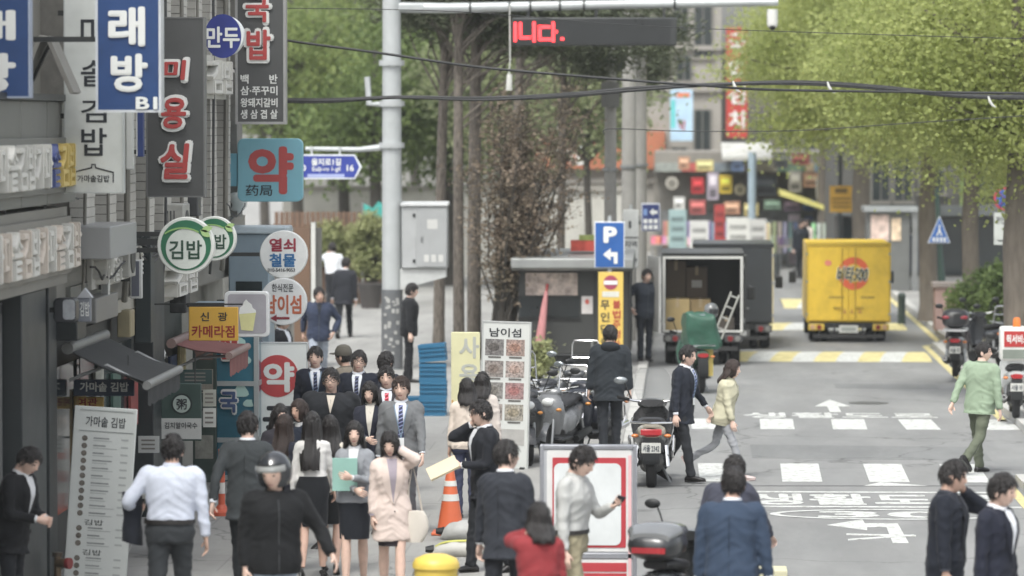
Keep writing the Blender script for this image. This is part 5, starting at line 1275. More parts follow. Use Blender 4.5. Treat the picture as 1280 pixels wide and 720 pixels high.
# torso outline: height over the hip joint, half width, half depth, forward shift (metres at 1.74 m tall)
TORSO_M = [(-.10,.150,.115,.0),(0,.172,.122,.0),(.10,.160,.115,.0),(.18,.152,.108,.0),(.28,.163,.115,.005),(.38,.178,.122,.008),(.45,.185,.112,.004),(.50,.180,.092,-.004),(.53,.145,.076,-.008),(.552,.09,.066,-.008),(.57,.062,.060,-.004)]
TORSO_F = [(-.10,.155,.115,.0),(0,.172,.120,.0),(.10,.150,.105,.0),(.18,.128,.092,.0),(.28,.141,.104,.006),(.36,.150,.112,.013),(.43,.156,.100,.006),(.485,.155,.084,-.004),(.52,.120,.068,-.008),(.545,.075,.056,-.008),(.565,.050,.050,-.004)]
def prof(T, z):
    if z <= T[0][0]: return T[0][1:]
    for a, b in zip(T[:-1], T[1:]):
        if z <= b[0]:
            t = (z-a[0])/(b[0]-a[0]); t = t*t*(3-2*t)*.5+t*.5
            return tuple(lerp(a[i], b[i], t) for i in (1,2,3))
    return T[-1][1:]
def ring_at(T, z, add, n=20, e=2.5, k=1.0, zz=None):
    a, b, f = prof(T, z); a += add; b += add; out = []
    for i in range(n):
        t = 2*math.pi*i/n; c, s_ = math.cos(t), math.sin(t)
        out.append(Vector((a*math.copysign(abs(c)**(2/e), c), -f+b*math.copysign(abs(s_)**(2/e), s_), z if zz is None else zz))*k)
    return out
def front_pt(T, x, z, add, off, k=1.0, e=2.5):
    a, b, f = prof(T, z); a += add; b += add
    y = -f-b*max(0.0, 1-min(1, abs(x)/a)**e)**(1/e)-off
    return Vector((x, y, z))*k
def ik(S, Tg, l1, l2, pole):
    d = Tg-S; L = min(d.length, (l1+l2)*.998); d.normalize(); Tg = S+d*L
    a = (l1*l1-l2*l2+L*L)/(2*L); h = math.sqrt(max(0, l1*l1-a*a))
    p = pole-d*pole.dot(d)
    if p.length < 1e-4: p = Vector((0,1,0))-d*d.y
    p.normalize()
    return S+d*a+p*h, Tg
def hand(mb, wr, d, palm, side, curl, k):
    """palm plus four fingers and a thumb; d along the forearm, palm = direction the palm faces"""
    d = d.normalized(); palm = (palm-d*palm.dot(d)).normalized(); w = d.cross(palm)*-side   # towards the thumb side
    c1 = wr+d*.045*k; c2 = wr+d*.09*k
    def rg(c, a, b): return [c+w*(a*math.cos(t))*k+palm*(b*math.sin(t))*k for t in [2*math.pi*i/8 for i in range(8)]]
    mb.loft([rg(wr-d*.03*k,.026,.022), rg(wr,.026,.02), rg(c1,.038,.017), rg(c2,.040,.014), rg(c2+d*.008*k,.034,.01)])
    for i, (o, L, r) in enumerate(((.030,.068,.0088),(.010,.078,.009),(-.010,.072,.0088),(-.029,.056,.008))):
        p = c2+w*o*k; q = [p-d*.01*k, p]; a = 0
        for s_ in range(3):
            a += curl*(.6+.25*i*.3); dd = d*math.cos(a)+palm*math.sin(a)+w*o*.6
            p = p+dd.normalized()*L*k/3; q.append(p)
        mb.tube(q, [r*k, r*k, r*.95*k, r*.85*k, r*.65*k], 6)
    p = wr+d*.03*k+w*.028*k
    q = [wr+d*.02*k+w*.015*k, p]
    for s_ in range(2):
        p = p+(d*.75+w*(.6-.35*s_)+palm*(.3+.5*curl)).normalized()*.032*k; q.append(p)
    mb.tube(q, [.012*k,.0115*k,.0105*k,.008*k], 6)
ARM = { # wrist target from the shoulder: outward, forward, up; elbow pole
 'down': ((.07,.03,-.545), (.5,-.8,-.1)), 'fwd': ((.04,.22,-.49), (.4,-.8,-.3)), 'back': ((.08,-.2,-.49), (.4,-.8,.2)), 'belly': ((-.13,.27,-.30), (.6,-.5,-.6)),
 'phone': ((-.075,.10,.10), (.7,.35,-.8)), 'hair': ((-.06,.08,.17), (.75,.45,-.75)), 'look': ((-.10,.30,-.16), (.5,-.3,-.9)), 'carry': ((.09,.20,-.30), (.5,-.8,-.4)), 'hips': ((.10,.10,-.42), (.8,-.7,0)),
 'chest': ((-.16,.25,-.20), (.6,-.3,-.8)), 'bar': ((.06,.46,-.28), (.5,-.3,-.8)), 'out': ((.22,.16,-.44), (.5,-.8,-.2)), 'pocket': ((.05,.05,-.44), (.9,-.6,0)), 'cross': ((-.2,.2,-.33), (.6,-.5,-.6)) }
EYEW = M((206,200,194), .3, 0, 0); EYEK = M((24,20,18), .25, 0, 0); LIPM = M((168,104,98), .45, 0, 0); LIPF = M((178,84,88), .4, 0, 0); BROW = M((44,36,32), .7, 0, 0)
def remesh(mb, name, mats, parent, voxel, fold=0.004, seed=0, keep=None):
    """join overlapping closed lofts into one skin, smooth it and press folds into it"""
    me = mb.mesh(name, mats, None); o = bpy.data.objects.new(name, me); COL.objects.link(o)
    r = o.modifiers.new('r', 'REMESH'); r.mode = 'VOXEL'; r.voxel_size = voxel; r.use_smooth_shade = True
    s_ = o.modifiers.new('s', 'SMOOTH'); s_.factor = .5; s_.iterations = 3
    dg = bpy.context.evaluated_depsgraph_get(); nm = bpy.data.meshes.new_from_object(o.evaluated_get(dg))
    n = len(nm.vertices); co = np.empty(n*3, np.float32); no = np.empty(n*3, np.float32)
    nm.vertices.foreach_get('co', co); nm.vertices.foreach_get('normal', no); co = co.reshape(-1,3); no = no.reshape(-1,3)
    if fold:
        off = Vector((seed*3.7, seed*1.3, seed*2.1)); d = np.empty(n, np.float32)
        for i in range(n):
            p = Vector(co[i]); q = Vector((p.x*9, p.y*9, p.z*15))+off
            g = Vector((p.x*4+p.z*4, p.y*4, p.z*11+abs(p.x)*8))+off
            cr = 1-abs(noise.noise(g))*2.6
            d[i] = noise.noise(q*.7)*.6+noise.noise(q*1.7)*.25+max(0.0, cr)**1.5*1.3-.2
        co = co+no*(d*fold)[:,None]
    nm.vertices.foreach_set('co', co.ravel()); nm.update()
    if len(nm.materials) == 0:
        for m in (mats if isinstance(mats, (list, tuple)) else [mats]): nm.materials.append(m)
    nm.polygons.foreach_set('use_smooth', [True]*len(nm.polygons))
    o.modifiers.clear(); o.data = nm; bpy.data.meshes.remove(me); o.parent = parent; nm.name = name
    return o
PCOUNT = [0]
def person(label, px, ytop, Ht=1.74, face=0, female=False, zb=ZS, legs=((4,3),(-4,4)), arms=('down','down'), lean=3, head=(0,0), top=(40,42,48), top_kind='suit',
           bottom=(38,40,44), bottom_kind='trousers', shirt=(214,218,224), tie=None, shoes=(30,28,28), hair='short', hairm=None, hem=None, skin=None, glasses=False, bulk=1.0, S=None, lanyard=False, curl=.5,
           group='people in the street', legskin=False, collar=None, cap=None, helmet=None, bag=None, extra=None, seat_z=None, voxel=.016, inner=False):
    PCOUNT[0] += 1; pid = PCOUNT[0]; rnd = random.Random(pid)
    if S is None: S = (ytop-VPY)/(CAM_Z-zb-Ht-.015)
    Y = DY(S); X = W(px, min(ytop+40, 700), Y).x
    k = Ht/1.74; T = TORSO_F if female else TORSO_M
    T = [(z, a*bulk, b*bulk, f) for z, a, b, f in T]
    skin = skin or (SKIN if rnd.random() < .6 else SKIN2); hm = hairm or HAIRK
    t = thing('person', label, 'person', (X, Y, zb), R(face), group)
    # ---- legs by forward kinematics (forward is -Y)
    hipx = (.088 if not female else .082)*bulk**.5
    LG = []; L1, L2 = .435, .425
    for (th, kn), sx in zip(legs, (-1, 1)):
        h = Vector((sx*hipx, 0, 0)); a = R(th); kp = h+Vector((sx*.005, -math.sin(a), -math.cos(a)))*L1
        a2 = a-R(kn); an = kp+Vector((0, -math.sin(a2), -math.cos(a2)))*L2
        LG.append((h, kp, an, th-kn))
    low = min(l[2].z for l in LG); foot_h = .07+(.055 if female and shoes[0] >= 0 and bottom_kind == 'skirt' else 0)
    hz = (-low+foot_h)*k if seat_z is None else seat_z
    hipM = Matrix.Translation((0, 0, hz))
    torM = hipM @ Matrix.Rotation(R(rnd.uniform(-7,7)), 4, 'Z') @ Matrix.Rotation(R(rnd.uniform(-2.2,2.2)), 4, 'Y') @ Matrix.Rotation(R(lean+rnd.uniform(-1.5,1.5)), 4, 'X')       # leaning forward = towards -Y
    ext = []
    body = MB(); body.mat(0)
    # torso core and neck
    rings = [ring_at(T, z, -.012, 14, k=k) for z in (-.08,0,.1,.2,.3,.4,.47,.51,.54)]
    i0 = len(body.v)
    neck_r = .058 if not female else .047
    for z, fwd in ((.565,-.006),(.60,.004),(.635,.012),(.66,.016)):
        rings.append([Vector((neck_r*math.cos(q), -fwd+neck_r*1.05*math.sin(q), z))*k for q in [2*math.pi*i/14 for i in range(14)]])
    body.loft(rings); body.xform(torM, i0)
    # ---- arms
    shz, shx = (.478, .182*bulk) if not female else (.462, .150*bulk)
    A = []
    for side, nm in zip((-1, 1), arms):
        tg, pole = ARM[nm] if isinstance(nm, str) else nm
        Sh = Vector((side*shx, .0, shz)); Tg = Sh+Vector((side*(tg[0]+rnd.uniform(-.015,.03)), -tg[1]+rnd.uniform(-.04,.04), tg[2]+rnd.uniform(0,.015))); al = .285 if not female else .27
        E, Wr = ik(Sh, Tg, al, al*.9, Vector((side*pole[0], -pole[1], pole[2])))
        A.append([torM @ (p*k) for p in (Sh, E, Wr)]+[nm, side])
    for Sh, E, Wr, nm, side in A:
        body.tube([Sh, Sh.lerp(E,.5), E, E.lerp(Wr,.4), Wr], [.036*k,.03*k,.026*k,.026*k,.022*k], 10)
        dd = (Wr-E).normalized()
        inw = torM.to_3x3() @ Vector((-side, 0, 0)); fw = torM.to_3x3() @ Vector((0, -1, 0)); up = Vector((0,0,1))
        pal = {'phone': inw*1.0, 'hair': inw, 'look': up*.8+inw*.4, 'belly': inw-fw*.6, 'chest': -fw+inw*.5, 'cross': -fw, 'bar': -up, 'carry': inw+up*.4}.get(nm if isinstance(nm, str) else 'x', inw-fw*.25)
        if nm == 'phone' or nm == 'hair':
            dd = (dd+inw*.25+up*.4).normalized()
        hand(body, Wr, dd, pal, side, .85 if nm in ('phone','look','carry','bar','chest') else curl, k)
    # ---- legs of the body
    for h, kp, an, tot in LG:
        P = [(hipM @ (p*k)) for p in (h, kp, an)]
        kk = 1.0 if legskin else .72
        r = [.078,.070,.050,.054,.034] if female else [.08,.072,.052,.055,.036]
        body.tube([P[0], P[0].lerp(P[1],.5), P[1], P[1].lerp(P[2],.33), P[2]], [x*k*kk for x in r], 12)
    # ---- head
    hp, hy = head[0]+rnd.uniform(-3,4), head[1]+rnd.uniform(-9,9)
    htilt = rnd.uniform(-4,4)
    headM = torM @ Matrix.Translation((0, -.02*k, .584*k)) @ Matrix.Rotation(R(hy), 4, 'Z') @ Matrix.Rotation(R(htilt), 4, 'Y') @ Matrix.Rotation(R(hp-lean*.6), 4, 'X') @ Matrix.Scale(k*(1.13 if not female else 1.11), 4) @ Matrix.Translation((0, -.012, .095))
    hw, hd, hh = .074, .094, .117
    def hshape(d):
        x, y, z = d.x, d.y, d.z
        jaw = sstep(.1, -1.0, z)
        x *= 1-.30*jaw; 
        if y < 0: y *= 1-.10*jaw+.02*sstep(-.2,-.75,z); y = max(y, -.93-.05*jaw) 
        else: y *= 1-.38*sstep(.0,-.9,z)
        if z < 0: z *= .98
        return Vector((x, y, z))
    i0 = len(body.v); body.mat(0); body.ell((0,0,0), (hw,hd,hh), 24, 18, hshape)
    fy = lambda z: -hd*.93*math.sqrt(max(0, 1-(z/hh)**2*.75))
    body.loft([[Vector((.009*math.cos(q)*w, fy(z)+.004-pr*(1 if math.sin(q) < .2 else .0)*1.0, z+.004*math.sin(q))) for q in [2*math.pi*i/8 for i in range(8)]] for z, w, pr in ((.022,.7,.004),(.0,.8,.010),(-.018,1.2,.019),(-.026,1.6,.018),(-.032,1.3,.008))])
    for sx in (-1, 1):
        body.ell((sx*hw*.99, .012, -.008), (.012,.020,.032), 8, 6)
        body.mat(1); body.ell((sx*.031, fy(.012)+.0085, .010), (.0165,.007,.0075 if not female else .0095), 10, 6); body.mat(2)
        body.loft([[Vector((sx*(.014+.036*u), fy(.03)+.002+.016*u*u-.004*c, .029+.006*math.sin(math.pi*u*.8)+.0058*s2)) for c, s2 in ((1,0),(0,1),(-1,0),(0,-1))] for u in (0,.33,.66,1)])
        body.mat(0)
    body.mat(3)
    body.ell((0, fy(-.055)+.009, -.055), (.025 if not female else .022, .008, .009), 10, 6)
    body.mat(0)
    body.xform(headM, i0)
    body.build('body', [skin, EYEK, BROW, LIPF if female else LIPM], t, smooth=60)
    # ---- hair
    if hair:
        H = MB(); nu, nv = 40, 26; rings = []; ns = pid*1.7
        for i in range(nv+1):
            ph = -math.pi/2+math.pi*min(max(i/nv,.01),.99); ring = []
            for j in range(nu):
                a = 2*math.pi*j/nu; d = Vector((math.cos(ph)*math.cos(a), math.cos(ph)*math.sin(a), math.sin(ph)))
                fr = -d.y      # 1 = face side
                if hair == 'short':
                    zl = lerp(lerp(-.48, -.0, sstep(-.3, .35, fr)), .50, sstep(.45, .9, fr)); thick = .085+.06*sstep(.2,1,d.z)
                elif hair in ('long', 'mid', 'bob'):
                    zl = lerp(lerp(-1.2, -.75, sstep(-.1,.4,fr)), .42+.12*abs(d.x), sstep(.55,.92,fr)); thick = .12+.04*sstep(.2,1,d.z)
                else:
                    zl = lerp(lerp(-.55,-.05,sstep(-.3,.35,fr)), .5, sstep(.45,.9,fr)); thick = .05
                nz = noise.noise(Vector((d.x*3.2+ns, d.y*3.2, d.z*2)))*.035+noise.noise(Vector((d.x*9+ns, d.y*9, d.z*4)))*.022
                m = sstep(zl-.05, zl+.07, d.z+noise.noise(Vector((a*3+ns, 0, 1)))*.06)
                f = lerp(.90, 1+thick+nz, m)
                q = hshape(d); ring.append(Vector((q.x*hw*f, q.y*hd*f, q.z*hh*f)))
            rings.append(ring)
        H.loft(rings)
        if hair in ('long', 'mid', 'bob'):
            Ln = {'long': .36, 'mid': .22, 'bob': .10}[hair]; rr = []
            for i in range(13):
                u = i/12; z = .02-u*(Ln+.1); ring = []
                wd = lerp(.088, .105, sstep(0,.5,u))*lerp(1, .88, sstep(.55,1,u)); dp = lerp(.1,.085,u); n2 = 22
                for side in (1, -.0):
                    for j in range(n2):
                        v = j/(n2-1) if side else 1-j/(n2-1)
                        a = lerp(-.38, math.pi+.38, v); rad = 1.0+.07*math.sin(v*31+ns+.2*math.sin(i*.6))+.06*math.sin(v*67+i*.25) if side else .72
                        ring.append(Vector((wd*rad*math.cos(a), .012+.085*sstep(.25,.9,u)+dp*rad*math.sin(a)*(1 if math.sin(a) > 0 else .9), z+(.012*math.sin(v*23+ns) if i == 12 else 0))))
                rr.append(ring)
            H.loft(rr)
        nt = 300 if hair in ('short','crop') else 160
        for _ in range(nt):
            for tr in range(6):
                d = Vector((rnd.gauss(0,1), rnd.gauss(0,1), rnd.gauss(.35,1))).normalized(); fr = -d.y
                if hair in ('short','crop'): zl = lerp(lerp(-.38,.08,sstep(-.3,.35,fr)), .50, sstep(.45,.9,fr))
                else: zl = lerp(lerp(-.7,.1,sstep(-.1,.4,fr)), .72, sstep(.45,.8,fr))
                if d.z > zl: break
            else: continue
            f = 1.06 if hair != 'crop' else 1.03
            q0 = hshape(d); p0 = Vector((q0.x*hw*f, q0.y*hd*f, q0.z*hh*f))
            sw = Vector((rnd.gauss(0,.25), rnd.gauss(-.2,.3), -.9 if d.z < .75 else rnd.gauss(0,.6)))
            tg = (sw-d*sw.dot(d)).normalized(); L = rnd.uniform(.03,.055)*(.5 if hair == 'crop' else 1); sd = d.cross(tg)*rnd.uniform(.0035,.0075)
            p1 = p0+tg*L*.5+d*.006; p2 = p0+tg*L+d*rnd.uniform(-.002,.006)
            H.add([p0-sd*.7, p0+sd*.7, p1+sd, p1-sd, p2, p0+d*.006, p1+d*.005], [(0,5,6,3),(5,1,2,6),(3,6,4),(6,2,4)])
        H.xform(headM); H.build('hair', hm, t, smooth=80)
    if cap is not None:
        H = MB(); H.lathe([(.095,.02),(.1,.045),(.094,.085),(.07,.125),(.03,.142),(.001,.145)], 24); H.prismz([(-.075,-.08),(-.06,-.15),(0,-.175),(.06,-.15),(.075,-.08)], .028, .038); H.xform(headM @ Matrix.Translation((0,.005,0))); H.build('cap', cloth(cap), t)
    if helmet is not None:
        H = MB(); rr = []
        for i in range(19):
            ph = -math.pi/2+math.pi*min(max(i/18,.02),.98); ring = []
            for j in range(32):
                a = 2*math.pi*j/32; d = Vector((math.cos(ph)*math.cos(a), math.cos(ph)*math.sin(a), math.sin(ph))); op = sstep(.3,.55,-d.y)*sstep(.42,.25,d.z); f = lerp(1.0, .60, op) if d.z > -.8 else .62
                ring.append(Vector((d.x*.128*f, d.y*.142*f+.012, max(d.z,-.72)*.145+.022)))
            rr.append(ring)
        H.loft(rr); H.xform(headM); hl = H.build('helmet', M(helmet, .18, 0, .1, 3, coat=.6), t, smooth=60)
        H = MB(); H.grid([[Vector((.124*math.sin(a)*q, -.145*math.cos(a)*q+.012, z)) for a in np.linspace(-1.15,1.15,14)] for z, q in ((.085,1.0),(.055,1.06),(.04,1.02))]); H.xform(headM); H.build('visor', M((150,152,150), .15, 0, .05, spec=.8), hl)
    if glasses:
        H = MB()
        for sx in (-1, 1):
            c = Vector((sx*.033, fy(.01)-.006, .008)); H.tube([c+Vector((.026*math.cos(a), .004*abs(math.cos(a)), .019*math.sin(a))) for a in np.linspace(0, 2*math.pi, 15)], .0028, 5)
            H.tube([(sx*.058, fy(.01)+.004, .012), (sx*.076, .01, .012)], .0026, 5)
        H.tube([(-.008, fy(.01)-.009, .01), (.008, fy(.01)-.009, .01)], .0026, 5); H.xform(headM); H.build('glasses', BLACK, t)
    # ---- upper clothing
    tm = cloth(top); suit = top_kind in ('suit', 'coat'); add = {'suit': .024, 'coat': .032, 'jacket': .034, 'shirt': .014, 'sweater': .022, 'blouse': .012, 'cardigan': .020}[top_kind]
    hemz = hem if hem is not None else {'suit': -.17, 'coat': -.42, 'jacket': -.10, 'shirt': .085, 'sweater': -.06, 'blouse': .06, 'cardigan': -.06}[top_kind]
    U = MB(); zs = [hemz]; z = max(hemz, -.10)
    TT = list(T)
    if hemz < -.1:
        fl = .018 if suit and not female else .01
        TT = [(hemz, T[0][1]+.012+fl+(.02 if hemz < -.3 else 0), T[0][2]+.018+fl+(.025 if hemz < -.3 else 0), 0)]+TT
    zs = sorted(set([hemz]+[q for q in np.linspace(max(hemz,-.4), .535, 15) if q >= hemz]+[.548, .558]))
    taper = 0.004 if suit else 0
    U.loft([ring_at(TT, z, add-(.008 if z > .5 else 0)-(.006 if z > .545 else 0), 24, k=k) for z in zs]); U.xform(torM)
    sl = {'suit': (.068,.060,.050,.045,.041), 'coat': (.074,.067,.058,.054,.050), 'jacket': (.076,.068,.058,.054,.044), 'shirt': (.064,.056,.047,.042,.036), 'sweater': (.068,.060,.051,.046,.040), 'blouse': (.054,.048,.042,.038,.034), 'cardigan': (.058,.052,.046,.042,.037)}[top_kind]
    if female: sl = tuple(x*.88 for x in sl)
    sl = tuple(x*bulk**.5 for x in sl)
    cuffs = []
    for Sh, E, Wr, nm, side in A:
        inn = Sh+(torM.to_3x3() @ Vector((-side*.07*k, 0, .012*k)))
        sho = Sh+(torM.to_3x3() @ Vector((-side*.004*k, 0, .006*k)))
        end = E.lerp(Wr, .93 if suit else .95)
        P = cat([(inn, sl[0]*k), (sho, sl[0]*k), (Sh.lerp(E,.45), sl[1]*k), (E, sl[2]*k), (E.lerp(Wr,.5), sl[3]*k), (end, sl[4]*k)], 4)
        U.tube([p[0] for p in P], [p[1] for p in P], 12); cuffs.append((end, Wr, sl[4]*k))
    up = remesh(U, {'suit': 'suit_jacket', 'coat': 'coat', 'jacket': 'jacket', 'shirt': 'shirt', 'sweater': 'sweater', 'blouse': 'blouse', 'cardigan': 'cardigan'}[top_kind], tm, t, voxel*k, .0075 if top_kind not in ('blouse',) else .006, pid)
    sm = cloth(shirt)
    fp = lambda x, z, off: torM @ front_pt(TT, x, z, add, off, k)
    if suit or top_kind in ('cardigan',):
        zb0 = {'suit': .16, 'coat': .02, 'cardigan': -.02}[top_kind] if not female else {'suit': .16, 'coat': .10, 'cardigan': .0}[top_kind]
        F = MB(); rows = []
        wtop = .072 if not female else .058
        for i in range(13):
            u = i/12; z = lerp(zb0, .545, u); w = max(.003, lerp(.0, wtop, u**.8)) if top_kind != 'cardigan' else lerp(.05, wtop, u)
            if z > .525: w = min(w, .06)
            rows.append([fp(x*w, z, .010) for x in (-1,-.6,-.2,.2,.6,1)])
        F.grid(rows); F.build('shirt_front', sm, t)
        for sx in (-1, 1):
            Lp = MB(); r1 = []; r2 = []
            for i in range(13):
                u = i/12; z = lerp(zb0-.01, .55, u); w = max(.004, lerp(0, wtop, u**.8)) if top_kind != 'cardigan' else lerp(.05, wtop, u)
                if z > .525: w = min(w, .06)
                lw = .008+.062*math.sin(math.pi*min(1, u*1.08)**1.2)*(1 if suit else .3) + (.02 if .72 < u < .9 and suit else 0)
                r1.append(fp(sx*(w-.003), z, .018)); r2.append(fp(sx*(w+lw), z-.01*u, .012))
            Lp.grid([r1, r2]); Lp.grid([[p+Vector((0,.004,0)) for p in r1], r1]); Lp.build('lapel', tm, t)
        if suit:
            for z in (zb0-.005, zb0-.09):
                Cm = MB(); Cm.ell(fp(.012, z, .006), (.008,.005,.008), 8, 4); Cm.build('button', M((20,20,22), .4), t)
            for sx in ((-1, 1) if not female else ()):
                Pk = MB(); Pk.grid([[fp(sx*x, z+.0, .012) for x in (.075,.105,.135)] for z in (.02-.0, .058)]); Pk.build('pocket_flap', tm, t)
    else:
        if top_kind == 'jacket' and inner:
            F = MB(); F.grid([[fp(x*lerp(.004,.05,u), lerp(.36,.545,u), .009) for x in (-1,-.4,.4,1)] for u in np.linspace(0,1,7)]); F.build('shirt_front', sm, t)
            for sx in (-1, 1):
                F = MB(); F.grid([[fp(sx*(lerp(.004,.05,u)-.002), lerp(.36,.55,u), .016), fp(sx*(lerp(.004,.05,u)+.035*math.sin(math.pi*min(1,u*.9+.1))), lerp(.36,.54,u), .012)] for u in np.linspace(0,1,7)]); F.build('lapel', tm, t)
        if top_kind == 'jacket':
            Z = MB(); Z.tube([fp(.0, z, .004) for z in np.linspace(hemz+.02,.5,14)], .004, 5); Z.build('zip', M((90,92,94), .4, .5), t)
        if top_kind == 'shirt':
            [MB().ell(fp(0, z, .004), (.006,.003,.006), 6, 4).build('button', M((190,190,190), .4), t) for z in (.12,.2,.28,.36,.44)]
        # turned hem band
        Hb = MB(); Hb.loft([[torM @ p for p in ring_at(TT, z_, add+.004, 24, k=k)] for z_ in (hemz, hemz+.02, hemz+.045)], caps=False)
        if top_kind in ('jacket','sweater'): Hb.build('waistband', cloth(tuple(c*.85 for c in top)), t)
    # collar
    cc = collar or (shirt if suit or top_kind == 'cardigan' else top)
    Cl = MB(); nr = neck_r+.012
    def crg(z, r, dz=0): return [torM @ (Vector((r*math.cos(q), -.004+(r*1.05)*math.sin(q), z-(dz*max(0, -math.sin(q)))))*k) for q in [2*math.pi*i/20 for i in range(20)]]
    if top_kind in ('suit','shirt','coat','cardigan','blouse'):
        Cl.loft([crg(.545, nr+.012, .03), crg(.585, nr+.002, .025), crg(.592, nr-.002, .025), crg(.56, nr+.004, .03)], caps=False); Cl.build('collar', cloth(cc), t)
    else:
        Cl.loft([crg(.535, nr+.02, .02), crg(.575, nr+.012, .02), crg(.582, nr+.004, .02), crg(.55, nr, .02)], caps=False); Cl.build('collar', cloth(tuple(c*.9 for c in cc)), t)
    if suit:
        Cl = MB(); Cl.loft([crg(.53, nr+.034, .10), crg(.572, nr+.013, .09), crg(.566, nr+.006, .09)], caps=False); Cl.build('jacket_collar', tm, t)
        for end, Wr, r in cuffs:
            Cf = MB(); d = (Wr-end).normalized(); Cf.tube([end-d*.02, end+d*.013*k], r*.86, 12); Cf.build('shirt_cuff', sm, t)
        # back vent seam
        bk = lambda x, z: torM @ (Vector((x, prof(TT, z)[1]+add+.002, z))*k)
        Sm = MB(); Sm.tube([bk(0, z) for z in np.linspace(hemz+.02, .44, 12)], .0028, 4); Sm.build('back_seam', cloth(tuple(c*.6 for c in top)), t)
    if tie is not None:
        Ti = MB(); rows = []
        for i in range(13):
            u = i/12; z = lerp(.16, .525, u); w = lerp(.036, .018, u) if u < .93 else .024
            rows.append([fp(x*w, z, .021 if x == 0 else .017) for x in (-1,-.5,0,.5,1)])
        Ti.grid(rows); to = Ti.build('tie', cloth(tie), t)
        St = MB()
        for i in range(8):
            z = .2+i*.042; St.grid([[fp(-.026, z, .0195), fp(0, z+.012, .0235), fp(.026, z+.024, .0195)], [fp(-.026, z+.012, .0195), fp(0, z+.024, .0235), fp(.026, z+.036, .0195)]])
        St.build('tie_stripes', cloth(tuple(min(255, c*1.7+40) for c in tie)), to)
    if lanyard:
        La = MB()
        for sx in (-1, 1): La.grid([[fp(sx*lerp(.0,.075,u)-.006, lerp(.17,.53,u), .024), fp(sx*lerp(.0,.075,u)+.006, lerp(.17,.53,u), .024)] for u in np.linspace(0,1,10)])
        lo = La.build('lanyard', cloth((120,140,160)), t); Lb = MB(); Lb.grid([[fp(-.035,.08,.027), fp(.035,.08,.027)], [fp(-.035,.17,.027), fp(.035,.17,.027)]]); Lb.build('badge', M((214,216,216), .4), lo)
    # ---- lower clothing
    bm = cloth(bottom)
    if bottom_kind == 'trousers':
        B = MB(); B.loft([ring_at(T, z, .010, 20, k=k) for z in (-.09,-.05,0,.05,.09,.12)]); B.xform(hipM)
        for h, kp, an, tot in LG:
            P = [(hipM @ (p*k)) for p in (h+Vector((0,0,.03)), kp, an)]
            w = .85 if female else 1.0
            end = P[2]+Vector((0,0,-.012*k))
            Q = cat([(P[0], .096*k*w), (P[0].lerp(P[1],.3), .090*k*w), (P[0].lerp(P[1],.7), .074*k*w), (P[1], .066*k*w), (P[1].lerp(P[2],.45), .061*k*w), (end, .058*k*w)], 4)
            B.tube([q[0] for q in Q], [q[1]*bulk**.6 for q in Q], 12)
        remesh(B, 'trousers', bm, t, voxel*k, .008, pid+50)
        if hemz > 0:
            Be = MB(); Be.loft([[hipM @ p for p in ring_at(T, z, .027, 24, k=k)] for z in (.072,.108)], caps=False); Be.build('belt', M((36,32,30), .5), t)
    else:
        B = MB(); kx = [hipM @ (l[1]*k) for l in LG]; rows = []
        ymin = min(p.y for p in kx); ymax = max(p.y for p in kx); hl = {'skirt': -.40, 'dress': -.36}[bottom_kind]
        for u in np.linspace(0, 1, 9):
            z = lerp(.14, hl, u); a, b_, f = prof(T, max(z, -.1)); a += .014+.004*math.sin(u*9); b_ += .014
            if bottom_kind == 'dress': ymin = max(ymin, -.06); ymax = min(ymax, .06)
            y0 = lerp(-b_, min(-.085*k, ymin-.06), sstep(.25,1,u)); y1 = lerp(b_, max(.085*k, ymax+.06), sstep(.25,1,u)); a = lerp(a, .155 if bottom_kind == 'skirt' else .14, sstep(.4,1,u))
            rows.append([hipM @ Vector((a*math.copysign(abs(math.cos(q))**.8, math.cos(q))*k, lerp(y0, y1, .5+.5*math.copysign(abs(math.sin(q))**.8, math.sin(q)))*(k if u < .3 else 1), z*k)) for q in [2*math.pi*i/24 for i in range(24)]])
        B.loft(rows); B.build('skirt', bm, t, smooth=70)
    # ---- shoes
    shm = M(shoes, .35, 0, .1, 5)
    for h, kp, an, tot in LG:
        a = hipM @ (an*k); Fm = MB(); heel = foot_h > .1
        if heel:
            rows = [(.075,.028,.02,.075),(.03,.034,.03,.06),(-.03,.036,.034,.045),(-.09,.042,.02,.02),(-.14,.036,.012,.012),(-.165,.012,.008,.010)]
            Fm.loft([[Vector((w*math.cos(q), y, zc+hh_*math.sin(q))) for q in [2*math.pi*i/12 for i in range(12)]] for y, w, hh_, zc in rows]); Fm.bar((0,.062,.06),(0,.07,0),.018)
        else:
            rows = [(.085,.028,.03,.035),(.06,.038,.042,.045),(0,.042,.045,.046),(-.06,.046,.034,.036),(-.13,.050,.026,.028),(-.175,.040,.02,.023),(-.195,.014,.012,.018)]
            Fm.loft([[Vector((w*math.cos(q), y, max(.002, zc+hh_*math.sin(q)))) for q in [2*math.pi*i/12 for i in range(12)]] for y, w, hh_, zc in rows])
            Fm.prismz([(x*.96, y) for x, y in [(-.03,.085),(.03,.085),(.044,.0),(.05,-.12),(.03,-.19),(-.03,-.19),(-.05,-.12),(-.044,0)]], -.004, .012)
        pit = max(-8, min(55, -tot*.85)) if abs(an.z-low) > .02 else max(-20, min(10, -tot*.3))
        Fm.xform(Matrix.Translation((a.x, a.y, a.z-foot_h*k)) @ Matrix.Translation((0,0,foot_h*k)) @ Matrix.Rotation(R(pit), 4, 'X') @ Matrix.Translation((0,0,-foot_h*k)) @ Matrix.Scale(k, 4))
        Fm.build('shoe', shm, t, smooth=60)
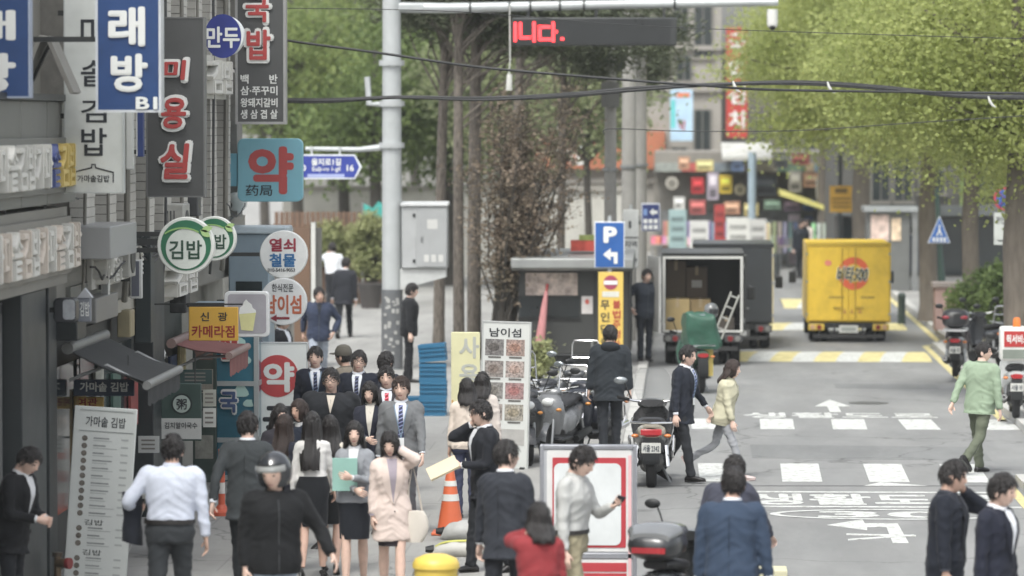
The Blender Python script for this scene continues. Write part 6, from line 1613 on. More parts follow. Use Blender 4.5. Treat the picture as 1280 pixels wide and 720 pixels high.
    info = dict(t=t, torM=torM, A=A, k=k, headM=headM, fp=fp, S=S, Y=Y, X=X, hipM=hipM, Rz=Matrix.Translation((X, Y, zb)) @ Matrix.Rotation(R(face), 4, 'Z'))
    return info

WALK = ((24,6),(-16,28)); WALK2 = ((-14,24),(22,5)); STEP = ((12,6),(-8,14)); STEP2 = ((-8,14),(12,6)); STAND = ((2,2),(-2,3))
NAVY = (32,36,48); CHAR = (46,48,52); DBLK = (28,29,32)
def held(info, name, mb, m, side, label, cat_, off=(0,0,0), rot=(0,0,0)):
    """a thing held in a hand: a top-level object placed at that hand"""
    Sh, E, Wr, nm, sd = info['A'][0 if side < 0 else 1]
    d = (Wr-E).normalized(); p = info['Rz'] @ (Wr+d*.09)
    p = p+Vector(off)
    o = mb.build(name, m, loc=p, rot=rot); return tag(o, label, cat_)
PHONE = lambda: MB().box(-.036,.036,-.005,.005,-.07,.07)
# --- left foreground
person('man in a black suit bending over something at the glass door', 14, 577, 1.70, 65, top=DBLK, shirt=(206,208,210), arms=('belly','belly'), head=(22,0), lean=10, S=141)
i = person('man in a white shirt and charcoal trousers walking away with a jacket over his arm', 212, 545, 1.80, 180, top=(206,212,226), top_kind='shirt', bottom=(58,61,64), legs=STEP, arms=('down','carry'), bulk=1.2, lean=2)
p = i['Rz'] @ i['A'][1][1].lerp(i['A'][1][2], .6)
b = MB(); rr = []
for u in range(9):
    z = .10-u*.055; w = .15+.02*math.sin(u*1.3); rr.append([Vector((.03*math.cos(q)*(1+.3*math.sin(u+q*2))+.02*math.sin(u*.9), w*math.cos(q)*.55+.01*math.sin(5*q), z+.02*math.sin(q*3))) if False else Vector(((.085+.01*math.sin(q*4+u))*math.cos(q), (w*.55)*math.sin(q), z-.02*math.cos(q))) for q in [2*math.pi*j/16 for j in range(16)]])
b.loft(rr); tag(b.build('folded_jacket', cloth((40,43,52)), loc=p, smooth=70), 'dark navy jacket hanging over the arm of the white shirted man', 'jacket')
person('man in a dark grey suit walking away behind the helmeted man', 308, 516, 1.80, 176, top=(58,62,64), bottom=(46,49,52), legs=STEP2, arms=('down','back'), lean=2)
i = person('man in a black motorcycle helmet and black jacket walking with light jeans', 344, 572, 1.80, 22, top=(28,29,31), top_kind='jacket', bottom=(146,158,176), helmet=(44,46,50), hair=None, arms=('down','out'), legs=STEP, head=(6,-30), bulk=1.08)
person('woman with long black hair seen from behind in a white blouse and black skirt', 391, 522, 1.62, 176, True, top=(210,208,204), top_kind='blouse', bottom=(30,32,36), bottom_kind='skirt', legskin=True, hair='long', legs=STEP, arms=('fwd','down'))
person('woman in a cream cardigan half hidden between the blouse and folder women', 413, 526, 1.55, 180, True, top=(206,198,184), top_kind='cardigan', shirt=(206,198,184), bottom=(32,34,36), bottom_kind='skirt', legskin=True, hair='mid', legs=STEP2)
i = person('woman in a grey jacket and black skirt hugging a mint folder', 443, 533, 1.62, 2, True, top=(140,143,148), top_kind='suit', hem=-.02, shirt=(216,216,218), bottom=(32,35,42), bottom_kind='skirt', legskin=True, hair='mid', legs=STEP, arms=('cross','chest'), head=(2,12))
q = i['Rz'] @ i['torM'] @ Vector((-.07,-.19,.27))
b = MB(); b.box(-.12,.12,-.012,.012,-.16,.16); b.box(-.115,.118,.0121,.0241,-.155,.155); tag(b.build('mint_folder', M((150,196,184), .5), loc=q, rot=(.1,0,.12)), 'mint green folder held against the grey jacket', 'folder')
i = person('woman in a long pale pink coat brushing back her long hair', 490, 537, 1.63, 4, True, top=(214,196,186), top_kind='coat', hem=-.30, shirt=(160,150,160), bottom=(48,42,46), bottom_kind='dress', legskin=True, hair='long', legs=STEP2, arms=('down','hair'), head=(12,-14))
q = i['Rz'] @ i['A'][1][0]
b = MB(); rr = []
for u in range(7):
    z = -.02-.05*u; w = .05+.1*math.sin(math.pi*min(1,(u+.6)/7))**.6; rr.append([Vector((w*math.cos(a)*.9, .05*math.sin(a), z)) for a in [2*math.pi*j/14 for j in range(14)]])
bagM = (206,198,186)
bg = thing('shoulder_bag', 'pale beige shoulder bag hanging beside the pink coat', 'bag', (q.x+.09, q.y-.02, q.z-.42))
b.loft(rr); b.build('bag_body', M(bagM, .6, 0, .08), bg, smooth=70); b = MB(); b.tube([(-.06,0,-.02),(-.06,0,.2),(-.02,0,.42),(.03,0,.2),(.07,0,-.02)], .009, 6); b.build('strap', M((190,180,168), .6), bg)
# --- the group walking towards the camera
person('man in a navy suit with striped tie beside the pharmacy board', 396, 433, 1.76, 5, top=NAVY, tie=(40,46,64), lanyard=True, hair='short', arms=('down','fwd'), legs=STEP)
person('man in a navy suit with glasses and dotted tie in the middle of the group', 448, 438, 1.76, -3, top=NAVY, tie=(44,48,66), glasses=True, legs=STEP2, arms=('fwd','down'))
person('heavy man with sunglasses and a dark zipped jacket leading the group', 412, 460, 1.80, 3, top=(38,40,44), top_kind='jacket', glasses=True, bulk=1.3, legs=STEP, arms=('down','down'), bottom=(40,42,48), collar=(52,54,58), shirt=(200,190,176), inner=True)
person('woman with long black hair and navy jacket smiling beside the heavy man', 463, 482, 1.64, -4, True, top=(46,48,60), shirt=(214,208,196), bottom=(36,38,44), bottom_kind='skirt', legskin=True, hair='long', legs=STEP2, arms=('belly','down'), head=(8,-8))
person('man in a dark suit with a red tie behind the grey suited man', 482, 457, 1.73, 4, top=(60,56,60), tie=(150,46,56), legs=STEP)
person('man with black hair turned away behind the red tie man', 478, 440, 1.74, 150, top=(44,46,54), legs=STEP)
person('man in a brown cap and brown jacket turned away behind the group', 434, 434, 1.72, -110, top=(120,112,100), top_kind='jacket', cap=(92,88,80), hair='crop', legs=STAND)
person('young man in a grey suit with patterned tie and lanyard', 502, 470, 1.76, 2, top=(112,114,116), bottom=(100,102,106), tie=(66,70,96), lanyard=True, hairm=HAIRB, legs=STEP, arms=('down','fwd'))
person('woman with wavy black hair laughing in front of the white pharmacy board', 345, 505, 1.62, 25, True, top=(52,50,56), top_kind='cardigan', shirt=(190,180,180), hair='mid', legs=STEP, bottom=(40,40,46))
person('woman with brown hair and dark top seen from behind beside the dark grey suit', 353, 519, 1.60, 165, True, top=(44,46,58), top_kind='sweater', hair='mid', hairm=HAIRB, legs=STEP2, bottom=(40,40,46))
person('woman with brown fringe and navy top smiling towards her friends', 379, 499, 1.61, -35, True, top=(40,46,60), top_kind='sweater', collar=(206,206,206), hair='bob', hairm=HAIRB, legs=STEP, bottom=(40,40,46))
# --- farther pavement
person('man in a navy jacket and light jeans walking down the plaza', 398, 355, 1.75, 5, top=(50,58,78), top_kind='jacket', inner=True, shirt=(36,38,40), bottom=(146,154,166), legs=WALK, arms=('back','pocket'))
person('man in a white shirt walking away towards the clipped shrubs', 416, 303, 1.74, 180, top=(214,218,222), top_kind='shirt', legs=STEP, arms=('down','phone'))
person('man in a dark suit walking away beside the white shirted man', 430, 319, 1.74, 178, top=(44,46,52), legs=WALK)
person('person in a dark coat standing behind the man with light jeans', 385, 322, 1.70, 170, top=(56,58,66), top_kind='coat', legs=STEP)
person('man in a black jacket standing behind the round restaurant sign', 349, 398, 1.72, 60, top=(38,40,44), legs=STAND, S=84)
person('person in black standing half hidden behind the steel mast', 511, 366, 1.72, 90, top=(30,31,34), top_kind='jacket', bottom=(30,31,34), legs=STAND, S=71.5)
# --- centre
person('woman with bobbed black hair and cream sweater seen from behind by the menu board', 582, 474, 1.60, 178, True, top=(214,200,186), top_kind='sweater', bottom=(60,64,86), hair='bob', legs=STAND)
person('woman with black hair and pale top next to the menu board', 604, 466, 1.62, 172, True, top=(196,186,178), top_kind='sweater', bottom=(50,54,70), hair='bob', legs=STAND)
i = person('man in a black suit and glasses talking on the phone with an envelope', 608, 500, 1.75, -62, top=(34,36,42), shirt=(214,216,220), glasses=True, legs=STEP, arms=('phone','belly'), head=(4,0))
held(i, 'mobile_phone', PHONE(), M((30,32,34), .3), -1, 'black phone at the ear of the man with the envelope', 'phone', off=(0,-.02,.0), rot=(0,.2,.5))
b = MB(); b.box(-.16,.16,-.11,.11,-.012,.012)
held(i, 'paper_envelope', b, M((216,200,168), .7, 0, .06), 1, 'beige paper envelope held out by the phoning man', 'envelope', off=(-.1,-.05,-.02), rot=(.5,-.45,.1))
person('man in a charcoal suit with white collar in front of the traffic cone', 632, 551, 1.80, 158, top=(48,51,58), bottom=(38,40,46), legs=STEP, arms=('down','down'), head=(0,-30), shirt=(224,226,230))
i = person('person with black hair in a red jacket holding a phone up', 672, 630, 1.62, 195, True, top=(140,50,54), top_kind='jacket', hair='bob', legs=STAND, arms=('down','phone'), bottom=(44,46,54))
i = person('man in a light grey shirt and khaki trousers looking at his phone', 714, 554, 1.79, 72, top=(176,177,174), top_kind='shirt', bottom=(150,142,116), arms=('down','look'), legs=STEP, head=(18,0))
held(i, 'mobile_phone', PHONE(), M((36,40,48), .3), 1, 'dark phone in the hand of the light grey shirted man', 'phone', off=(0,0,.02), rot=(.9,.3,.3))
i = person('man in a black hooded jacket standing with his back turned by the kiosk', 762, 407, 1.76, 186, top=(42,47,52), top_kind='jacket', hem=-.20, bottom=(40,43,48), legs=((4,3),(-6,5)), arms=('down','down'), bulk=1.1)
b = MB(); b.ell((0,.115,.545), (.135,.075,.085), 16, 10, lambda d: Vector((d.x, d.y*(1+.2*d.z), d.z*(1 if d.z < 0 else .8)))); b.xform(i['torM']); b.build('hood', cloth((36,40,45)), i['t'], smooth=70)
person('delivery worker in a dark uniform standing beside the open truck', 806, 336, 1.75, 20, top=(46,52,62), top_kind='jacket', bottom=(38,42,50), legs=STAND, arms=('hips','down'))
person('man in a navy suit with lanyard stepping off the kerb to the right', 852, 430, 1.76, 66, zb=0.02, top=(36,40,50), shirt=(214,216,222), tie=(70,80,110), lanyard=True, legs=((14,4),(-14,18)), arms=('down','out'))
person('woman in a pale yellow jacket and grey trousers crossing the road', 904, 443, 1.62, 72, True, zb=0.0, top=(186,182,156), top_kind='jacket', bottom=(150,152,156), hair='bob', hairm=HAIRB, legs=((26,10),(-22,40)), arms=('fwd','back'), lean=8, shoes=(200,180,176))
person('man with black hair in a dark jacket leaning forward behind the black scooter', 905, 564, 1.72, 150, zb=0.0, top=(62,64,76), top_kind='jacket', legs=STEP, arms=('bar','down'), lean=20, head=(-5,40))
person('man in a blue suit seen from behind beside the black scooter', 915, 584, 1.82, 176, zb=0.0, top=(50,64,84), bottom=(42,52,70), legs=STEP, arms=('down','down'), bulk=1.12, lean=4)
i = person('man in a navy overcoat talking on the phone at the crossing', 1182, 573, 1.82, 80, zb=0.0, top=(28,32,42), top_kind='coat', shirt=(60,62,70), arms=('down','phone'), legs=STEP, head=(6,0))
person('man in a dark navy suit with white collar walking right at the crossing', 1243, 588, 1.82, 62, zb=0.0, top=(32,35,48), shirt=(222,224,228), legs=STEP2, arms=('down','down'), head=(8,0))
person('man in a pale green sweater and olive trousers looking back at the crossing', 1225, 426, 1.74, 140, zb=0.0, top=(140,158,134), top_kind='sweater', bottom=(92,98,82), hair='crop', legs=((-16,34),(10,3)), arms=('down','back'), lean=2, head=(0,-70), bulk=1.12, hem=-.12)
# --- far figures among the shops
FG = 'people in the street'
person('person in dark clothes standing far up the street by the shops', 1001, 288, 1.74, 30, zb=0.0, top=(40,44,52), top_kind='jacket', legs=STAND, S=42, voxel=.025)
person('person in a navy coat walking far behind on the right pavement', 1140, 280, 1.74, 170, top=(52,62,84), top_kind='coat', legs=STEP, S=46, voxel=.025)
person('person in a pale top browsing at the far shop row', 1012, 296, 1.65, -60, True, zb=0.0, top=(200,190,180), top_kind='sweater', hair='mid', legs=STAND, S=40.5, voxel=.025)

# ================================================================== VEHICLES
def wheel(parent, c, r, w, name='wheel', rim=STEEL):
    b = MB(); n = 26
    b.lathe([(r*.66,-w*.42),(r*.9,-w*.5),(r,-w*.32),(r,w*.32),(r*.9,w*.5),(r*.66,w*.42)], n, c, 'X'); o = b.build('tyre', RUBBER, None)
    b = MB(); b.lathe([(.001,-w*.30),(r*.3,-w*.38),(r*.5,-w*.2),(r*.67,-w*.4),(r*.67,w*.4),(r*.5,w*.2),(r*.3,w*.38),(.001,w*.30)], n, c, 'X')
    wo = b.build(name, rim, parent); o.parent = wo; return wo
def loft_yz(b, rows, n=14, e=2.6):
    """rows along y: (y, half width, z bottom, z top)"""
    rings = []
    for y, w, z0, z1 in rows:
        rg = []
        for i in range(n):
            q = 2*math.pi*i/n; c, s_ = math.cos(q), math.sin(q)
            rg.append(Vector((w*math.copysign(abs(c)**(2/e), c), y, (z0+z1)/2+(z1-z0)/2*math.copysign(abs(s_)**(2/e), s_))))
        rings.append(rg)
    b.loft(rings)
def scooter(label, px, S, rz, col, zb, plate=None, platec=(206,206,200), windshield=False, rack=None, box=None, chrome=False, stand=True, seatc=(34,34,36), lean=0.0, kind='scooter'):
    y = DY(S); x = W(px, 450, y).x
    t = thing(kind, label, kind, (x, y, zb), rot=(0, lean, R(rz)))
    paint = M(col, .28, .1, .06, 3, coat=.5, dirt=.06); dark = PLASTK
    wheel(t, (0,-.68,.24), .24, .09); wheel(t, (0,.60,.24), .24, .11)
    b = MB(); [b.tube([(sx*.075,-.68,.24),(sx*.075,-.60,.55),(sx*.06,-.52,.82)], .022, 8) for sx in (-1,1)]; b.build('front_fork', CHROME if chrome else STEEL, t)
    b = MB(); rows = []
    for q in np.linspace(.2, 2.6, 10): rows.append([Vector((xx, -.68-.275*math.cos(q), .24+.275*math.sin(q)+.02*(1-abs(xx)/.07))) for xx in (-.07,-.035,0,.035,.07)])
    b.grid(rows); b.grid([[p*1.0+Vector((0,0,-.008)) for p in r_] for r_ in rows]); b.build('front_fender', paint, t)
    b = MB(); rings = []
    for z, w, yf, d in ((.36,.14,-.50,.05),(.5,.20,-.53,.07),(.66,.23,-.55,.09),(.8,.20,-.54,.10),(.9,.13,-.50,.08)):
        rings.append([Vector((w*math.cos(q), yf-d*math.sin(q)*(1 if math.sin(q) > 0 else .5), z)) for q in [2*math.pi*i/16 for i in range(16)]])
    b.loft(rings); b.build('front_shield', paint, t, smooth=60)
    b = MB(); b.ell((0,-.62,.80), (.085,.05,.06), 14, 8); b.build('headlight', M((214,216,214), .12, 0, .05, spec=.8), t)
    for sx in (-1, 1):
        b = MB(); b.ell((sx*.15,-.60,.70), (.045,.035,.025), 10, 6); b.build('indicator', M((214,140,60), .25), t)
    b = MB(); loft_yz(b, [(-.54,.13,.88,.96),(-.48,.16,.87,1.0),(-.40,.13,.90,.99)]); b.build('handlebar_cover', paint, t, smooth=60)
    b = MB(); b.tube([(-.36,-.36,1.02),(-.2,-.42,.97),(0,-.46,.95),(.2,-.42,.97),(.36,-.36,1.02)], .016, 8); hb = b.build('handlebar', CHROME, t)
    for sx in (-1, 1):
        b = MB(); b.cyl((sx*.25,-.40,.985),(sx*.37,-.355,1.022),.022,n=10); b.build('grip', RUBBER, hb)
        b = MB(); b.tube([(sx*.22,-.44,.98),(sx*.27,-.47,1.12),(sx*.30,-.46,1.2)], .008, 6); m_ = b.build('mirror', BLACK, t)
        b = MB(); b.ell((sx*.34,-.455,1.22), (.075,.022,.045), 12, 8); b.build('mirror_glass', M((150,156,158), .1, .6) if chrome else BLACK, m_)
        b = MB(); b.tube([(sx*.25,-.44,.99),(sx*.33,-.45,1.0),(sx*.38,-.42,1.01)], .006, 5); b.build('brake_lever', STEEL, hb)
    b = MB(); b.box(-.17,.17,-.48,.10,.26,.31); b.build('floorboard', dark, t, bevel=.02)
    b = MB(); loft_yz(b, [(-.02,.12,.28,.62),(.10,.19,.30,.70),(.35,.20,.40,.72),(.60,.17,.50,.74),(.80,.12,.58,.75),(.90,.07,.64,.74)]); b.build('body_shell', paint, t, smooth=60)
    b = MB(); loft_yz(b, [(-.04,.10,.66,.74),(.08,.15,.68,.79),(.30,.16,.70,.80),(.38,.15,.72,.82),(.60,.15,.74,.85),(.76,.11,.76,.84)]); b.build('seat', M(seatc, .55, 0, .1), t, smooth=60)
    b = MB(); loft_yz(b, [(-.02,.10,.16,.4),(.3,.13,.14,.42),(.62,.09,.20,.40)]); b.build('engine', M((70,70,70), .5, .5, .2), t, smooth=60)
    b = MB(); b.tube([(-.13,.1,.22),(-.17,.35,.25)], .025, 8); b.tube([(.17,.2,.25),(.185,.45,.30),(.19,.78,.34)], [.05,.062,.055], 12); ex = b.build('exhaust', CHROME if chrome else BLACK, t, smooth=50)
    b = MB(); b.cyl((.19,.775,.34),(.19,.79,.34),.048,n=12); b.build('exhaust_end', CHROME, ex); b = MB(); b.cyl((.19,.785,.34),(.19,.795,.34),.02,n=10); b.build('exhaust_hole', BLACK, ex)
    b = MB(); loft_yz(b, [(.86,.10,.62,.71),(.92,.085,.63,.70)]); b.build('tail_light', M((170,30,36), .2, 0, .1, spec=.7), t, smooth=60)
    for sx in (-1, 1):
        b = MB(); b.ell((sx*.17,.84,.64), (.04,.04,.025), 10, 6); b.build('rear_indicator', M((206,120,60), .25), t)
        b = MB(); b.tube([(sx*.15,.55,.5),(sx*.17,.60,.25)], .028, 10); b.build('shock_absorber', CHROME if chrome else STEEL, t)
    b = MB(); b.prismx([(.84,.62),(.90,.62),(.93,.36),(.90,.30),(.86,.34)], -.085, .085); rf = b.build('rear_mudguard', dark, t)
    if plate:
        b = MB(); b.obox((0,.935,.50), (.2,.01,.125), (-.18,0,0)); pl = b.build('license_plate', M(platec, .45), t)
        V, F, _ = text_data(plate, .03, 1.0, 2); b = MB(); m_ = Matrix.Translation((0,.941,.5)) @ Matrix.Rotation(-.18,4,'X')
        b.add([m_ @ Vector((.085-.17*a, .003*max(c,0), -.05+.09*q)) for a, q, c in V], F); b.build('plate_lettering', M((60,70,80), .5), pl, smooth=None)
    if windshield:
        b = MB(); rows = []
        for z, w, yy in ((.98,.16,-.56),(1.12,.20,-.53),(1.28,.19,-.48),(1.38,.13,-.44)): rows.append([Vector((w*u, yy+.07*u*u, z)) for u in np.linspace(-1,1,9)])
        b.grid(rows); b.build('windshield', M((196,200,200), .08, 0, .02, alpha=.35, spec=.8), t, smooth=60)
    if rack:
        b = MB(); h = rack
        b.tube([(-.2,.62,.80),(-.2,.72,.80+h*.9),(-.17,.73,.80+h),(.17,.73,.80+h),(.2,.72,.80+h*.9),(.2,.62,.80)], .012, 8); b.tube([(-.2,.70,.80+h*.55),(.2,.70,.80+h*.55)], .010, 6); b.tube([(-.18,.45,.86),(-.18,.98,.84),(.18,.98,.84),(.18,.45,.86)], .012, 8); [b.tube([(xx,.45,.86),(xx,.98,.84)], .008, 6) for xx in (-.09,0,.09)]
        b.build('carrier_rack', CHROME, t)
    b = MB(); b.tube([(-.12,.2,.2),(-.2,.26,.02)], .014, 6); b.build('side_stand', STEEL, t)
    if chrome:
        b = MB(); [b.tube([(sx*.23,.30,.40),(sx*.24,.34,.58),(sx*.23,.6,.62),(sx*.22,.66,.45),(sx*.22,.58,.36),(sx*.23,.38,.34)], .014, 8) for sx in (-1,1)]; b.tube([(-.20,.45,.82),(-.21,.85,.80),(0,.97,.80),(.21,.85,.80),(.20,.45,.82)], .014, 8); b.build('crash_bars', CHROME, t)
    return t
SCG = None
m = scooter('black and chrome motorcycle with windshield and number plate by the kerb', 815, 96.5, 180, (66,66,68), .0, '서울 2342', windshield=True, chrome=True, seatc=(40,40,42), kind='motorcycle')
b = MB(); loft_yz(b, [(.80,.15,.60,.78),(.90,.12,.62,.76)]); b.build('tail_cowl', M((176,168,150), .25, .3, .05, coat=.5), m, smooth=60)
b = MB(); b.obox((0,.955,.69), (.22,.03,.075)); b.build('rear_lamp', M((176,36,44), .2, spec=.7), m, bevel=.01)
m.scale = (1.22, 1.1, 1.06)
scooter('silver grey scooter parked facing the street', 700, 92, -14, (112,114,116), ZS, chrome=False, rack=.42)
scooter('black scooter with a small rack behind the silver one', 671, 89, 20, (44,46,50), ZS, rack=.5)
scooter('small black scooter squeezed beside the dish board', 655, 93, 8, (38,40,42), ZS)
scooter('dark blue scooter between the silver one and the hooded man', 742, 90, -20, (42,46,56), ZS, chrome=True)
scooter('dark scooter with a tall chrome rack behind the hooded man', 724, 86, -6, (56,58,60), ZS, rack=.55, chrome=True)
m = scooter('black scooter with a silver lidded case beside the man in the blue suit', 846, 140, 166, (40,42,44), 0.0, '서울 가', (214,160,70), lean=.0)
b = MB(); loft_yz(b, [(.36,.18,.86,1.02),(.50,.23,.84,1.12),(.80,.24,.84,1.13),(.95,.20,.88,1.08),(1.0,.12,.92,1.02)]); tc = b.build('top_case', M((46,48,50), .3, 0, .1, coat=.4), m, smooth=60)
b = MB(); loft_yz(b, [(.35,.16,.98,1.08),(.50,.232,1.02,1.16),(.80,.242,1.02,1.17),(.96,.18,1.0,1.10)]); b.build('case_lid', M((128,130,131), .25, .3, .1, coat=.4), tc, smooth=60)
b = MB(); b.obox((0,1.0,.95), (.3,.03,.05)); b.build('case_reflector', M((160,40,46), .25), tc)
m = scooter('delivery motorbike with a green tarpaulin bundle behind the open truck', 868, 72, 190, (60,96,80), 0.0, None, seatc=(120,120,118), rack=.55, kind='delivery_motorbike')
b = MB(); rr = []
for z, w, d in ((.80,.30,.32),(.86,.31,.33),(.95,.30,.32),(1.05,.28,.31),(1.15,.28,.31),(1.27,.27,.30),(1.34,.26,.28),(1.37,.22,.25),(1.375,.12,.12)): rr.append([Vector((w*math.copysign(abs(math.cos(q))**.3, math.cos(q))*(1+.09*math.sin(9*q+z*3)*(1.55-z)), (.55+.12*(z-.9))+d*math.copysign(abs(math.sin(q))**.3, math.sin(q)), z+.02*math.sin(q*3))) for q in [2*math.pi*i/28 for i in range(28)]])
b.loft(rr)
b.v = [tuple(Vector(v)+Vector((noise.noise(Vector(v)*6), noise.noise(Vector(v)*6+Vector((9,0,0))), noise.noise(Vector(v)*5+Vector((0,9,0)))))*.045+Vector((.12*(v[2]-1.1), 0, .10*v[0]))) for v in b.v]
b.build('tarpaulin', M((44,88,70), .45, 0, .2, 3, .6, 10), m, smooth=50)
b = MB(); b.obox((-.12,.70,.55), (.16,.03,.5)); b.build('mud_board', M((206,184,96), .6), m)
la = thing('step_ladder', 'small white ladder lashed to the delivery motorbike', 'ladder', (W(898,410,DY(71.5)).x, DY(71.5), 0.95), rot=(0, R(22), 0))
b = MB(); b.box(-.09,-.06,-.02,.02,-.05,.78); b.box(.06,.09,-.02,.02,-.05,.78); b.build('stile', M((160,160,152), .5), la)
for z in (.1,.3,.5,.7):
    b = MB(); b.box(-.06,.06,-.015,.015,z,z+.03); b.build('rung', M((150,150,144), .5), la)
c = W(889, 388, DY(71.3)); t = thing('rider_helmet', 'grey helmet with visor resting on the green tarpaulin bundle', 'helmet', c)
b = MB(); b.lathe([(.09,-.12),(.125,-.06),(.13,0),(.115,.07),(.07,.12),(.001,.135)], 24); b.build('shell', M((96,98,98), .2, 0, .1, coat=.5), t, smooth=60); b = MB(); b.grid([[(.134*math.sin(q), -.134*math.cos(q), z) for q in np.linspace(-.2,1.9,12)] for z in (-.06,.03)]); b.build('visor', M((50,52,54), .1), t)
m = scooter('dark maroon scooter with a top case on the right pavement', 1196, 69, 174, (44,36,40), ZS, '서울 다', rack=None, seatc=(30,30,32))
b = MB(); loft_yz(b, [(.45,.20,.88,1.2),(.60,.25,.87,1.24),(.85,.24,.88,1.22),(.95,.18,.92,1.16)]); tc = b.build('top_case', M((36,36,38), .35, 0, .1), m, smooth=60)
b = MB(); [b.ell((sx*.15,.93,1.08), (.08,.03,.04), 10, 6) for sx in (-1,1)]; b.build('case_reflector', M((160,50,60), .3), tc)
b = MB(); loft_yz(b, [(.3,.22,.83,.88),(1.0,.22,.83,.87)]); b.build('case_lid_rim', M((190,190,190), .35), tc)
m = scooter('white delivery motorbike with a red lettered box and orange beacon', 1268, 80, 178, (196,198,196), ZS, '서울 바', rack=None, kind='delivery_motorbike')
b = MB(); b.box(-.26,.26,.42,.92,.90,1.42); bx = b.build('delivery_box', M((214,214,208), .4, 0, .05, dirt=.1), m, bevel=.04)
b = MB(); b.box(-.2,.2,.921,.93,1.12,1.36); b.build('red_panel', M((176,46,44), .45), bx); b = MB(); b.box(-.22,.22,.921,.93,.94,1.08); b.build('grey_panel', M((120,128,118), .45), bx)
V, F, _ = text_data('퀵서비스', .05, 1.0, 2); b = MB(); b.add([(.17-.34*a, .9305+.006*max(c,0), 1.17+.14*q) for a, q, c in V], F); b.build('box_lettering', TXTW, bx, smooth=None)
b = MB(); b.lathe([(.06,0),(.06,.1),(.045,.14),(.001,.15)], 16, (0,.7,1.42)); b.build('beacon', M((220,120,50), .25), m)
scooter('black scooter standing behind the hedge on the right pavement', 1236, 66.5, 200, (40,42,46), ZS, None, rack=.35)

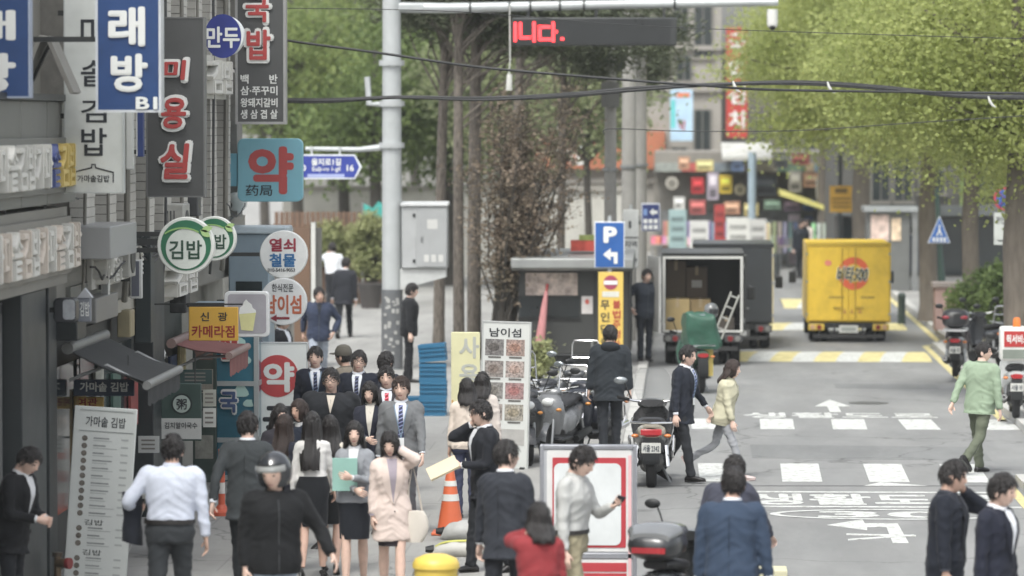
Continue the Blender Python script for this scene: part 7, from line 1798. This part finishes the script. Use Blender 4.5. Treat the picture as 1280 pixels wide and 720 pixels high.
# ---- box trucks, seen from the rear
def truck(label, pxl, pxr, S, ytop, yfloor, col, zb=0.0, open_=False, logo=False, L=3.0):
    y = DY(S); a = W(pxl, 380, y).x; e = W(pxr, 380, y).x; w = (e-a)/2
    zt = W(640, ytop, y).z-zb; zf = W(640, yfloor, y).z-zb
    t = thing('box_truck', label, 'truck', ((a+e)/2, y, zb))
    pm = M(col, .4, 0, .08, 2, dirt=.4)
    if open_:
        b = MB(); th = .04
        b.box(-w,-w+th,0,L,zf,zt); b.box(w-th,w,0,L,zf,zt); b.box(-w+th,w-th,L-th,L,zf,zt); b.box(-w+th,w-th,0,L-th,zt-th,zt); b.box(-w+th,w-th,0,L-th,zf,zf+th); b.build('cargo_box', pm, t)
        fr = M((196,196,190), .45)
        b = MB(); fw = .05
        b.box(-w+.02,-w+.02+fw,-.025,-.001,zf+.02,zt-.06); b.box(w-.02-fw,w-.02,-.025,-.001,zf+.02,zt-.06); b.box(-w+.02+fw+.001,w-.02-fw-.001,-.025,-.001,zt-.06-fw,zt-.06); b.box(-w+.02+fw+.001,w-.02-fw-.001,-.025,-.001,zf+.02,zf+.06); b.build('door_frame', fr, t)
        for sx in (-1, 1):
            b = MB(); b.box(sx*(w+.03)-.02, sx*(w+.03)+.02, -.05, .76, zf+.05, zt-.05) if sx > 0 else b.obox((-w-.14, -.33, (zf+zt)/2), (.04,.8,zt-zf-.1), (0,0,.28))
            d = b.build('cargo_door', M((176,176,172), .5, 0, .06, dirt=.15) if sx < 0 else pm, t)
            b = MB(); [b.box(-w-.03,-w+.01,-.03,.02,z,z+.08) if sx < 0 else b.box(w-.01,w+.04,-.03,.02,z,z+.08) for z in (zf+.2,zt-.3)]; b.build('hinge', STEEL, d)
    else:
        b = MB(); b.box(-w,w,0,L,zf,zt); b.build('cargo_box', pm, t, bevel=.02)
        for sx in (-1, 1):
            x0, x1 = (-w+.03, -.006) if sx < 0 else (.006, w-.03)
            b = MB(); b.box(x0,x1,-.03,-.001,zf+.04,zt-.07); d = b.build('cargo_door', M(tuple(min(255, c*1.03) for c in col), .4, 0, .07, 3, dirt=.35), t, bevel=.008)
            b = MB(); [b.box(sx*(w-.01)-.03, sx*(w-.01)+.01, -.045, -.0, z, z+.05) for z in (zf+.15, (zf+zt)/2, zt-.25)]; b.build('hinge', STEEL, d)
            b = MB(); b.cyl((sx*.14,-.05,zf+.06),(sx*.14,-.05,zt-.1),.012,n=8) ; b.obox((sx*.22,-.055,zf+.32),(.2,.02,.03)); b.build('lock_rod', STEEL if not logo else M((190,160,60), .4, .3), d)
        b = MB(); b.box(-w-.01,w+.01,-.04,.02,zt-.06,zt+.012); b.build('roof_rim', M(tuple(c*.85 for c in col), .45), t)
        for sx in (-1, 1):
            b = MB(); b.box(sx*(w-.015)-.018,sx*(w-.015)+.018,-.035,.0,zf,zt-.065); b.build('corner_post', M((170,160,130), .5) if not logo else M(tuple(c*.9 for c in col), .4), t)
    b = MB(); b.box(-w*.9,w*.9,-.02,L+1.4,zf-.12,zf-.005); b.build('chassis', BLACK, t)
    b = MB(); b.box(-w*.85,w*.85,-.08,-.02,zf-.33,zf-.25); b.bar((-.3,-.05,zf-.01),(-.3,-.05,zf-.3),.04); b.bar((.3,-.05,zf-.01),(.3,-.05,zf-.3),.04); b.build('rear_bumper', M((60,60,60), .5, .4), t)
    b = MB(); b.box(-.2,.2,-.06,-.045,zf-.22,zf-.06); pl = b.build('license_plate', M((198,198,192), .5), t); b = MB(); b.box(-.15,.15,-.064,-.0605,zf-.18,zf-.1); b.build('plate_print', M((150,156,150), .5), pl)
    for sx in (-1, 1):
        b = MB(); b.box(sx*(w-.2)-.17,sx*(w-.2)+.17,-.07,.1,zf-.17,zf-.03); tl = b.build('tail_light', M((200,170,60), .4) if logo else M((70,70,70), .5), t, bevel=.012)
        b = MB(); b.lathe([(.001,-.085),(.05,-.085),(.055,-.07),(.001,-.07)], 14, (sx*(w-.26),0,zf-.10), 'Y'); b.build('lamp_lens', M((128,36,38), .3, spec=.5), tl); b = MB(); b.lathe([(.001,-.085),(.05,-.085),(.055,-.07),(.001,-.07)], 14, (sx*(w-.12),0,zf-.10), 'Y'); b.build('lamp_lens', M((190,150,120) if logo else (120,120,116), .3, spec=.5), tl)
        wheel(t, (sx*(w-.17),.75,.29), .29, .2); wheel(t, (sx*(w-.40),.75,.29), .29, .16); wheel(t, (sx*(w-.14),L+.75,.30), .30, .18)
        b = MB(); b.box(sx*(w-.2)-.14,sx*(w-.2)+.14,1.1,1.12,.18,zf-.15); b.build('mud_flap', RUBBER, t)
        b = MB(); b.tube([(sx*w*.95,L+1.2,1.35),(sx*(w+.14),L+1.15,1.38),(sx*(w+.2),L+1.12,1.35)], .014, 6); mr = b.build('wing_mirror', BLACK, t); b = MB(); b.obox((sx*(w+.2),L+1.1,1.22),(.16,.06,.26)); b.build('mirror_head', BLACK, mr, bevel=.02)
    cw = w*.97
    b = MB(); b.prismx([(L+.1,.45),(L+1.5,.45),(L+1.55,.8),(L+1.45,1.1),(L+1.05,1.75),(L+.15,1.78)], -cw, cw); b.build('cab', M(col if logo else (40,42,44), .35, 0, .06, coat=.4), t, bevel=.03)
    b = MB(); b.box(-cw*.75,cw*.75,L+.08,L+.1-.001,1.15,1.6); b.build('cab_rear_window', GLASSD, t)
    b = MB(); b.prismx([(L+.45,1.15),(L+1.3,1.15),(L+1.0,1.62),(L+.5,1.64)], -cw-.004, cw+.004); b.build('cab_side_window', GLASSD, t)
    return t, w, zf, zt, y
tr, w, zf, zt, yt = truck('dark box truck with open rear doors and cartons inside', 827, 930, 65.3, 316, 416, (44,46,46), open_=True)
def carton(label, px0, py0, px1, py1, dy, rgb, d=.5):
    Y = yt+dy; A = W(px0, py0, Y); E_ = W(px1, py1, Y); ww = (E_.x-A.x)/2
    zb = E_.z
    t = thing('cardboard_box', label, 'box', ((A.x+E_.x)/2, Y, zb)); h = A.z-zb
    b = MB(); b.box(-ww,ww,0,d,0,h); b.build('carton', M(rgb, .75, 0, .08, 3, dirt=.1), t, bevel=.008); b = MB(); b.box(-.03,.03,-.004,d,h,h+.003); b.box(-.03,.03,-.004,-.0005,h*.75,h); b.build('tape', M((170,150,116), .4), t)
    return t
f0 = 415
k1 = carton('tall brown carton at the left inside the open truck', 833, 326, 857, 373.5, 1.3, (118,104,88)); k2 = carton('brown carton with a white label inside the open truck', 858, 334, 884, 373.5, 1.25, (112,98,84)); b = MB(); b.box(-.1,.1,-.006,-.001,.22,.36); b.build('label_sheet', M((190,188,182), .6), k2)
carton('wide yellowish carton at the front of the open truck bed', 832, 374, 862, 414.0, .3, (168,146,98), .8); carton('yellow brown carton beside the wide one in the truck bed', 863, 374.5, 888, 414.0, .5, (156,134,92), .8)
carton('dark carton low at the right inside the truck bed', 898, 397, 918, 414.0, .6, (86,80,72), .6); carton('brown carton resting under the tall carton in the truck', 833, 374.0, 884, 413.5, 1.35, (120,106,86), .5)
truck('closed dark box truck parked ahead of the open one', 866, 967, 61.0, 305, 404, (46,49,52))
tr, w, zf, zt, yt = truck('bright yellow delivery box truck with a drink logo on its doors', 1008.5, 1113, 59, 303.5, 402, (222,184,52), logo=True)
lz = lambda py: W(640, py, yt).z; lxx = lambda px: W(px, 350, yt).x-tr.location.x
lg = MB(); ring_ = []; cx, cz = lxx(1067), lz(341)
def arc(r0, r1, a0, a1, m, nm):
    b = MB(); n = 24; b.grid([[(cx+r*math.cos(R(lerp(a0,a1,i/n))), -.036, cz+r*1.05*math.sin(R(lerp(a0,a1,i/n)))) for i in range(n+1)] for r in (r0, r1)]); b.build(nm, m, tr, smooth=None)
arc(.19,.33,20,160,M((220,96,56),.5),'logo_ring'); arc(.19,.33,200,340,M((220,96,56),.5),'logo_ring')
letter('비타500', lxx(1044), lxx(1084), lz(353), lz(331), -.038, M((226,222,206), .5), tr, .13, .006, slant=.15); letter('비타500', lxx(1045), lxx(1083), lz(352), lz(332), -.046, M((40,56,50), .5), tr, .05, .006, slant=.15)
b = MB(); b.prism([(lxx(1035)+.075*math.cos(q), lz(328)+.06*math.sin(q)) for q in np.linspace(0,2*math.pi,16)[:-1]], -.038, -.0315); b.build('round_sticker', M((226,130,110), .5), tr)
for x0, x1 in ((1036,1055),(1076,1093)):
    b = MB(); b.box(lxx(x0),lxx(x1),-.034,-.0315,lz(372),lz(369.5)); b.build('door_print', M((170,140,50), .5), tr)
for px in (1056, 1065, 1075):
    b = MB(); b.prism([(lxx(px-2.5),lz(391)),(lxx(px+2.5),lz(391)),(lxx(px),lz(384))], -.035, -.0315); b.build('door_mark', M((190,140,60), .5), tr)

# ================================================================== BOARDS, CRATES, CONES
k = Board('pharmacy_board', 'tall white standing board with a red pharmacy disc', 'sign', 318, 428, 385, 620, 98, M((222,226,222), .45, 0, .03), th=.1, foot=True, frame=(M((186,190,190), .4), .012))
k.disc(346.5, 470.5, 26.5, M((186,64,66), .45)); k.text('약', 329, 453, 368, 491, TXTW, .07, off=.007); k.text('국', 328, 508, 372, 548, TXTK, .06)
[MB().box(sx*k.w*.4-.04, sx*k.w*.4+.04, -.25, .25, 0.0, .05).build('foot', FRAMEK, k.t) for sx in (-1,1)]
# gimbap menu banner leaning by the door
k = Board('menu_banner', 'tall pale menu banner with small dish pictures leaning by the shop door', 'sign', 78, 509, 158, 800, 127, M((196,200,196), .5, 0, .03, dirt=.06), th=.03, foot=True)
k.t.rotation_euler = (R(-3), R(3.6), 0)
k.text('가마솥 김밥', 92, 523, 142, 536, TXTK, .02); k.panel(84, 515, 151, 516, M((140,144,142), .6), name='rule'); k.panel(84, 541, 152, 542, M((140,144,142), .6), name='rule')
random.seed(9)
PR = M((142,146,144), .6, 0, .2, 20); PR2 = M((166,170,168), .6)
for i in range(21):
    y = 551+i*9.4
    if i in (11, 15): k.text('김밥', 98, y-2, 122, y+5, M((96,100,98), .6), .02, .003); continue
    k.disc(92, y, 3.6, M((104,98,90), .6, 0, .5, 30), name='dish_picture', th=.003)
    k.panel(103, y-1.8, 103+random.uniform(14,26), y+.1, PR, name='menu_line', th=.003); k.panel(103, y+1.8, 103+random.uniform(18,32), y+2.8, PR2, name='menu_line', th=.003); k.panel(138, y-1.5, 147, y+.8, PR2, name='price', th=.003)
b = MB(); [b.box(sx*k.w*.4-.03, sx*k.w*.4+.03, -.02, .35, 0.0, .03) for sx in (-1,1)]; b.bar((0,.3,.02),(0,.03,1.4),.03); b.build('stand', FRAMEK, k.t)
# menu board of the pine-island restaurant
k = Board('dish_board', 'tall white standing menu board with eight dish photographs', 'sign', 599, 402, 660, 590, 95, M((204,206,202), .5, 0, .03, dirt=.06), th=.06, foot=True, frame=(M((176,178,176), .4), .014))
k.t.rotation_euler = (0, R(1.4), R(-6))
k.text('남이섬', 608, 410, 648, 421, TXTK, .03)
dishes = [(72,66,62),(140,98,80),(112,96,86),(160,132,118),(100,94,86),(146,84,80),(124,104,90),(136,124,100)]
for i, c in enumerate(dishes):
    x = 603+(i % 2)*26.5; y = 424+(i//2)*27
    k.panel(x, y, x+23.5, y+20.5, M(tuple(v*.45+88 for v in c), .5, 0, .75, 30), name='photo', th=.003); k.disc(x+11.5+random.uniform(-2,2), y+10+random.uniform(-1,1), 9.8, M(tuple(v*.6+78 for v in c), .5, 0, .7, 34), off=.004, name='dish_photo', ry=8, th=.002); k.disc(x+11, y+10, 7, M(tuple(v*.8+34 for v in c), .5, 0, .8, 40), off=.007, name='dish_photo', ry=5.2, th=.002)
    k.panel(x+4, y+21.5, x+20, y+23.5, M((96,94,90), .6), name='caption')
k.panel(604, 536, 655, 556, M((170,168,164), .6, 0, .15, 8), name='caption')
b = MB(); b.bar((0,.03,k.h*.7),(0,.4,.02),.03); [b.box(sx*k.w*.4-.03, sx*k.w*.4+.03, -.12, .12, 0.0, .03) for sx in (-1,1)]; b.build('stand', FRAMEK, k.t)
k = Board('banner_board', 'pale yellow standing banner behind the dish board', 'sign', 564, 415, 600, 570, 91, M((214,210,166), .55, 0, .04), th=.04, foot=True)
k.text('사', 574, 421, 599, 448, M((176,178,170), .6), .05); k.text('용', 574, 455, 599, 482, M((176,178,170), .6), .05); k.panel(564.5, 500, 566.5, 565, M((200,150,80), .6), name='stripe')
b = MB(); b.bar((0,.03,k.h*.7),(0,.4,.02),.03); b.build('stand', FRAMEK, k.t)
# framed red board in the foreground
k = Board('framed_board', 'grey framed sign board with a red border and blank white panel', 'sign', 676, 557, 796, 800, 128, M((176,178,182), .4, .3, .06), th=.12, foot=True)
k.panel(684, 562, 790, 688, M((206,206,204), .45), name='panel', round_=.02); k.panel(691, 571, 783, 683, M((178,52,60), .45), off=.007, name='red_border', round_=.01); k.panel(693, 578, 777, 680, M((206,210,210), .45), off=.014, name='white_panel', round_=.06)
k.panel(786, 568, 790, 800, M((214,170,172), .45), off=.008, name='pink_edge'); k.panel(684, 698, 788, 800, M((206,206,204), .45), name='panel'); k.panel(691, 702, 784, 713, M((178,52,60), .45), off=.007, name='red_band'); k.panel(691, 715, 784, 790, M((178,52,60), .45), off=.007, name='red_band')
b = MB(); [b.box(k.lx(676)-.006,k.lx(680),-.075,.075,0,k.h+.01) , b.box(k.lx(792),k.lx(796)+.006,-.075,.075,0,k.h+.01), b.box(k.lx(680)+.001,k.lx(792)-.001,-.074,.074,k.h-.03,k.h+.01), b.box(k.lx(680)+.001,k.lx(792)-.001,-.074,.074,k.lz(697),k.lz(690))]; b.build('frame', M((150,152,158), .35, .5), k.t, bevel=.006)
[MB().box(sx*k.w*.42-.04, sx*k.w*.42+.04, -.3, .3, 0.0, .05).build('foot', FRAMEK, k.t) for sx in (-1,1)]
# blue crates, stacked beside the banner board
def crate_mesh(w, d, h):
    b = MB(); th = .018
    b.box(-w/2,w/2,-d/2,d/2,0,.02)
    for z0, z1 in ((.0201,.05),(.09,.12),(.16,.19),(h-.05,h)):
        b.box(-w/2,w/2,-d/2,-d/2+th,z0,z1); b.box(-w/2,w/2,d/2-th,d/2,z0,z1); b.box(-w/2,-w/2+th,-d/2+th+.001,d/2-th-.001,z0,z1); b.box(w/2-th,w/2,-d/2+th+.001,d/2-th-.001,z0,z1)
    n = 9
    for i in range(n):
        x = -w/2+.02+(w-.055)*i/(n-1); b.box(x,x+.015,-d/2+.002,-d/2+.014,.05,h-.05); b.box(x,x+.015,d/2-.014,d/2-.002,.05,h-.05)
        yy = -d/2+.02+(d-.055)*i/(n-1); b.box(-w/2+.002,-w/2+.014,yy,yy+.015,.05,h-.05); b.box(w/2-.014,w/2-.002,yy,yy+.015,.05,h-.05)
    b.box(-w/2+.022,w/2-.022,-d/2+.022,d/2-.022,.021,h-.012)
    return b.mesh('plastic_crate', M((46,112,150), .45, 0, .12, 3, dirt=.3), None)
cm = crate_mesh(.42, .34, .27); yb = DY(80.5); xb = W(541, 480, yb).x
for i in range(4):
    o = bpy.data.objects.new('plastic_crate', cm); COL.objects.link(o); o.location = (xb+.01*(i % 2), yb+.008*i, ZS+i*.272); o.rotation_euler = (0, R(-5) if i == 3 else 0, .03*(i % 3-1)); o.location.z += .03 if i == 3 else 0
    tag(o, ['bottom blue plastic crate of the stack by the yellow banner', 'second blue crate from the bottom of the stack by the banner', 'third blue crate from the bottom of the stack by the banner', 'slightly tilted top blue crate of the stack by the banner'][i], 'crate', 'stacked blue crates')
o = bpy.data.objects.new('plastic_crate', cm); COL.objects.link(o); o.location = (xb-.32, yb+.3, ZS); o.rotation_euler = (0, 0, .3); tag(o, 'single blue crate on the ground left of the crate stack', 'crate', 'stacked blue crates')
# traffic cone and striped post
def cone(label, px, S, h, r, name='traffic_cone'):
    y = DY(S); t = thing(name, label, 'cone', (W(px, 600, y).x, y, ZS)); OR = M((208,98,58), .5, 0, .08, 4, dirt=.12); rf = M((206,206,200), .4)
    b = MB(); b.box(-r*1.35,r*1.35,-r*1.35,r*1.35,0,.035); b.build('base', OR, t, bevel=.012)
    def rad(u): return lerp(r, r*.22, u)
    b = MB(); b.lathe([(rad(0),.035),(rad(.5),.035+h*.5),(rad(1),.035+h),(rad(1)*.6,.036+h),(.001,.036+h)], 24); b.build('shell', OR, t)
    for u0, u1 in ((.46,.56),(.68,.76)):
        b = MB(); b.lathe([(rad(u0)+.004,.035+h*u0),(rad(u1)+.004,.035+h*u1)], 24); b.build('reflective_band', rf, t)
cone('orange traffic cone with two white bands on the pavement', 563, 113, .74, .15)
y = DY(108); t = thing('marker_post', 'slim orange and white striped marker post by the pharmacy', 'post', (W(277,600,y).x, y, ZS))
b = MB(); b.lathe([(.17,0),(.17,.04),(.08,.07),(.045,.12),(.001,.121)], 20); b.build('base', M((200,90,62), .5), t)
for i in range(5):
    b = MB(); b.cyl((0,0,.12+i*.13),(0,0,.249+i*.13),.04,n=16); b.build('band', M((204,92,62), .5) if i % 2 == 0 else M((206,204,198), .5), t)
# sacks lying behind the cone
def sack(label, px, S, w, r, rgb, rz, z, stripe=None):
    y = DY(S); t = thing('sand_sack', label, 'sack', (W(px, 640, y).x, y, ZS+z), R(rz)); b = MB(); rr = []
    for u in np.linspace(-1, 1, 15):
        q_ = max(.02, (1-abs(u)**3.2))**.5; rr.append([Vector((u*w/2, r*1.25*q_*math.cos(q)*(1+.06*math.sin(9*u+q*2)), r*q_*(math.sin(q)+.75)*(1+.05*math.sin(13*u+q*3)))) for q in [2*math.pi*i/18 for i in range(18)]])
    b.loft(rr); b.build('sack_body', M(rgb, .6, 0, .12, 4, .5, 12, dirt=.2), t, smooth=70)
    if stripe:
        b = MB(); rr2 = []
        for u in np.linspace(-.86, .86, 13):
            q_ = max(.02, (1-abs(u)**3.2))**.5*1.02; rr2.append([Vector((u*w/2, r*1.25*q_*math.cos(q), r*q_*(math.sin(q)+.75)+.004)) for q in np.linspace(.9, 2.1, 6)])
        b.grid(rr2); b.build('stripe', M(stripe, .5, 0, .1), t, smooth=70)
    b = MB(); b.tube([(-w/2-.05,0,r*.75),(-w/2+.04,0,r*.75)], [.03,.05], 8); b.build('tied_end', BLACK, t)
sack('pale grey sack with a yellow stripe lying behind the cone', 582, 119, .75, .095, (186,184,176), 4, .0, (196,194,90))
sack('plump grey sack lying beside the cone', 588, 114.5, .66, .12, (168,168,164), -4, .0)
# yellow tub at the bottom edge, pale block on the road
y = DY(138); t = thing('yellow_tub', 'bright yellow plastic tub standing at the foot of the pavement', 'tub', (W(545,700,y).x, y, W(0,800,y).z if False else ZS))
zt = W(640, 692, y).z-ZS
b = MB(); b.lathe([(.001,0),(.17,0),(.2,zt*.8),(.215,zt*.8),(.215,zt*.86),(.19,zt*.93),(.1,zt*.985),(.001,zt)], 28); b.build('tub', M((226,196,84), .4, 0, .06, dirt=.08), t, smooth=50)
b = MB(); b.tube([(-.2,0,zt*.75),(-.23,-.05,zt*.6),(0,-.24,zt*.45),(.23,-.05,zt*.6),(.2,0,zt*.75)], .008, 6); b.build('handle', STEEL, t)
c = G(968, 722, 0); b = MB(); b.box(-.16,.13,-.2,.2,0,.10); tag(b.build('concrete_block', M((196,192,160), .7, 0, .1, 4, .3, 30, dirt=.2), loc=c, bevel=.015), 'pale concrete block lying on the road beside the blue suit', 'block')
# white stools and bench under the awning
y = DY(119); t = thing('plastic_table', 'white plastic table with folded legs by the porridge sign', 'table', (W(190,640,y).x, y, ZS))
b = MB(); b.lathe([(.001,.62),(.3,.62),(.3,.66),(.001,.66)], 28); b.build('table_top', M((196,196,190), .5), t, smooth=50)
for a in (0, 90, 180, 270):
    b = MB(); b.tube([(.05*math.cos(R(a)),.05*math.sin(R(a)),.62),(.27*math.cos(R(a)),.27*math.sin(R(a)),0)], .016, 8); b.build('leg', M((186,186,182), .5), t)
y = DY(131); t = thing('standpipe', 'brass standpipe valve with a red cap by the shop door', 'valve', (W(72,720,y).x, y, ZS))
zz = W(640, 706, y).z-ZS
b = MB(); b.cyl((0,0,0),(0,0,zz+.06),.035); b.cyl((0,-.02,zz),(.1,-.06,zz),.04,.05); b.build('pipe', M((120,104,84), .4, .7), t); b = MB(); b.cyl((.1,-.06,zz),(.135,-.075,zz),.055); b.build('cap', M((130,50,50), .5), t); b = MB(); b.cyl((0,0,zz+.06),(0,0,zz+.10),.05); b.build('valve_wheel', M((90,80,70), .4, .6), t)

# ================================================================== AIR
def haze(density):
    b = MB(); b.box(-70, 70, -4, 230, -1.1, 14.5)
    m = bpy.data.materials.new('haze'); m.use_nodes = True; nt = m.node_tree
    nt.nodes.remove(nt.nodes['Principled BSDF'])
    v = nt.nodes.new('ShaderNodeVolumePrincipled'); v.inputs['Color'].default_value = (.93,.96,.95,1); v.inputs['Density'].default_value = density; v.inputs['Anisotropy'].default_value = 0.2
    nt.links.new(v.outputs[0], nt.nodes['Material Output'].inputs['Volume'])
    stuff(b.build('haze', m, smooth=None))
haze(0.00045)
